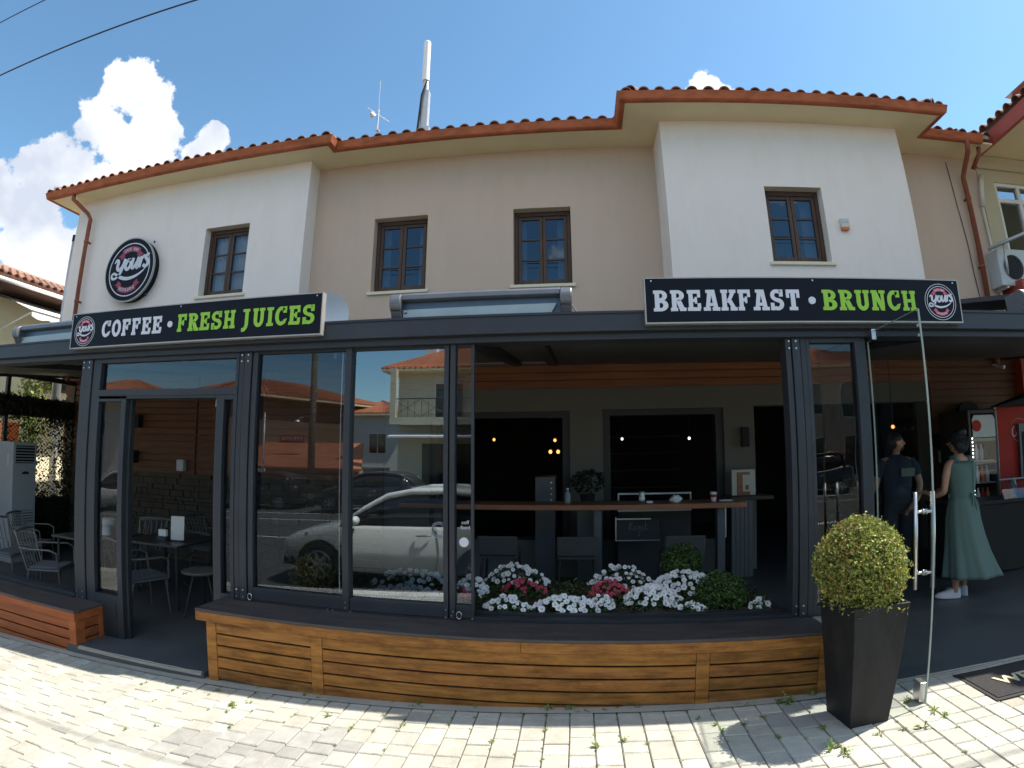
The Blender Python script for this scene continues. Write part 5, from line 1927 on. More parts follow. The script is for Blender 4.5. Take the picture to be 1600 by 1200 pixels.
for k in range(3):
    a = 2 * math.pi * k / 3
    MB().use('dark2').tube([(-3.72 + .08 * math.cos(a), 4.62 + .08 * math.sin(a), zf + .44), (-3.72 + .19 * math.cos(a), 4.62 + .19 * math.sin(a), zf)], .01, 6).build('leg', None, s_)
# menu, holders
def table_set(x, y, z, lb, big=True):
    if big:
        s_ = empty('menu_stand', (x, y, z), 'white upright menu card ' + lb, 'menu')
        MB().use('paper').hexa([(x - .0, y, z + .01), (x + .15, y + .04, z + .01), (x + .15, y + .045, z + .01), (x, y + .005, z + .01)], [(x, y + .01, z + .27), (x + .15, y + .05, z + .27), (x + .15, y + .055, z + .27), (x, y + .015, z + .27)]).build('card', None, s_)
        MB().use('dark2').box(x - .0, x + .16, y - .01, y + .06, z, z + .012).build('base', None, s_)
    s_ = empty('napkin_holder', (x - .1, y, z), 'black napkin and condiment holder ' + lb, 'holder')
    MB().use('dark2').box(x - .15, x - .02, y - .06, y + .02, z, z + .05).build('tray', None, s_, bevel=.004)
    MB().use('paper').box(x - .14, x - .03, y - .04, y - .01, z + .05, z + .12).build('napkins', None, s_)
    MB().use('dark').lathe([(0, z + .05), (.02, z + .05), (.02, z + .13), (0, z + .14)], (x - .05, y + .0, 0), 10).build('shaker', None, s_)
zt_ = fz(-4.4) + .70
table_set(-4.30, 4.82, zt_, 'on the doorway table')
zt_ = fz(-4.3) + .70
s_ = empty('napkin_dispenser', (-4.32, 6.1, zt_), 'tall dark napkin dispenser with white napkins on the rear table', 'dispenser')
MB().use('dark2').box(-4.42, -4.22, 6.1, 6.2, zt_, zt_ + .34).build('case', None, s_, bevel=.01)
MB().use('paper').box(-4.36, -4.26, 6.085, 6.10, zt_ + .1, zt_ + .33).build('napkins', None, s_)
zt_ = fz(-5.3) + .70
s_ = empty('table_lamp', (-5.12, 4.75, zt_), 'white domed table dispenser half hidden by the left door post', 'dispenser')
MB().use('plastic_w').lathe([(0, zt_), (.06, zt_), (.05, zt_ + .05), (.045, zt_ + .13), (.10, zt_ + .14), (.105, zt_ + .19), (.06, zt_ + .205), (0, zt_ + .21)], (-5.18, 4.72, 0), 20).build('body', None, s_, smooth=False)
MB().use('dark2').lathe([(0, zt_ - .001), (.07, zt_ - .001), (.07, zt_ + .015), (0, zt_ + .015)], (-5.18, 4.72, 0), 16).build('base', None, s_)
# small wall lights / switch on cladding
p = at(282, 727, 6.9)
tag(MB().use('plastic_w').box(p.x - .07, p.x + .07, 6.88, 6.97, p.z - .09, p.z + .09).build('wall_light', bevel=.01), 'small pale box light on the wood cladding seen through the left doorway', 'light')
for (a, b, lb) in ((214, 658, 'small black loudspeaker high on the wood cladding'), (207, 713, 'black wall box left on the wood cladding')):
    p = at(a, b, 6.9)
    tag(MB().use('groove').box(p.x - .07, p.x + .07, 6.86, 6.97, p.z - .10, p.z + .10).build('wall_speaker', bevel=.008), lb, 'speaker')

# standing air conditioner
s_ = empty('air_conditioner', (-8.05, 5.5, fz(-8)), 'tall white floor standing air conditioner in the left bay', 'air conditioner')
z0 = fz(-8)
MB().use('ac').box(-8.33, -7.88, 5.30, 5.72, z0, 1.63).build('cabinet', None, s_, bevel=.012)
mb = MB().use('groove').box(-7.879, -7.876, 5.345, 5.68, 1.32, 1.58)
mb.build('air_outlet', None, s_)
mb = MB().use('ac')
for k in range(6):
    mb.box(-7.876, -7.866, 5.345, 5.68, 1.335 + k * .043, 1.347 + k * .043)
mb.build('louvre_slats', None, s_)
MB().use('groove').prism_x([(5.46, 1.16), (5.60, 1.16), (5.58, 1.19), (5.53, 1.205), (5.48, 1.19)], -7.88, -7.877).build('display', None, s_)
mb = MB().use('groove').box(-7.9, -7.877, 5.32, 5.70, .62, .625)
for k in range(5):
    mb.box(-7.88, -7.877, 5.345, 5.68, .42 + k * .04, .43 + k * .04)
mb.build('lower_grille', None, s_)
MB().use('plastic_y').box(-8.01, -7.97, 5.290, 5.299, 1.28, 1.45).build('side_handle', None, s_)

# ivy fence on the left
s_ = empty('ivy_fence', (-8.62, 5.5, -.3), 'wire mesh fence thick with dark ivy, with a ragged gap letting light through', 'fence')
mb = MB().use('groove')
y = 3.9
for k in range(-34, 48):
    for sg in (-1, 1):
        ya = 3.85 + k * .07
        a_, b_ = (ya, .6), (ya + sg * 1.75, 2.35)
        ys, zs = [a_[0], b_[0]], [a_[1], b_[1]]
        if sg == 1: y0_, z0_, y1_, z1_ = ya, .6, ya + 1.75, 2.35
        else: y0_, z0_, y1_, z1_ = ya, 2.35, ya + 1.75, .6
        # clip to 3.85..7
        def zat(yv): return z0_ + (z1_ - z0_) * (yv - y0_) / (y1_ - y0_)
        c0, c1 = max(3.85, y0_), min(6.99, y1_)
        if c1 > c0: mb.tube([(-8.63, c0, zat(c0)), (-8.63, c1, zat(c1))], .0035, 4)
mb.build('wire_mesh', None, s_)
random.seed(11)
pts = []
def gap(y, z):
    """openness of the ivy (0 dense, 1 open)"""
    g1 = 1 - max(abs(y - 6.15) / .72, abs(z - 1.35) / .62)
    g2 = 1 - max(abs(y - 5.2) / 1.3, abs(z - 1.83) / .22)
    g3 = 1 - max(abs(y - 5.6) / .5, abs(z - 1.5) / .5)
    return max(0, min(1, max(g1, g2 * 1.2, g3) * 2.2))
while len(pts) < 15000:
    y, z = random.uniform(3.8, 7.0), random.uniform(-.3, 2.38)
    if random.random() < gap(y, z) ** .5 * .86: continue
    pts.append(((-8.62 + random.gauss(0, .04), y, z + random.gauss(0, .015)), Vector((1, -.3, .2)).normalized()))
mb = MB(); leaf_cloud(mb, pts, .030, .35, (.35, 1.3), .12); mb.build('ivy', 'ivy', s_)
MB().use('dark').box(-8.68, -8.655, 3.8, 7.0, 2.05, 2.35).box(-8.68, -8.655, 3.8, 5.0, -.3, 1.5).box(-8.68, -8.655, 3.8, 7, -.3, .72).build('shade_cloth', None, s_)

# ------------------------------------------------------------------ right hand side: mat, fridge, counter
mx0, mx1, my0, my1 = 2.56, 3.75, 2.83, 3.285
s_ = empty('door_mat', ((mx0 + mx1) / 2, 3.05, gz(3)), 'dark rubber edged door mat with the word WELCOME on the paving at the right', 'door mat')
mb = MB()
mb.hexa([(mx0, my0, gz(mx0) + .003), (mx1, my0, gz(mx1) + .003), (mx1, my1, gz(mx1) + .003), (mx0, my1, gz(mx0) + .003)],
        [(mx0, my0, gz(mx0) + .012), (mx1, my0, gz(mx1) + .012), (mx1, my1, gz(mx1) + .012), (mx0, my1, gz(mx0) + .012)])
mb.build('rubber_edge', 'mat_edge', s_)
e = .028
mb = MB()
mb.hexa([(mx0 + e, my0 + e, gz(mx0 + e) + .0125), (mx1 - e, my0 + e, gz(mx1 - e) + .0125), (mx1 - e, my1 - e, gz(mx1 - e) + .0125), (mx0 + e, my1 - e, gz(mx0 + e) + .0125)],
        [(mx0 + e, my0 + e, gz(mx0 + e) + .017), (mx1 - e, my0 + e, gz(mx1 - e) + .017), (mx1 - e, my1 - e, gz(mx1 - e) + .017), (mx0 + e, my1 - e, gz(mx0 + e) + .017)])
mb.build('pile', 'mat_b', s_)
tx = text_mesh('WELCOME', .16, (3.17, 3.045, gz(3.17) + .021), s_, 'mat_lettering', 'mat_txt', .004, plane='z', width=.86, font_off=.004)
tx.rotation_euler.y = -math.atan(.026)

# vertical entry structure: red post between cladding and neighbour
s_ = MB().use('red_post').box(6.62, 6.84, 6.82, 6.98, 0, 3.0)
tag(s_.build('red_post', bevel=.004), 'brick red square post at the right end of the cladding', 'post')
# camera on cladding
p = at(1560, 573, 6.9)
s_ = empty('security_camera', (p.x, 6.95, p.z), 'small white security camera on the wood cladding near the red post', 'camera')
MB().use('plastic_w').cyl((p.x - .02, 6.92, p.z + .02), (p.x + .02, 6.80, p.z - .02), .03).build('camera_body', None, s_)
MB().use('plastic_w').box(p.x - .07, p.x + .0, 6.93, 6.968, p.z + .02, p.z + .045).build('bracket', None, s_)
# fridge with bottles
fy = 5.97
a_ = at(1517, 640, fy); b_ = at(1558, 770, fy)
s_ = empty('drinks_fridge', (a_.x + .3, fy + .3, fz(5.5)), 'black upright drinks fridge with rounded header and a strip of white lights', 'fridge')
x0, x1 = at(1513, 660, fy).x, at(1558, 660, fy).x
zt_ = a_.z
z0 = fz(5.5)
mb = MB().use('fridge').box(x0, x0 + .04, fy, fy + .6, z0, zt_).box(x1 - .04, x1, fy, fy + .6, z0, zt_).box(x0 + .04, x1 - .04, fy, fy + .6, zt_ - .05, zt_).box(x0 + .04, x1 - .04, fy, fy + .6, z0, .35).box(x0 + .04, x1 - .04, fy + .55, fy + .6, .35, zt_ - .05)
mb.build('cabinet', None, s_, bevel=.01)
MB().use('plastic_w').box(x0 + .041, x1 - .041, fy + .53, fy + .549, .36, zt_ - .06).build('back_panel', None, s_)
MB().use('plastic_w').prism([(x0 + .05, zt_ - .34), (x1 - .05, zt_ - .34), (x1 - .05, zt_ - .12), (x1 - .08, zt_ - .07), (x0 + .08, zt_ - .07), (x0 + .05, zt_ - .12)], fy - .012, fy - .001).build('header_panel', None, s_)
MB().use('red').disc_y(x0 + .11, zt_ - .2, .07, fy - .018, fy - .013, 24).build('round_badge', None, s_)
mb = MB().use('led')
for k in range(22):
    zz = zt_ - .36 - k * .045
    if k % 7 == 6: continue
    mb.box(x0 + .055, x0 + .068, fy + .02, fy + .03, zz, zz + .018)
mb.build('light_strip', None, s_)
random.seed(3)
for k in range(4):
    zz = zt_ - .62 - k * .27
    MB().use('alu').box(x0 + .04, x1 - .04, fy + .03, fy + .5, zz - .012, zz).build('shelf', None, s_)
    for q in range(4):
        xx = x0 + .12 + q * .075
        m_ = ['red', 'leaf_d', 'lampglass', 'orange', 'plastic_w'][random.randint(0, 4)]
        MB().use(m_).lathe([(0, zz), (.028, zz), (.028, zz + .12), (.011, zz + .17), (.011, zz + .2), (0, zz + .2)], (xx, fy + .12, 0), 10).build('bottle', None, s_)
MB().quad((x0 + .04, fy + .005, .35), (x1 - .04, fy + .005, .35), (x1 - .04, fy + .005, zt_ - .35), (x0 + .04, fy + .005, zt_ - .35)).build('glass_door', 'fglass', s_)
# red vending cabinet
cy = 6.0
a_ = at(1556, 636, cy)
s_ = empty('red_cooler', (a_.x + .3, cy + .2, fz(6)), 'large red drinks cooler with a grey side at the right edge', 'cooler')
cz_ = a_.z
MB().use('red').box(a_.x, a_.x + .9, cy, cy + .65, z0, cz_).build('cabinet', None, s_, bevel=.01)
MB().use('alu').box(a_.x - .035, a_.x - .001, cy, cy + .65, z0, cz_).build('side_panel', None, s_)
p = at(1593, 674, cy)
mb = MB().use('mortar')
mb.tube([(p.x + .145 * math.cos(a), cy - .003, p.z + .02 + .145 * math.sin(a)) for a in [2 * math.pi * i / 40 for i in range(40)]], .003, 4, closed=True)
mb.build('ring_emblem', None, s_)
mb = MB().use('sign_white')
for k, q in enumerate(([(-.5, .42, .06), (-.68, .2, .09), (-.72, -.15, .10), (-.55, -.35, .08), (-.38, -.2, .04)], [(-.2, .05, .06), (-.32, -.1, .08), (-.25, -.3, .07), (-.12, -.15, .06), (-.18, .04, .05), (-.05, -.05, .03)], [(.05, .05, .06), (-.02, -.2, .08), (.08, -.3, .06)])):
    ribbon(mb, q, p.x, p.z + .0, .17, cy - .001, k)
mb.build('script_mark', None, s_)
a2 = at(1586, 670, cy)
MB().use('steelg').box(a2.x + .02, a2.x + .7, cy - .05, cy - .006, cz_ - .9, cz_ - .22).build('door_frame', None, s_)
MB().use('dark').box(a2.x + .06, a2.x + .7, cy - .056, cy - .051, cz_ - .85, cz_ - .32).build('dark_window', None, s_)
# dark market umbrella canopy over the cooler
p = at(1600, 618, 5.6)
s_ = empty('folded_parasol', (p.x + .1, 5.6, 1.9), 'black parasol canopy edge sticking in over the red cooler', 'parasol')
a_ = at(1556, 636, 5.6)
MB().use('groove').hexa([(a_.x, 5.55, a_.z), (a_.x + .8, 5.3, a_.z + .02), (a_.x + .8, 5.8, a_.z + .02), (a_.x, 5.7, a_.z)], [(a_.x, 5.55, a_.z + .015), (a_.x + .8, 5.3, a_.z + .22), (a_.x + .8, 5.8, a_.z + .22), (a_.x, 5.7, a_.z + .015)]).build('canopy', None, s_, bevel=.01)
MB().use('dark2').tube([(a_.x + .7, 5.55, a_.z + .1), (a_.x + .7, 5.55, z0)], .02).build('pole', None, s_)
# ice cream / service counter
s_ = empty('service_counter', (5.3, 5.5, fz(5.3)), 'dark service counter with a glass display top at the right', 'counter')
a_ = at(1462, 790, 5.75)
MB().use('dark').box(4.15, 7.2, 5.45, 5.9, z0, .93).build('counter_body', None, s_, bevel=.01)
MB().use('groove').box(4.12, 7.2, 5.42, 5.92, .93, .97).build('counter_top', None, s_, bevel=.005)
MB().quad((4.9, 5.46, .97), (7.2, 5.46, .97), (7.2, 5.54, 1.18), (4.9, 5.54, 1.18)).build('glass_screen', 'fglass', s_)
MB().use('alu').tube([(4.9, 5.54, 1.185), (7.2, 5.54, 1.185)], .01, 8).build('screen_rail', None, s_)
mb = MB().use('screw').tube([(5.14, 5.15, z0), (5.14, 5.15, 1.05)], .025, 14)
tag(mb.build('chrome_post', smooth=True), 'short chrome post at the right edge in front of the counter', 'post')
random.seed(9)
for k, (xx, h, m_, lb) in enumerate(((4.35, .13, 'plastic_w', 'white cup at the left end of the service counter'), (4.55, .09, 'alu', 'steel jar on the service counter left of the woman'), (5.25, .22, 'lampglass', 'grey bottle on the service counter right of the woman'), (5.55, .16, 'plastic_y', 'cream tub on the service counter near the cooler'))):
    s_ = empty('counter_jar', (xx, 5.7, .97), lb, 'jar')
    MB().use(m_).lathe([(0, .97), (.04, .97), (.045, .97 + h * .6), (.03, .97 + h * .9), (0, .97 + h * .9)], (xx, 5.7, 0), 14).build('body', None, s_)
    MB().use('dark2').lathe([(0, .97 + h * .9), (.032, .97 + h * .9), (.032, .97 + h), (0, .97 + h)], (xx, 5.7, 0), 12).build('lid', None, s_)
p = at(1475, 705, 6.9)
s_ = empty('wall_dispenser', (p.x, 6.95, p.z), 'white dispenser hanging on the cladding left of the woman', 'dispenser')
MB().use('plastic_w').box(p.x - .06, p.x + .08, 6.86, 6.96, p.z - .16, p.z + .02).build('body', None, s_, bevel=.01)
MB().use('plastic_w').box(p.x - .02, p.x + .03, 6.88, 6.96, p.z + .02, p.z + .18).build('top', None, s_, bevel=.008)
for (a, b, Y, lb) in ((1508, 640, 6.9, 'black oval fan above the fridge on the cladding'), (1468, 688, 6.9, 'round black wall fan left of the woman')):
    p = at(a, b, Y)
    s_ = empty('wall_fan', (p.x, Y, p.z), lb, 'fan')
    MB().use('groove').disc_y(p.x, p.z, .11, Y - .08, Y - .02, 20, rx=.17).build('fan_cage', None, s_)
    MB().use('dark2').box(p.x - .02, p.x + .02, Y - .02, 6.969, p.z - .03, p.z + .03).build('bracket', None, s_)

# ------------------------------------------------------------------ people
def skin_body(name, verts, edges, m, parent, sub=2):
    """one continuous figure grown from a skeleton: verts = (x, y, z, rx, ry)"""
    me = bpy.data.meshes.new(name)
    off = chain_loc(parent)
    me.from_pydata([(v[0] - off.x, v[1] - off.y, v[2] - off.z) for v in verts], edges, [])
    o = bpy.data.objects.new(name, me)
    C.objects.link(o); o.parent = parent
    sk = o.modifiers.new('skin', 'SKIN')
    for i, v in enumerate(verts):
        me.skin_vertices[0].data[i].radius = (v[3], v[4] if len(v) > 4 else v[3])
    me.skin_vertices[0].data[0].use_root = True
    sk.use_smooth_shade = True
    o.modifiers.new('sub', 'SUBSURF').levels = sub
    o.modifiers['sub'].render_levels = sub
    me.materials.append(M[m])
    return o


def ell(cx, cy, z, rx, ry, n=28, fold=0., nf=9, ph=0., rot=0.):
    out_ = []
    for i in range(n):
        a = 2 * math.pi * i / n
        f = 1 + fold * math.sin(nf * a + ph) + fold * .5 * math.sin((nf * 2 + 1) * a + ph * 2)
        x, y = rx * f * math.cos(a), ry * f * math.sin(a)
        out_.append((cx + x * math.cos(rot) - y * math.sin(rot), cy + x * math.sin(rot) + y * math.cos(rot), z))
    return out_


def sphere(mb, c, rx, ry, rz, n=20, m=12):
    c = Vector(c)
    mb.rings([[c + Vector((rx * math.sin(t) * math.cos(a), ry * math.sin(t) * math.sin(a), -rz * math.cos(t))) for a in [2 * math.pi * i / n for i in range(n)]] for t in [math.pi * (j + .02) / (m + .04) for j in range(m + 1)]])


def finger_set(verts, edges, wrist_i, palm, d, side, k=1.0):
    """short finger chains rooted in the palm; d = pointing direction, side = across the palm"""
    for j, (o_, ln) in enumerate(((-.028, .060), (-.010, .072), (.008, .068), (.025, .052))):
        b0 = palm + side * o_ * k
        p1 = b0 + d * .030 * k; p2 = p1 + (d * .8 + Vector((0, 0, -.45))).normalized() * ln * .5 * k; p3 = p2 + (d * .5 + Vector((0, 0, -.85))).normalized() * ln * .5 * k
        i0 = len(verts)
        verts += [(*p1, .0085 * k, .0085 * k), (*p2, .0075 * k, .0075 * k), (*p3, .006 * k, .006 * k)]
        edges += [(wrist_i, i0), (i0, i0 + 1), (i0 + 1, i0 + 2)]
    t0 = palm - side * .035 * k; i0 = len(verts)
    t1 = t0 + (d * .5 - side * .7).normalized() * .035 * k
    verts += [(*t0, .010 * k, .010 * k), (*t1, .008 * k, .008 * k)]
    edges += [(wrist_i, i0), (i0, i0 + 1)]


# woman seen from behind, a little turned to the left
wx, wy = 3.83, 4.86
wz = fz(wx)
woman = empty('person', (wx, wy, wz), 'woman in a long sleeveless green dress and white sneakers seen from behind at the counter', 'person')
H = 1.60
V = lambda x, y, z: (wx + x, wy + y, wz + z)
v = [(*V(0, 0, .86), .125, .105), (*V(0, 0, 1.02), .095, .085), (*V(-.005, 0, 1.18), .115, .09), (*V(-.01, .01, 1.30), .10, .075), (*V(-.01, .015, 1.385), .045, .045), (*V(-.015, .03, 1.44), .04, .042),
     (*V(-.155, .0, 1.315), .046, .046), (*V(-.20, -.01, 1.17), .040, .040), (*V(-.215, .0, 1.04), .034, .034), (*V(-.24, .12, 1.00), .030, .030), (*V(-.25, .24, 1.03), .022, .024), (*V(-.25, .29, 1.035), .03, .018),
     (*V(.14, .02, 1.315), .046, .046), (*V(.19, .08, 1.18), .040, .040), (*V(.20, .13, 1.05), .034, .034), (*V(.14, .24, 1.02), .028, .028), (*V(.08, .33, 1.04), .022, .024), (*V(.06, .38, 1.045), .03, .018),
     (*V(-.085, 0, .78), .085, .085), (*V(-.085, .02, .45), .058, .06), (*V(-.09, -.01, .28), .05, .055), (*V(-.085, -.01, .10), .031, .034), (*V(-.085, .0, .045), .034, .036),
     (*V(.085, .02, .78), .085, .085), (*V(.075, .05, .45), .058, .06), (*V(.07, .05, .28), .05, .055), (*V(.06, .06, .10), .031, .034), (*V(.06, .07, .045), .034, .036)]
e = [(0, 1), (1, 2), (2, 3), (3, 4), (4, 5), (3, 6), (6, 7), (7, 8), (8, 9), (9, 10), (10, 11), (3, 12), (12, 13), (13, 14), (14, 15), (15, 16), (16, 17), (0, 18), (18, 19), (19, 20), (20, 21), (21, 22), (0, 23), (23, 24), (24, 25), (25, 26), (26, 27)]
finger_set(v, e, 11, Vector(V(-.25, .30, 1.035)), Vector((0, 1, 0)), Vector((1, 0, 0)), .9)
finger_set(v, e, 17, Vector(V(.06, .39, 1.045)), Vector((-.2, 1, 0)).normalized(), Vector((-1, 0, 0)), .9)
skin_body('body', v, e, 'skin', woman)
mb = MB()
sphere(mb, V(-.02, .035, 1.515), .072, .088, .105)
mb.rings([[Vector(V(-.02, .035, 1.515)) + Vector((-.035 + .010 * math.cos(a), .088 + .0 * k + k * .012, -.012 + .012 * math.sin(a))) for a in [2 * math.pi * i / 8 for i in range(8)]] for k in (-1, 1)])
sphere(mb, V(-.094, .03, 1.51), .010, .018, .028, 10, 6)
sphere(mb, V(.053, .035, 1.51), .010, .018, .028, 10, 6)
mb.build('head', 'skin', woman, smooth=True)
mb = MB(); random.seed(2)
sphere(mb, V(-.018, .018, 1.545), .086, .098, .095)
sphere(mb, V(-.012, -.035, 1.50), .078, .060, .085)
sphere(mb, V(-.005, -.035, 1.615), .052, .052, .045)
for k in range(260):
    d = rdir()
    if d.y > .35: continue
    p0_ = Vector(V(-.015, .0, 1.53)) + Vector((d.x * .086, d.y * .095, d.z * .09)); 
    p1_ = p0_ + d * .012 + Vector((random.uniform(-.02, .02), 0, -.03))
    mb.tube([p0_, p0_.lerp(p1_, .5) + d * .008, p1_], [.004, .003, .001], 4)
mb.build('hair', 'hair', woman, smooth=True)
# dress: fitted top, tied waist, wide hem swung to the right
mb = MB()
rows = [(1.335, -.005, .005, .150, .072, 0), (1.30, -.005, .003, .158, .100, 0), (1.22, 0, 0, .150, .118, 0), (1.12, 0, 0, .140, .112, .008), (1.03, 0, 0, .126, .105, .012), (.985, 0, 0, .122, .102, .016),
        (.95, .0, 0, .136, .112, .02), (.88, 0, -.01, .160, .135, .022), (.78, 0, -.01, .175, .150, .028), (.62, .02, -.015, .200, .165, .035), (.46, .045, -.02, .235, .185, .045), (.34, .07, -.025, .272, .200, .055), (.245, .095, -.03, .305, .212, .065), (.215, .10, -.03, .312, .215, .068)]
mb.rings([ell(wx + cx_, wy + cy_, wz + z + .0, rx_, ry_, 72, f, 7, z * 2.2) for z, cx_, cy_, rx_, ry_, f in rows], cap=False)
for sx in (-1, 1):
    mb.tube([V(sx * .075 - .005, .055, 1.335), V(sx * .085 - .005, .03, 1.37), V(sx * .08 - .005, -.03, 1.365), V(sx * .07, -.06, 1.33)], [.018, .020, .020, .018], 8)
o_ = mb.build('dress', 'dress', woman, smooth=True)
o_.modifiers.new('solid', 'SOLIDIFY').thickness = .004
mb = MB().use('dress')
mb.rings([ell(wx, wy, wz + z, r_, r_ * .84, 36) for z, r_ in ((.99, .126), (1.0, .130), (1.02, .130), (1.03, .127))], cap=False)
for dx in (-.03, .02, .055):
    mb.tube([V(.04, -.112, 1.01), V(.04 + dx * .6, -.135, .95), V(.04 + dx, -.14, .84 + dx)], [.007, .006, .004], 6)
mb.tube([V(.04, -.112, 1.01), V(.085, -.135, 1.03), V(.075, -.13, .99), V(.04, -.112, 1.005)], .006, 6)
mb.tube([V(.04, -.112, 1.01), V(-.005, -.135, 1.03), V(.0, -.13, .99), V(.04, -.112, 1.005)], .006, 6)
mb.tube([V(.045, -.118, 1.33), V(.045, -.122, 1.2), V(.042, -.115, 1.05)], .0035, 5)
mb.build('tie_belt', None, woman, smooth=True)
for (sx, sy, ry_) in ((-.085, .01, 1.25), (.06, .075, .3)):
    mb = MB()
    # sneaker pointing mostly left/away
    dx, dy = -math.sin(ry_), math.cos(ry_)
    def Q(u, w_, z): return V(sx + dx * u + dy * w_, sy + dy * u - dx * w_, z)
    def sole(u0, u1, w0, z): return [Q(u0 + (u1 - u0) * (.5 + .5 * math.cos(a)), w0 * math.sin(a) * (1.05 - .2 * math.cos(a)), z) for a in [2 * math.pi * i / 20 for i in range(20)]]
    mb.rings([sole(.19, -.07, .045, .0), sole(.195, -.072, .047, .012), sole(.19, -.07, .045, .03), sole(.165, -.068, .042, .05), sole(.10, -.066, .038, .068), sole(.055, -.062, .036, .09), sole(.035, -.058, .034, .098)])
    mb.build('shoe', 'shoe', woman, smooth=True)

# man behind the glass door, looking down to the right
hx, hy = 3.78, 5.95
hz_ = fz(hx)
man = empty('person', (hx, hy, hz_), 'dark haired man in a navy t-shirt with a printed back behind the glass door', 'person')
V = lambda x, y, z: (hx + x, hy + y, hz_ + z)
v = [(*V(0, 0, .93), .15, .12), (*V(0, 0, 1.1), .135, .105), (*V(0, .01, 1.28), .155, .11), (*V(0, .02, 1.42), .13, .085), (*V(.02, .03, 1.50), .055, .055), (*V(.035, .045, 1.56), .052, .052),
     (*V(-.20, .01, 1.42), .06, .06), (*V(-.26, .03, 1.24), .05, .05), (*V(-.27, .06, 1.11), .042, .042), (*V(-.25, .22, 1.02), .035, .035), (*V(-.22, .32, 1.02), .028, .03), (*V(-.21, .37, 1.02), .036, .02),
     (*V(.20, .01, 1.42), .06, .06), (*V(.27, -.03, 1.26), .05, .05), (*V(.29, -.06, 1.13), .042, .042), (*V(.20, -.14, .98), .036, .036), (*V(.08, -.19, .88), .028, .03), (*V(.04, -.20, .85), .034, .02),
     (*V(-.10, 0, .84), .10, .10), (*V(-.11, .01, .5), .07, .07), (*V(-.11, -.01, .3), .06, .062), (*V(-.11, 0, .08), .042, .05),
     (*V(.10, 0, .84), .10, .10), (*V(.11, .02, .5), .07, .07), (*V(.12, 0, .3), .06, .062), (*V(.12, 0, .08), .042, .05)]
e = [(0, 1), (1, 2), (2, 3), (3, 4), (4, 5), (3, 6), (6, 7), (7, 8), (8, 9), (9, 10), (10, 11), (3, 12), (12, 13), (13, 14), (14, 15), (15, 16), (16, 17), (0, 18), (18, 19), (19, 20), (20, 21), (0, 22), (22, 23), (23, 24), (24, 25)]
finger_set(v, e, 11, Vector(V(-.21, .38, 1.02)), Vector((0, 1, 0)), Vector((1, 0, 0)))
finger_set(v, e, 17, Vector(V(.03, -.21, .845)), Vector((-.85, -.15, -.4)).normalized(), Vector((0, 1, 0)))
skin_body('body', v, e, 'skin', man)
mb = MB()
sphere(mb, V(.045, .05, 1.655), .088, .082, .118)
mb.rings([ell(hx + .128 + dx, hy + .02, hz_ + 1.64 + dz, r1, r1, 8) for dx, dz, r1 in ((-.01, .03, .012), (.012, 0, .016), (-.005, -.018, .01))])
sphere(mb, V(.03, -.032, 1.65), .018, .010, .028, 10, 6)
sphere(mb, V(.11, .03, 1.600), .022, .03, .016, 10, 6)
mb.build('head', 'skin', man, smooth=True)
mb = MB()
sphere(mb, V(.03, .055, 1.70), .097, .090, .085)
sphere(mb, V(-.005, .055, 1.66), .078, .085, .095)
mb.build('hair', 'hair', man, smooth=True)
mb = MB()
sphere(mb, V(.095, .035, 1.585), .035, .045, .035)
mb.build('beard', 'hair', man, smooth=True)
mb = MB()
mb.rings([ell(hx, hy + cy_, hz_ + z, rx_, ry_, 40, f, 6, z * 3) for z, cy_, rx_, ry_, f in ((1.505, .02, .075, .07, 0), (1.48, .015, .13, .09, 0), (1.44, .01, .205, .115, 0), (1.36, .0, .215, .135, .004), (1.22, 0, .195, .135, .008), (1.05, 0, .18, .13, .012), (.90, 0, .185, .135, .014))], cap=False)
mb.tube([V(-.18, .01, 1.43), V(-.225, .02, 1.36), V(-.265, .03, 1.24)], [.072, .078, .070], 16, cap=False)
mb.tube([V(.18, .01, 1.43), V(.225, -.01, 1.36), V(.268, -.025, 1.25)], [.072, .078, .070], 16, cap=False)
o_ = mb.build('t_shirt', 'tee', man, smooth=True)
o_ = mb = MB().use('label').box(hx - .03, hx + .16, hy - .150, hy - .142, hz_ + 1.24, hz_ + 1.34)
mb.build('shirt_print', None, man)
mb = MB()
mb.rings([ell(hx, hy, hz_ + z, rx_, ry_, 30) for z, rx_, ry_ in ((.95, .172, .125), (.86, .185, .13), (.80, .19, .13))], cap=False)
for sx in (-1, 1):
    mb.rings([ell(hx + sx * cx_, hy, hz_ + z, r_, r_, 20, .02, 5) for z, cx_, r_ in ((.82, .10, .105), (.5, .11, .085), (.3, .115, .075), (.06, .115, .065))], cap=False)
mb.build('jeans', 'jeans', man, smooth=True)
for sx in (-1, 1):
    mb = MB(); sphere(mb, V(sx * .115, .05, .04), .05, .13, .045); mb.build('shoe', 'dark2', man, smooth=True)
man.scale = (.94, .94, .935)

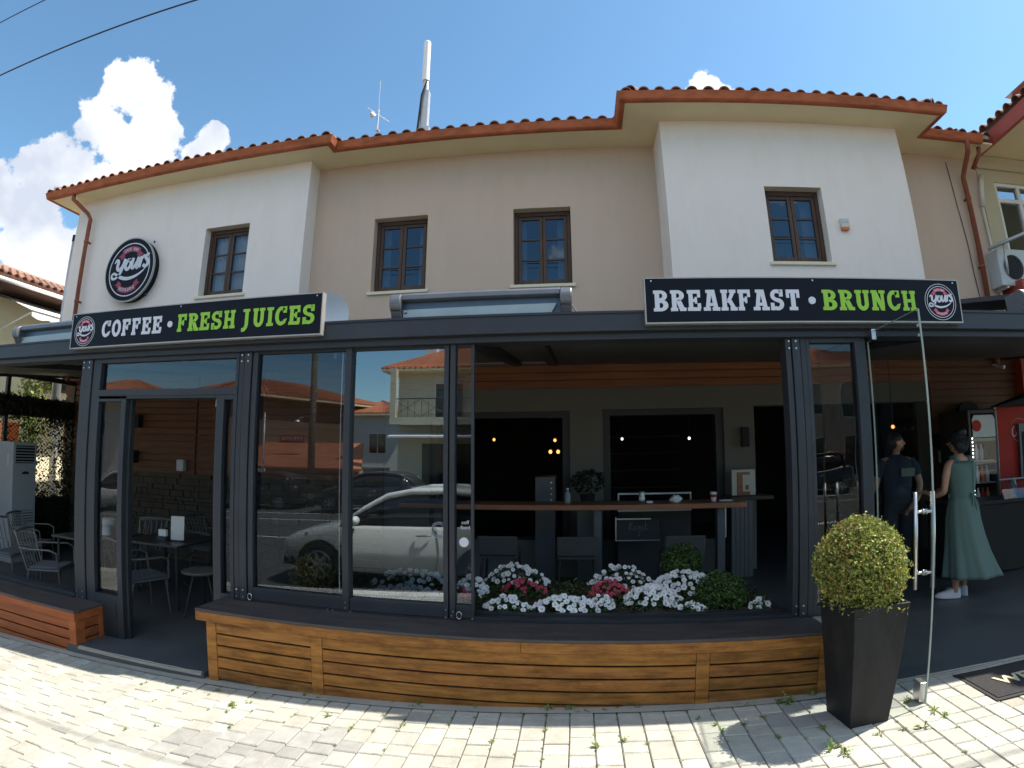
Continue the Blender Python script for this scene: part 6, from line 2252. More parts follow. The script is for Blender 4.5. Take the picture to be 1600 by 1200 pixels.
# ------------------------------------------------------------------ cars in the street (seen in the glass)
def make_car(paint, label, group=None):
    """hatchback, nose towards -x, wheels on z = 0"""
    c = empty('parked_car', (0, 0, 0), label, 'car', group)
    L_ = 3.97; W_ = .84
    st = [  # x, z_bottom, z_shoulder, half width at shoulder, z_roof (None where there is no cabin), half width of roof
        (0.00, .30, .52, .52), (.06, .24, .62, .66), (.20, .20, .70, .75), (.45, .19, .78, .80), (.80, .19, .86, .825), (1.10, .19, .92, .84),
        (1.50, .19, .96, .84), (2.0, .19, .97, .84), (2.6, .19, .98, .84), (3.2, .20, 1.0, .835), (3.6, .22, 1.01, .82), (3.82, .26, 1.0, .78), (3.93, .32, .95, .72), (3.97, .36, .85, .68)]
    mb = MB().use(paint)
    rs = []
    for x, zb, zs, hw in st:
        rs.append([(x, hw * .80, zb), (x, hw * .97, zb + .08), (x, hw, zb + (zs - zb) * .45), (x, hw * .985, zs - .10), (x, hw * .93, zs - .02), (x, hw * .6, zs + .015), (x, 0, zs + .03),
                   (x, -hw * .6, zs + .015), (x, -hw * .93, zs - .02), (x, -hw * .985, zs - .10), (x, -hw, zs * .45 + zb * .55), (x, -hw * .97, zb + .08), (x, -hw * .80, zb)])
    mb.rings(rs)
    mb.build('body', None, c, smooth=True)
    # cabin: glasshouse and roof
    cab = [(1.08, .93, .93, .70, .80), (1.45, .95, 1.17, .66, .80), (1.80, .96, 1.36, .60, .80), (2.15, .965, 1.43, .585, .80), (2.7, .975, 1.445, .585, .80), (3.2, .985, 1.40, .575, .79), (3.55, .99, 1.30, .56, .77), (3.86, .98, 1.02, .55, .70)]
    mb = MB().use('carglass')
    rs = []
    for x, z0_, z1_, hr, hb in cab:
        rs.append([(x, hb, z0_ - .03), (x, hr + .02, z1_ - .03), (x, hr * .6, z1_), (x, -hr * .6, z1_), (x, -hr - .02, z1_ - .03), (x, -hb, z0_ - .03)])
    mb.rings(rs)
    mb.build('windows', None, c, smooth=True)
    mb = MB().use(paint)
    for s_ in (-1, 1):
        p_ = []
        for x, z0_, z1_, hr, hb in cab:
            p_.append((x, s_ * (hr + .025), z1_ - .018))
        mb.tube(p_, [.02, .035, .045, .045, .045, .045, .045, .03], 8)
        mb.tube([(3.45, s_ * .79, .96), (3.50, s_ * .60, 1.31)], .09, 8)
    rs = []
    for x, z0_, z1_, hr, hb in cab[2:7]:
        rs.append([(x, hr + .01, z1_ - .01), (x, hr * .5, z1_ + .022), (x, -hr * .5, z1_ + .022), (x, -hr - .01, z1_ - .01)])
    mb.rings(rs)
    mb.build('roof', None, c, smooth=True)
    for s_ in (-1, 1):
        MB().use('lampglass').hexa([(.10, s_ * .50, .60), (.42, s_ * .765, .62), (.46, s_ * .80, .62), (.12, s_ * .62, .60)], [(.16, s_ * .48, .70), (.55, s_ * .73, .78), (.57, s_ * .79, .765), (.20, s_ * .64, .69)]).build('headlight', None, c, bevel=.01)
        MB().use('red').hexa([(3.80, s_ * .60, .78), (3.95, s_ * .55, .80), (3.95, s_ * .66, .80), (3.80, s_ * .80, .78)], [(3.76, s_ * .60, .95), (3.90, s_ * .55, .96), (3.90, s_ * .66, .96), (3.76, s_ * .785, .95)]).build('tail_light', None, c)
        mb = MB().use(paint); sphere(mb, (1.40, s_ * .93, 1.0), .06, .10, .065, 12, 8)
        mb.build('mirror', None, c, smooth=True)
        mb = MB().use('alu').tube([(2.30, s_ * .855, .80), (2.36, s_ * .875, .805), (2.46, s_ * .875, .81), (2.52, s_ * .852, .81)], .012, 8)
        mb.build('door_handle', None, c, smooth=True)
        # door seam lines
        mb = MB().use('groove')
        mb.tube([(1.30, s_ * .838, .30), (1.28, s_ * .843, .6), (1.34, s_ * .835, .90)], .004, 4).tube([(2.58, s_ * .838, .30), (2.62, s_ * .843, .6), (2.58, s_ * .83, .93)], .004, 4).tube([(1.30, s_ * .838, .30), (2.58, s_ * .838, .30)], .004, 4)
        mb.build('door_seam', None, c)
        MB().use('alu').tube([(1.15, s_ * .822, .275), (2.95, s_ * .822, .275)], .010, 6).build('sill_trim', None, c)
        for x in (.78, 3.22):
            mb = MB().use('groove')
            n = 24
            mb.rings([[(x + rr * math.cos(2 * math.pi * i / n), s_ * y_, .31 + rr * math.sin(2 * math.pi * i / n)) for i in range(n)] for rr, y_ in ((.365, .70), (.365, .846))])
            mb.build('wheel_arch', None, c)
            w_ = MB().use('tyre')
            w_.rings([[(x + rr * math.cos(2 * math.pi * i / n), s_ * y_, .31 + rr * math.sin(2 * math.pi * i / n)) for i in range(n)] for rr, y_ in ((.20, .66), (.30, .66), (.315, .69), (.315, .83), (.30, .855), (.20, .86))])
            w_ = w_.build('wheel', None, c, smooth=False)
            mb = MB().use('alu')
            for k in range(7):
                a = 2 * math.pi * k / 7
                mb.tube([(x, s_ * .862, .31), (x + .19 * math.cos(a), s_ * .868, .31 + .19 * math.sin(a))], [.035, .022], 6)
            mb.tube([(x + .195 * math.cos(2 * math.pi * i / n), s_ * .864, .31 + .195 * math.sin(2 * math.pi * i / n)) for i in range(n)], .014, 6, closed=True)
            mb.build('rim', None, w_)
    MB().use('dark2').box(-.008, .10, -.42, .42, .30, .42).build('grille', None, c, bevel=.01)
    MB().use('groove').hexa([(.15, -.80, .26), (.35, -.80, .26), (.35, .80, .26), (.15, .80, .26)], [(.03, -.60, .36), (.3, -.79, .36), (.3, .79, .36), (.03, .60, .36)]).build('bumper_intake', None, c)
    return c


RD = -.26
c1 = make_car('carw', 'silver hatchback parked at the kerb right behind the photographer, mirrored in the glass')
c1.location = (-4.53, -.78, gz(-2.4) + RD)
c2 = make_car('card', 'dark car parked across the street, the nearer one mirrored in the glass', 'dark cars parked across the street')
c2.location = (-9.3, -10.9, gz(-7) + RD)
c3 = copy_tree(c2); c3['label'] = 'dark car parked further along in front of the hedge across the street'; c3.location = (-14.4, -11.9, gz(-12) + RD)
c4 = make_car('carww', 'white car across the street mirrored in the left side light')
c4.location = (-18.2, -8.4, gz(-16) + RD)
c5 = copy_tree(c2); c5['label'] = 'dark car parked across the street in front of the pinkish house'; c5.location = (6.0, -11.2, gz(8) + RD)

# ------------------------------------------------------------------ houses across the street
def MY(v): return 7.4 - v     # depth seen in the mirror -> true y


def roof_quads(mb, eave, rise, over=.5):
    """hip roof over a convex quad footprint (list of four xy), eave height, rise"""
    pass


def house_box(name, label, pts, z0, z1, m, roof_m='tile_orange', rise=1.5, over=.6, rot=0):
    """house on a rectangular footprint given by centre, size and turn; hipped tile roof"""
    (cx_, cy_), (w_, d_) = pts
    s_ = empty(name, (cx_, cy_, z0), label, 'house')
    def q(u, v, z):
        c_, n_ = math.cos(R(rot)), math.sin(R(rot))
        return (cx_ + u * c_ - v * n_, cy_ + u * n_ + v * c_, z)
    a, b = w_ / 2, d_ / 2
    mb = MB().use(m)
    mb.hexa([q(-a, -b, z0), q(a, -b, z0), q(a, b, z0), q(-a, b, z0)], [q(-a, -b, z1), q(a, -b, z1), q(a, b, z1), q(-a, b, z1)])
    mb.build('wall', None, s_)
    A, B = a + over, b + over
    k = min(A, B)
    if A > B: r1, r2 = q(-A + k, 0, z1 + rise), q(A - k, 0, z1 + rise)
    else: r1, r2 = q(0, -B + k, z1 + rise), q(0, B - k, z1 + rise)
    e = [q(-A, -B, z1), q(A, -B, z1), q(A, B, z1), q(-A, B, z1)]
    mb = MB().use(roof_m)
    if A > B:
        mb.quad(e[0], e[1], r2, r1); mb.quad(e[2], e[3], r1, r2); mb.quad(e[1], e[2], r2); mb.quad(e[3], e[0], r1)
    else:
        mb.quad(e[1], e[2], r2, r1); mb.quad(e[3], e[0], r1, r2); mb.quad(e[0], e[1], r1); mb.quad(e[2], e[3], r2)
    # tile rolls on the street side
    for (p, p2, ra, rb) in ((e[3], e[2], r1, r2), (e[1], e[2], r1, r2) if A <= B else (e[1], e[2], r2, r2)):
        n = 40
        for i in range(n + 1):
            t = i / n
            s0 = Vector(p).lerp(Vector(p2), t); s1 = Vector(ra).lerp(Vector(rb), t)
            f = 1.
            mb.tube([s0 + Vector((0, 0, .03)), s0.lerp(s1, f * .98) + Vector((0, 0, .03))], .06, 5)
    mb.use('soffit').hexa([q(-A, -B, z1 - .14), q(A, -B, z1 - .14), q(A, B, z1 - .14), q(-A, B, z1 - .14)], [q(-A, -B, z1 - .02), q(A, -B, z1 - .02), q(A, B, z1 - .02), q(-A, B, z1 - .02)])
    mb.build('roof', None, s_)
    s_['q'] = 0
    del s_['q']
    return s_, q


def house_window(s_, q, u0, u1, z0, z1, v, m='carglass', fm='pvc'):
    f = MB().use(fm).hexa([q(u0 - .07, v - .05, z0 - .07), q(u1 + .07, v - .05, z0 - .07), q(u1 + .07, v + .03, z0 - .07), q(u0 - .07, v + .03, z0 - .07)],
                          [q(u0 - .07, v - .05, z1 + .07), q(u1 + .07, v - .05, z1 + .07), q(u1 + .07, v + .03, z1 + .07), q(u0 - .07, v + .03, z1 + .07)]).build('window', None, s_)
    mb = MB().use(m)
    um = (u0 + u1) / 2
    for a, b in ((u0, um - .03), (um + .03, u1)):
        mb.hexa([q(a, v - .04, z0), q(b, v - .04, z0), q(b, v + .04, z0), q(a, v + .04, z0)], [q(a, v - .04, z1), q(b, v - .04, z1), q(b, v + .04, z1), q(a, v + .04, z1)])
    mb.build('pane', None, f)


# brown house A, turned
sA, qA = house_box('brown_house', 'brown two storey house with an orange tiled roof across the street', ((-21.3, MY(34)), (9.0, 13)), -1.2, 5.0, 'brown_wall', rise=1.6, over=.8, rot=24)
for (u0, u1) in ((-3.6, -2.2), (-.8, .8), (2.0, 3.6)):
    house_window(sA, qA, u0, u1, 2.7, 4.4, 6.5)
mb = MB().use('white_wall')
mb.hexa([qA(-4.4, 6.5, 2.05), qA(4.9, 6.5, 2.05), qA(4.9, 8.0, 2.05), qA(-4.4, 8.0, 2.05)], [qA(-4.4, 6.5, 2.35), qA(4.9, 6.5, 2.35), qA(4.9, 8.0, 2.35), qA(-4.4, 8.0, 2.35)])
mb.build('balcony', None, sA)
mb = MB().use('alu')
for i in range(20):
    u = -4.3 + i * .48
    mb.tube([qA(u, 7.9, 2.3), qA(u, 7.9, 3.2)], .03, 5)
mb.tube([qA(-4.3, 7.9, 3.2), qA(4.9, 7.9, 3.2)], .04, 5)
mb.build('railing', None, sA)
sign = MB().use('red').box(-15.9, -14.4, MY(26.3), MY(26.2), 2.08, 2.5)
s_ = empty('street_sign', (-15.1, MY(26), 2.1), 'dark red sign reading PERANI above the low orange roof across the street', 'sign')
sign.build('sign_board', None, s_)
o_ = text_mesh('PERANI', .34, (0, 0, 0), None, 'lettering', 'sign_white', .01, width=1.25)
o_.parent = s_; o_.rotation_euler.z = math.pi; o_.location = (0, MY(26.19) - MY(26) + .01, .2)
# low annex with an orange roof
sB = empty('low_annex', (-13.5, MY(26), -.9), 'low dark annex with a lean-to orange roof in front of the brown house', 'house')
MB().use('conc').box(-17.5, -10.8, MY(30), MY(25.5), -1.2, .75).build('wall', None, sB)
mb = MB().use('tile_orange')
mb.hexa([(-18, MY(24.8), .72), (-10.4, MY(24.8), .72), (-11.6, MY(28), 2.02), (-18, MY(28), 2.02)][::-1], [(-18, MY(24.8), .82), (-10.4, MY(24.8), .82), (-11.6, MY(28), 2.12), (-18, MY(28), 2.12)][::-1])
mb.build('roof', None, sB)
mb = MB().use('dark')
for x in (-16.6, -14.8, -12.6):
    mb.box(x, x + .9, MY(25.5), MY(25.45), -.5, .45)
mb.build('openings', None, sB)
# white house end
sC, qC = house_box('white_house', 'white rendered house between the brown house and the cream one', ((-14.4, MY(38.5)), (6.0, 7)), -1.2, 4.3, 'white_house', rise=1.2, over=.5)
house_window(sC, qC, .3, 1.5, 1.6, 2.9, 3.5)
# cream house with balcony
sD, qD = house_box('cream_house', 'cream two storey house with a tiled roof and a recessed balcony across the street', ((-3.6, MY(29.2)), (10.6, 6.6)), -1.2, 5.85, 'cream', rise=2.0, over=.7)
v_ = 3.3
mb = MB().use('cream')
mb.hexa([qD(-5.3, v_, 3.0), qD(5.3, v_, 3.0), qD(5.3, v_ + 1.3, 3.0), qD(-5.3, v_ + 1.3, 3.0)], [qD(-5.3, v_, 3.35), qD(5.3, v_, 3.35), qD(5.3, v_ + 1.3, 3.35), qD(-5.3, v_ + 1.3, 3.35)])
for u in (-5.15, 5.0):
    mb.hexa([qD(u - .15, v_ + 1.0, 3.35), qD(u + .15, v_ + 1.0, 3.35), qD(u + .15, v_ + 1.3, 3.35), qD(u - .15, v_ + 1.3, 3.35)], [qD(u - .15, v_ + 1.0, 5.75), qD(u + .15, v_ + 1.0, 5.75), qD(u + .15, v_ + 1.3, 5.75), qD(u - .15, v_ + 1.3, 5.75)])
mb.build('balcony', None, sD)
mb = MB().use('dark2')
mb.tube([qD(-5.2, v_ + 1.2, 4.25), qD(5.2, v_ + 1.2, 4.25)], .03, 6)
for i in range(30):
    u = -5.1 + i * .35
    mb.tube([qD(u, v_ + 1.2, 3.35), qD(u, v_ + 1.2, 4.25)], .012, 4)
    if i % 4 == 0: mb.tube([qD(u, v_ + 1.2, 3.4), qD(u + 1.3, v_ + 1.2, 4.2)], .012, 4).tube([qD(u + 1.3, v_ + 1.2, 3.4), qD(u, v_ + 1.2, 4.2)], .012, 4)
mb.build('railing', None, sD)
house_window(sD, qD, -3.3, -1.9, 3.4, 5.1, v_)
house_window(sD, qD, .5, 2.0, 3.4, 5.1, v_)
for (u0, u1) in ((-4.0, -1.4), (-.6, 2.0), (2.8, 4.8)):
    house_window(sD, qD, u0, u1, -.6, 2.1, v_, fm='cream')
MB().use('white_wall').hexa([qD(-4.7, -.2, 6.2), qD(-4.1, -.2, 6.2), qD(-4.1, .4, 6.2), qD(-4.7, .4, 6.2)], [qD(-4.7, -.2, 8.0), qD(-4.1, -.2, 8.0), qD(-4.1, .4, 8.0), qD(-4.7, .4, 8.0)]).build('chimney', None, sD)
MB().use('awning').hexa([qD(-5.3, v_ + .02, 2.6), qD(5.3, v_ + .02, 2.6), qD(5.3, v_ + 1.6, 2.35), qD(-5.3, v_ + 1.6, 2.35)], [qD(-5.3, v_ + .02, 2.68), qD(5.3, v_ + .02, 2.68), qD(5.3, v_ + 1.6, 2.43), qD(-5.3, v_ + 1.6, 2.43)]).build('canopy', None, sD)
sE, qE = house_box('peach_house', 'pale pinkish house with a tiled roof across the street to the right', ((14.5, MY(30)), (9.0, 8)), -.4, 5.6, 'greige', rise=1.8, over=.7)
for (u0, u1) in ((-3.6, -2.2), (-.6, .8), (2.0, 3.4)):
    house_window(sE, qE, u0, u1, 3.3, 4.6, 4.0); house_window(sE, qE, u0, u1, .3, 2.2, 4.0)
sF, qF = house_box('far_house', 'white house with an orange roof across the street at the far left', ((-31, MY(30)), (9, 8)), -1.6, 4.6, 'white_house', rise=1.7, over=.7)
for (u0, u1) in ((-3, -1.8), (.5, 2)):
    house_window(sF, qF, u0, u1, 1.9, 3.2, 4.0)
# wall, hedge and yellow fence across the street
random.seed(4)
s_ = MB().use('stonew').box(-22, -7.6, MY(23.4), MY(23.0), -1.2, .12)
tag(s_.build('rubble_wall'), 'low dark rubble wall across the street in front of the annex', 'wall')
pts = [((random.uniform(-22, -7.6), MY(23.2) + random.gauss(0, .25), random.uniform(-.3, .42)), Vector((0, 1, .5)).normalized()) for _ in range(5000)]
mb = MB(); leaf_cloud(mb, pts, .09, .5, (.4, 1.3), .15)
tag(mb.build('hedge', 'hedge'), 'dark hedge growing over the low wall across the street', 'hedge', kind='stuff')
s_ = empty('yard_wall', (-11, MY(24), -.5), 'yellow yard wall with a brown picket railing across the street', 'wall')
MB().use('cream').box(-12.6, -10.6, MY(24.2), MY(24.0), -1.2, .45).build('wall', None, s_)
mb = MB().use('win_wood')
for i in range(17):
    mb.box(-12.5 + i * .115, -12.46 + i * .115, MY(23.99), MY(23.95), .2, .72)
mb.box(-12.6, -10.6, MY(23.985), MY(23.955), .62, .66)
mb.build('railing', None, s_)
tag(MB().use('cream').box(-15.1, -14.7, MY(23.0), MY(22.8), -1, .75).build('gate_pillar'), 'cream gate pillar standing in the hedge across the street', 'pillar')
s_ = empty('utility_pole', (-10.6, MY(20), gz(-10) - .12), 'tall concrete utility pole with a curved lamp across the street', 'pole')
MB().use('pole').tube([(-10.6, MY(20), -.8), (-10.62, MY(20), 8.6)], [.16, .11], 12).build('pole_shaft', None, s_, smooth=True)
MB().use('galv').tube([(-10.62, MY(20), 3.0), (-10.9, MY(20), 3.1), (-11.25, MY(20), 2.98)], .03, 6).lathe([(0, 2.82), (.16, 2.84), (.12, 2.92), (0, 2.97)], (-11.3, MY(20), 0), 12).build('lamp_arm', None, s_)
tag(MB().use('galv').tube([(-14.2, MY(22), -.7), (-14.2, MY(22), 3.4)], .045, 8).build('thin_pole', smooth=True), 'thin metal post across the street left of the utility pole', 'pole')

# ------------------------------------------------------------------ neighbours in view
# left: house with tiled eave, white awning, cream wall
nl = empty('tiled_house', (-13, 10, -.4), 'older house with tiled eave, white awning and cream wall beyond the left end', 'house')
MB().use('cream_b').box(-19, -12.6, 3.4, 20, -.6, 4.95).build('wall', None, nl)
mb = MB().use('tile')
for i in range(74):
    barrel(mb, -11.45, 3.0 + i * .205, 5.06, 1.5, dirv=(-1, 0, .36), r=.085)
mb.quad((-11.45, 3, 5.0), (-11.45, 20, 5.0), (-17, 20, 7.0), (-17, 3, 7.0))
mb.build('roof', None, nl)
MB().use('win_wood').box(-12.59, -11.5, 3, 20, 4.86, 4.94).build('eave_boards', None, nl)
MB().use('pvc').tube([(-11.42, 3, 4.95), (-11.42, 20, 4.95)], .045, 10).build('gutter', None, nl)
mb = MB().use('awning')
n = 60
for i in range(n):
    ya, yb = 7.45 + 4.6 * i / n, 7.45 + 4.6 * (i + 1) / n
    mb.quad((-12.58, ya, 4.95), (-12.58, yb, 4.95), (-10.9, yb, 4.35), (-10.9, ya, 4.35))
    d0, d1 = .12 + .05 * abs(math.sin(i * .55)), .12 + .05 * abs(math.sin((i + 1) * .55))
    mb.quad((-10.9, ya, 4.35), (-10.9, yb, 4.35), (-10.9, yb, 4.35 - d1), (-10.9, ya, 4.35 - d0))
aw = mb.build('awning', None, nl)
MB().use('pvc').tube([(-12.55, 7.5, 3.9), (-10.95, 7.5, 4.33)], .02, 6).tube([(-12.55, 10, 3.7), (-10.9, 10, 4.33)], .02, 6).tube([(-10.9, 7.4, 4.35), (-10.9, 12.1, 4.35)], .022, 6).build('awning_arm', None, aw)
for (ya, yb) in ((6.9, 7.6), (9.2, 9.9)):
    f = MB().use('win_wood').box(-12.6, -12.54, ya, yb, 2.9, 4.1).build('window', None, nl)
    MB().use('dark').box(-12.54, -12.53, ya + .07, yb - .07, 2.97, 4.03).build('pane', None, f)
MB().use('pvc').tube([(-12.5, 6.0, 2.6), (-12.5, 7.1, 2.62), (-12.5, 7.15, 2.5), (-12.5, 7.15, .5)], .05, 8).tube([(-12.5, 9.6, 0), (-12.5, 9.6, 4.8)], .05, 8).build('waste_pipe', None, nl, smooth=True)
tag(MB().use('orange').box(-11.0, -10.6, 6.9, 7.25, -.28, 2.0).build('orange_cabinet', bevel=.03), 'tall orange cabinet behind the ivy fence', 'cabinet')
tag(MB().use('conc').box(-12.6, -8.9, 3.4, 20, -.6, -.28).build('side_path'), kind='structure')
# climbing plant beside the cladding
mb = MB(); pts = [((-11.9 + random.gauss(0, .12), 8.4 + random.gauss(0, .25), random.uniform(1.6, 3.1)), Vector((1, -.5, .3)).normalized()) for _ in range(700)]
leaf_cloud(mb, pts, .05, .5, (.6, 1.6), .15)
for _ in range(12):
    mb.tube([(-11.9, 8.4, .0), (-11.9 + random.gauss(0, .1), 8.4 + random.gauss(0, .2), 2.9)], .01, 4)
tag(mb.build('climbing_shrub', 'leaf'), 'light green shrub against the cream wall beyond the left fence', 'shrub')
mb = MB(); pts = [((-11.6 + random.gauss(0, .15), 5.6 + random.gauss(0, .35), random.uniform(2.0, 3.1)), Vector((1, -.5, .3)).normalized()) for _ in range(700)]
leaf_cloud(mb, pts, .05, .5, (.6, 1.6), .15)
mb.tube([(-11.7, 5.6, 0), (-11.6, 5.6, 2.8)], .02, 5)
tag(mb.build('climbing_shrub', 'leaf_d'), 'darker green shrub at the extreme left beyond the fence', 'shrub')
# chimney flue behind the left corner
s_ = empty('flue_pipe', (-9.15, 7.1, 3), 'bluish metal flue pipe with a dark cap beside the left corner of the café', 'pipe')
p = at(118, 372, 7.2)
MB().use('galv').tube([(p.x, 7.2, 2.4), (p.x, 7.2, p.z - .06)], .05, 12).build('flue', None, s_, smooth=True)
MB().use('groove').tube([(p.x, 7.2, p.z - .08), (p.x, 7.2, p.z + .05)], .06, 12).build('cap', None, s_)

# right neighbour
nr = empty('beige_house', (9, 8, 0), 'beige house with deep red eaves and a white balcony window at the right edge', 'house')
NY = 7.05
nx0 = 6.66
NW = at(1550, 284, NY); NWb = at(1575, 388, NY)
mb = MB().use('cream_n')
wall_xz(mb, nx0, 12, 2.9, 6.15, NY, .3, [(NW.x + .03, NW.x + 1.6, NWb.z - .6, NW.z)])
wall_xz(mb, nx0 + .2, 12, 0, 2.9, NY, .3)
mb.build('wall', None, nr)
# band below the soffit
MB().use('cream_n').box(nx0, 12, NY - .05, NY, 5.92, 6.148).build('cornice', None, nr)
mb = MB().use('soffit').prism_z([(6.55, 2.4), (12, 2.4), (12, 7.4), (6.72, 7.4)], 6.16, 6.19)
mb.build('soffit', None, nr)
mb = MB().use('red_post')
gpr = [(-.04, 6.10), (.03, 6.10), (.035, 6.22), (.09, 6.24), (.115, 6.40), (.08, 6.40), (-.04, 6.33)]
sweep(mb, [(6.74, 7.35), (6.60, 5.0), (6.55, 2.4)], [(-o_, z) for o_, z in gpr][::-1])
sweep(mb, [(6.55, 2.4), (12, 2.4)], gpr)
mb.build('gutter', None, nr)
mb = MB().use('tile')
for i in range(24):
    y = 2.5 + i * .205
    barrel(mb, 6.50 + .03 * (y - 2.4) / 1.2, y, 6.365, 2.2, dirv=(1, 0, .36), r=.08)
mb.quad((6.5, 2.4, 6.36), (6.6, 7.4, 6.36), (11, 7.4, 7.9), (11, 2.4, 7.9))
mb.build('roof', None, nr)
MB().use('red_post').box(8.05, 9.0, 6.3, 7.1, 6.8, 7.55).build('chimney', None, nr)
MB().use('galv').hexa([(7.95, 6.18, 7.55), (9.1, 6.18, 7.55), (9.1, 7.2, 7.55), (7.95, 7.2, 7.55)], [(8.05, 6.3, 7.62), (8.8, 6.3, 7.62), (8.8, 7.1, 7.62), (8.05, 7.1, 7.62)]).build('chimney_cap', None, nr)
x0, z1, z0 = NW.x + .03, NW.z, NWb.z - .6
f = MB().use('pvc').box(x0, x0 + .06, NY + .02, NY + .10, z0, z1).box(x0 + .06, x0 + 1.57, NY + .02, NY + .10, z1 - .06, z1).box(x0 + .06, x0 + 1.57, NY + .02, NY + .10, z1 - .34, z1 - .27).box(x0 + .48, x0 + .56, NY + .02, NY + .10, z0, z1 - .34).box(x0 + .48, x0 + .55, NY + .02, NY + .10, z1 - .27, z1 - .06)
f = f.build('window', None, nr, bevel=.006)
MB().quad((x0, NY + .06, z0), (x0 + 1.57, NY + .06, z0), (x0 + 1.57, NY + .06, z1), (x0, NY + .06, z1)).build('pane', 'glassw', f)
MB().use('dark').box(x0 - .1, x0 + 1.7, NY + .8, NY + .82, z0 - .1, z1 + .1).build('room_back', None, f)
# outdoor unit
a_ = at(1556, 388, 6.75); b_ = at(1563, 446, 6.75)
s_ = empty('outdoor_unit', (a_.x + .4, 6.85, b_.z), 'white air conditioning outdoor unit with a round grille on the beige wall', 'air conditioner')
MB().use('plastic_w').box(a_.x, a_.x + .80, 6.74, 7.04, b_.z, a_.z).build('case', None, s_, bevel=.015)
cz_ = (a_.z + b_.z) / 2; cx_ = a_.x + .27
MB().use('groove').disc_y(cx_, cz_, .185, 6.732, 6.739, 32).build('fan_opening', None, s_)
mb = MB().use('alu_w')
for rr in (.19, .15, .11, .07, .03):
    mb.tube([(cx_ + rr * math.cos(2 * math.pi * i / 28), 6.728, cz_ + rr * math.sin(2 * math.pi * i / 28)) for i in range(28)], .004, 4, closed=True)
for k in range(12):
    a = 2 * math.pi * k / 12
    mb.tube([(cx_ + .03 * math.cos(a), 6.727, cz_ + .03 * math.sin(a)), (cx_ + .19 * math.cos(a), 6.727, cz_ + .19 * math.sin(a))], .003, 4)
mb.build('grille', None, s_)
MB().use('pvc').box(a_.x + .1, a_.x + .13, 6.75, 7.05, b_.z - .03, b_.z).box(a_.x + .66, a_.x + .69, 6.75, 7.05, b_.z - .03, b_.z).build('bracket', None, s_)
# balcony rail
a_ = at(1565, 378, 6.5)
mb = MB().use('galv')
mb.tube([(a_.x - .05, 6.75, a_.z - .02), (a_.x + .8, 6.1, a_.z + .25)], .03, 8)
mb.tube([(a_.x + .15, 6.62, a_.z + .05), (a_.x + .12, 6.62, a_.z - .45)], .02, 8)
tag(mb.build('handrail', smooth=True), 'grey metal handrail crossing in front of the white balcony window', 'rail')
# red parapet/shop fascia low at right edge
a_ = at(1594, 432, 6.6)
tag(MB().use('red_post').box(a_.x + .02, a_.x + 1.5, 6.6, 7.0, 2.95, a_.z - .03).build('red_fascia'), 'brick red fascia under the outdoor unit at the right edge', 'fascia')
# downpipe stub (cream) in the corner
a_ = at(1519, 255, 6.97)
MB().use('plastic_y').tube([(6.64, 6.95, 5.75), (6.56, 6.93, 5.5), (6.52, 6.95, 5.2)], .04, 8).tube([(6.52, 6.96, 5.2), (6.58, 6.96, 2.8)], .025, 8).build('corner_pipe', None, nr, smooth=True)
# notice on far right neighbour wall
a_ = at(1594, 572, 7.0)
s_ = empty('notice', (7.1, 6.98, a_.z), 'pale blue notice with a thin frame at the far right edge', 'notice')
MB().use('plastic_w').box(a_.x, a_.x + .35, 6.99, 7.04, a_.z - .22, a_.z + .06).build('notice_sheet', None, s_)
MB().use('membrane').box(a_.x + .03, a_.x + .30, 6.983, 6.989, a_.z - .14, a_.z - .10).build('print_band', None, s_)

for o in bpy.data.objects:
    if o.type == 'MESH' and o.parent is None and 'kind' not in o and 'label' not in o:
        print('UNTAGGED', o.name)


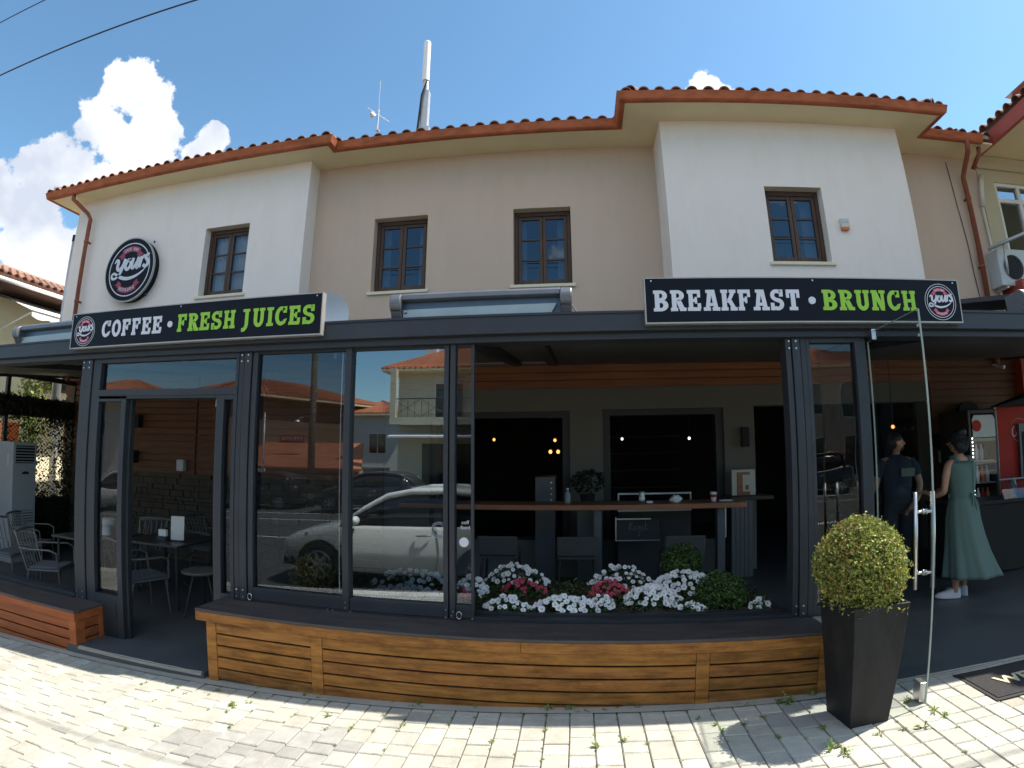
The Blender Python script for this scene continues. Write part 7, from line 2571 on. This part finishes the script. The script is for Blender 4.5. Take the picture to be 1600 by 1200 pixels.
# ------------------------------------------------------------------ parts that come in several separate pieces become separate parts
def split_loose(o, new):
    me = o.data
    n = len(me.vertices)
    par = list(range(n))

    def find(a):
        while par[a] != a:
            par[a] = par[par[a]]; a = par[a]
        return a
    # pieces that share a corner position count as one
    pos = {}
    for v in me.vertices:
        k = (round(v.co.x, 4), round(v.co.y, 4), round(v.co.z, 4))
        if k in pos: par[find(v.index)] = find(pos[k])
        else: pos[k] = v.index
    for p in me.polygons:
        a = find(p.vertices[0])
        for q in p.vertices[1:]:
            par[find(q)] = a
    groups = {}
    for p in me.polygons:
        groups.setdefault(find(p.vertices[0]), []).append(p)
    if len(groups) < 2:
        o.name = new
        return
    tints = me.color_attributes.get('tint')
    vals = [tuple(d.color) for d in tints.data] if tints else None
    for ps in groups.values():
        idx = {}; vs = []; fs = []; mi = []; cl = []
        for p in ps:
            f = []
            for v in p.vertices:
                if v not in idx:
                    idx[v] = len(vs); vs.append(tuple(me.vertices[v].co))
                f.append(idx[v])
            fs.append(f); mi.append(p.material_index)
            if vals:
                for li in p.loop_indices: cl += vals[li]
        m2 = bpy.data.meshes.new(new)
        m2.from_pydata(vs, [], fs)
        for m_ in me.materials: m2.materials.append(m_)
        m2.polygons.foreach_set('material_index', mi)
        m2.polygons.foreach_set('use_smooth', [ps[0].use_smooth] * len(fs))
        if vals:
            al = m2.color_attributes.new('tint', 'FLOAT_COLOR', 'CORNER'); al.data.foreach_set('color', cl)
        c = o.copy(); c.data = m2; c.name = new
        C.objects.link(c)
        for k in list(c.keys()):
            pass
    bpy.data.objects.remove(o)


SPLIT = dict(screws='screw', pull_ring='pull_ring', seal='seal', clamp='clamp', louvres='louvre', rafters='rafter', knobs='knob', louvre_slats='louvre_slat',
             opening_frame='opening_frame', openings='opening', back_shelves='back_shelf', boarded_front='board', side_frame='frame_bar', emblem_banner='emblem_banner',
             emblem_ring='emblem_ring', sticker_reflection='emblem_ring', light_strip='led', sign_lug='sign_lug', upright='upright', mast_cables='mast_part', door_seam='door_seam', lower_grille='grille_slot',  # the rings imitating a reflection share the ring name
             waste_pipe='waste_pipe', bracket='bracket', awning_arm='awning_arm', room_back='room_back', pane='pane', printed_patch='printed_patch', track='track', mullion='mullion', bottom_rail='bottom_rail', frame='frame', rail='rail', wood_cladding='wood_cladding', shade_cloth='shade_cloth', door_stop_pad='door_stop_pad', sneaker='shoe', road_marking='road_marking', handle='handle')
import re as _re
for o in list(bpy.data.objects):
    if o.type == 'MESH' and o.parent is not None:
        base = _re.sub(r'\.\d+$', '', o.name)
        if base in ('wood_cladding', 'mast_cables', 'louvre_slats', 'emblem_letter'): continue
        if base in SPLIT and not o.children:
            split_loose(o, SPLIT[base])
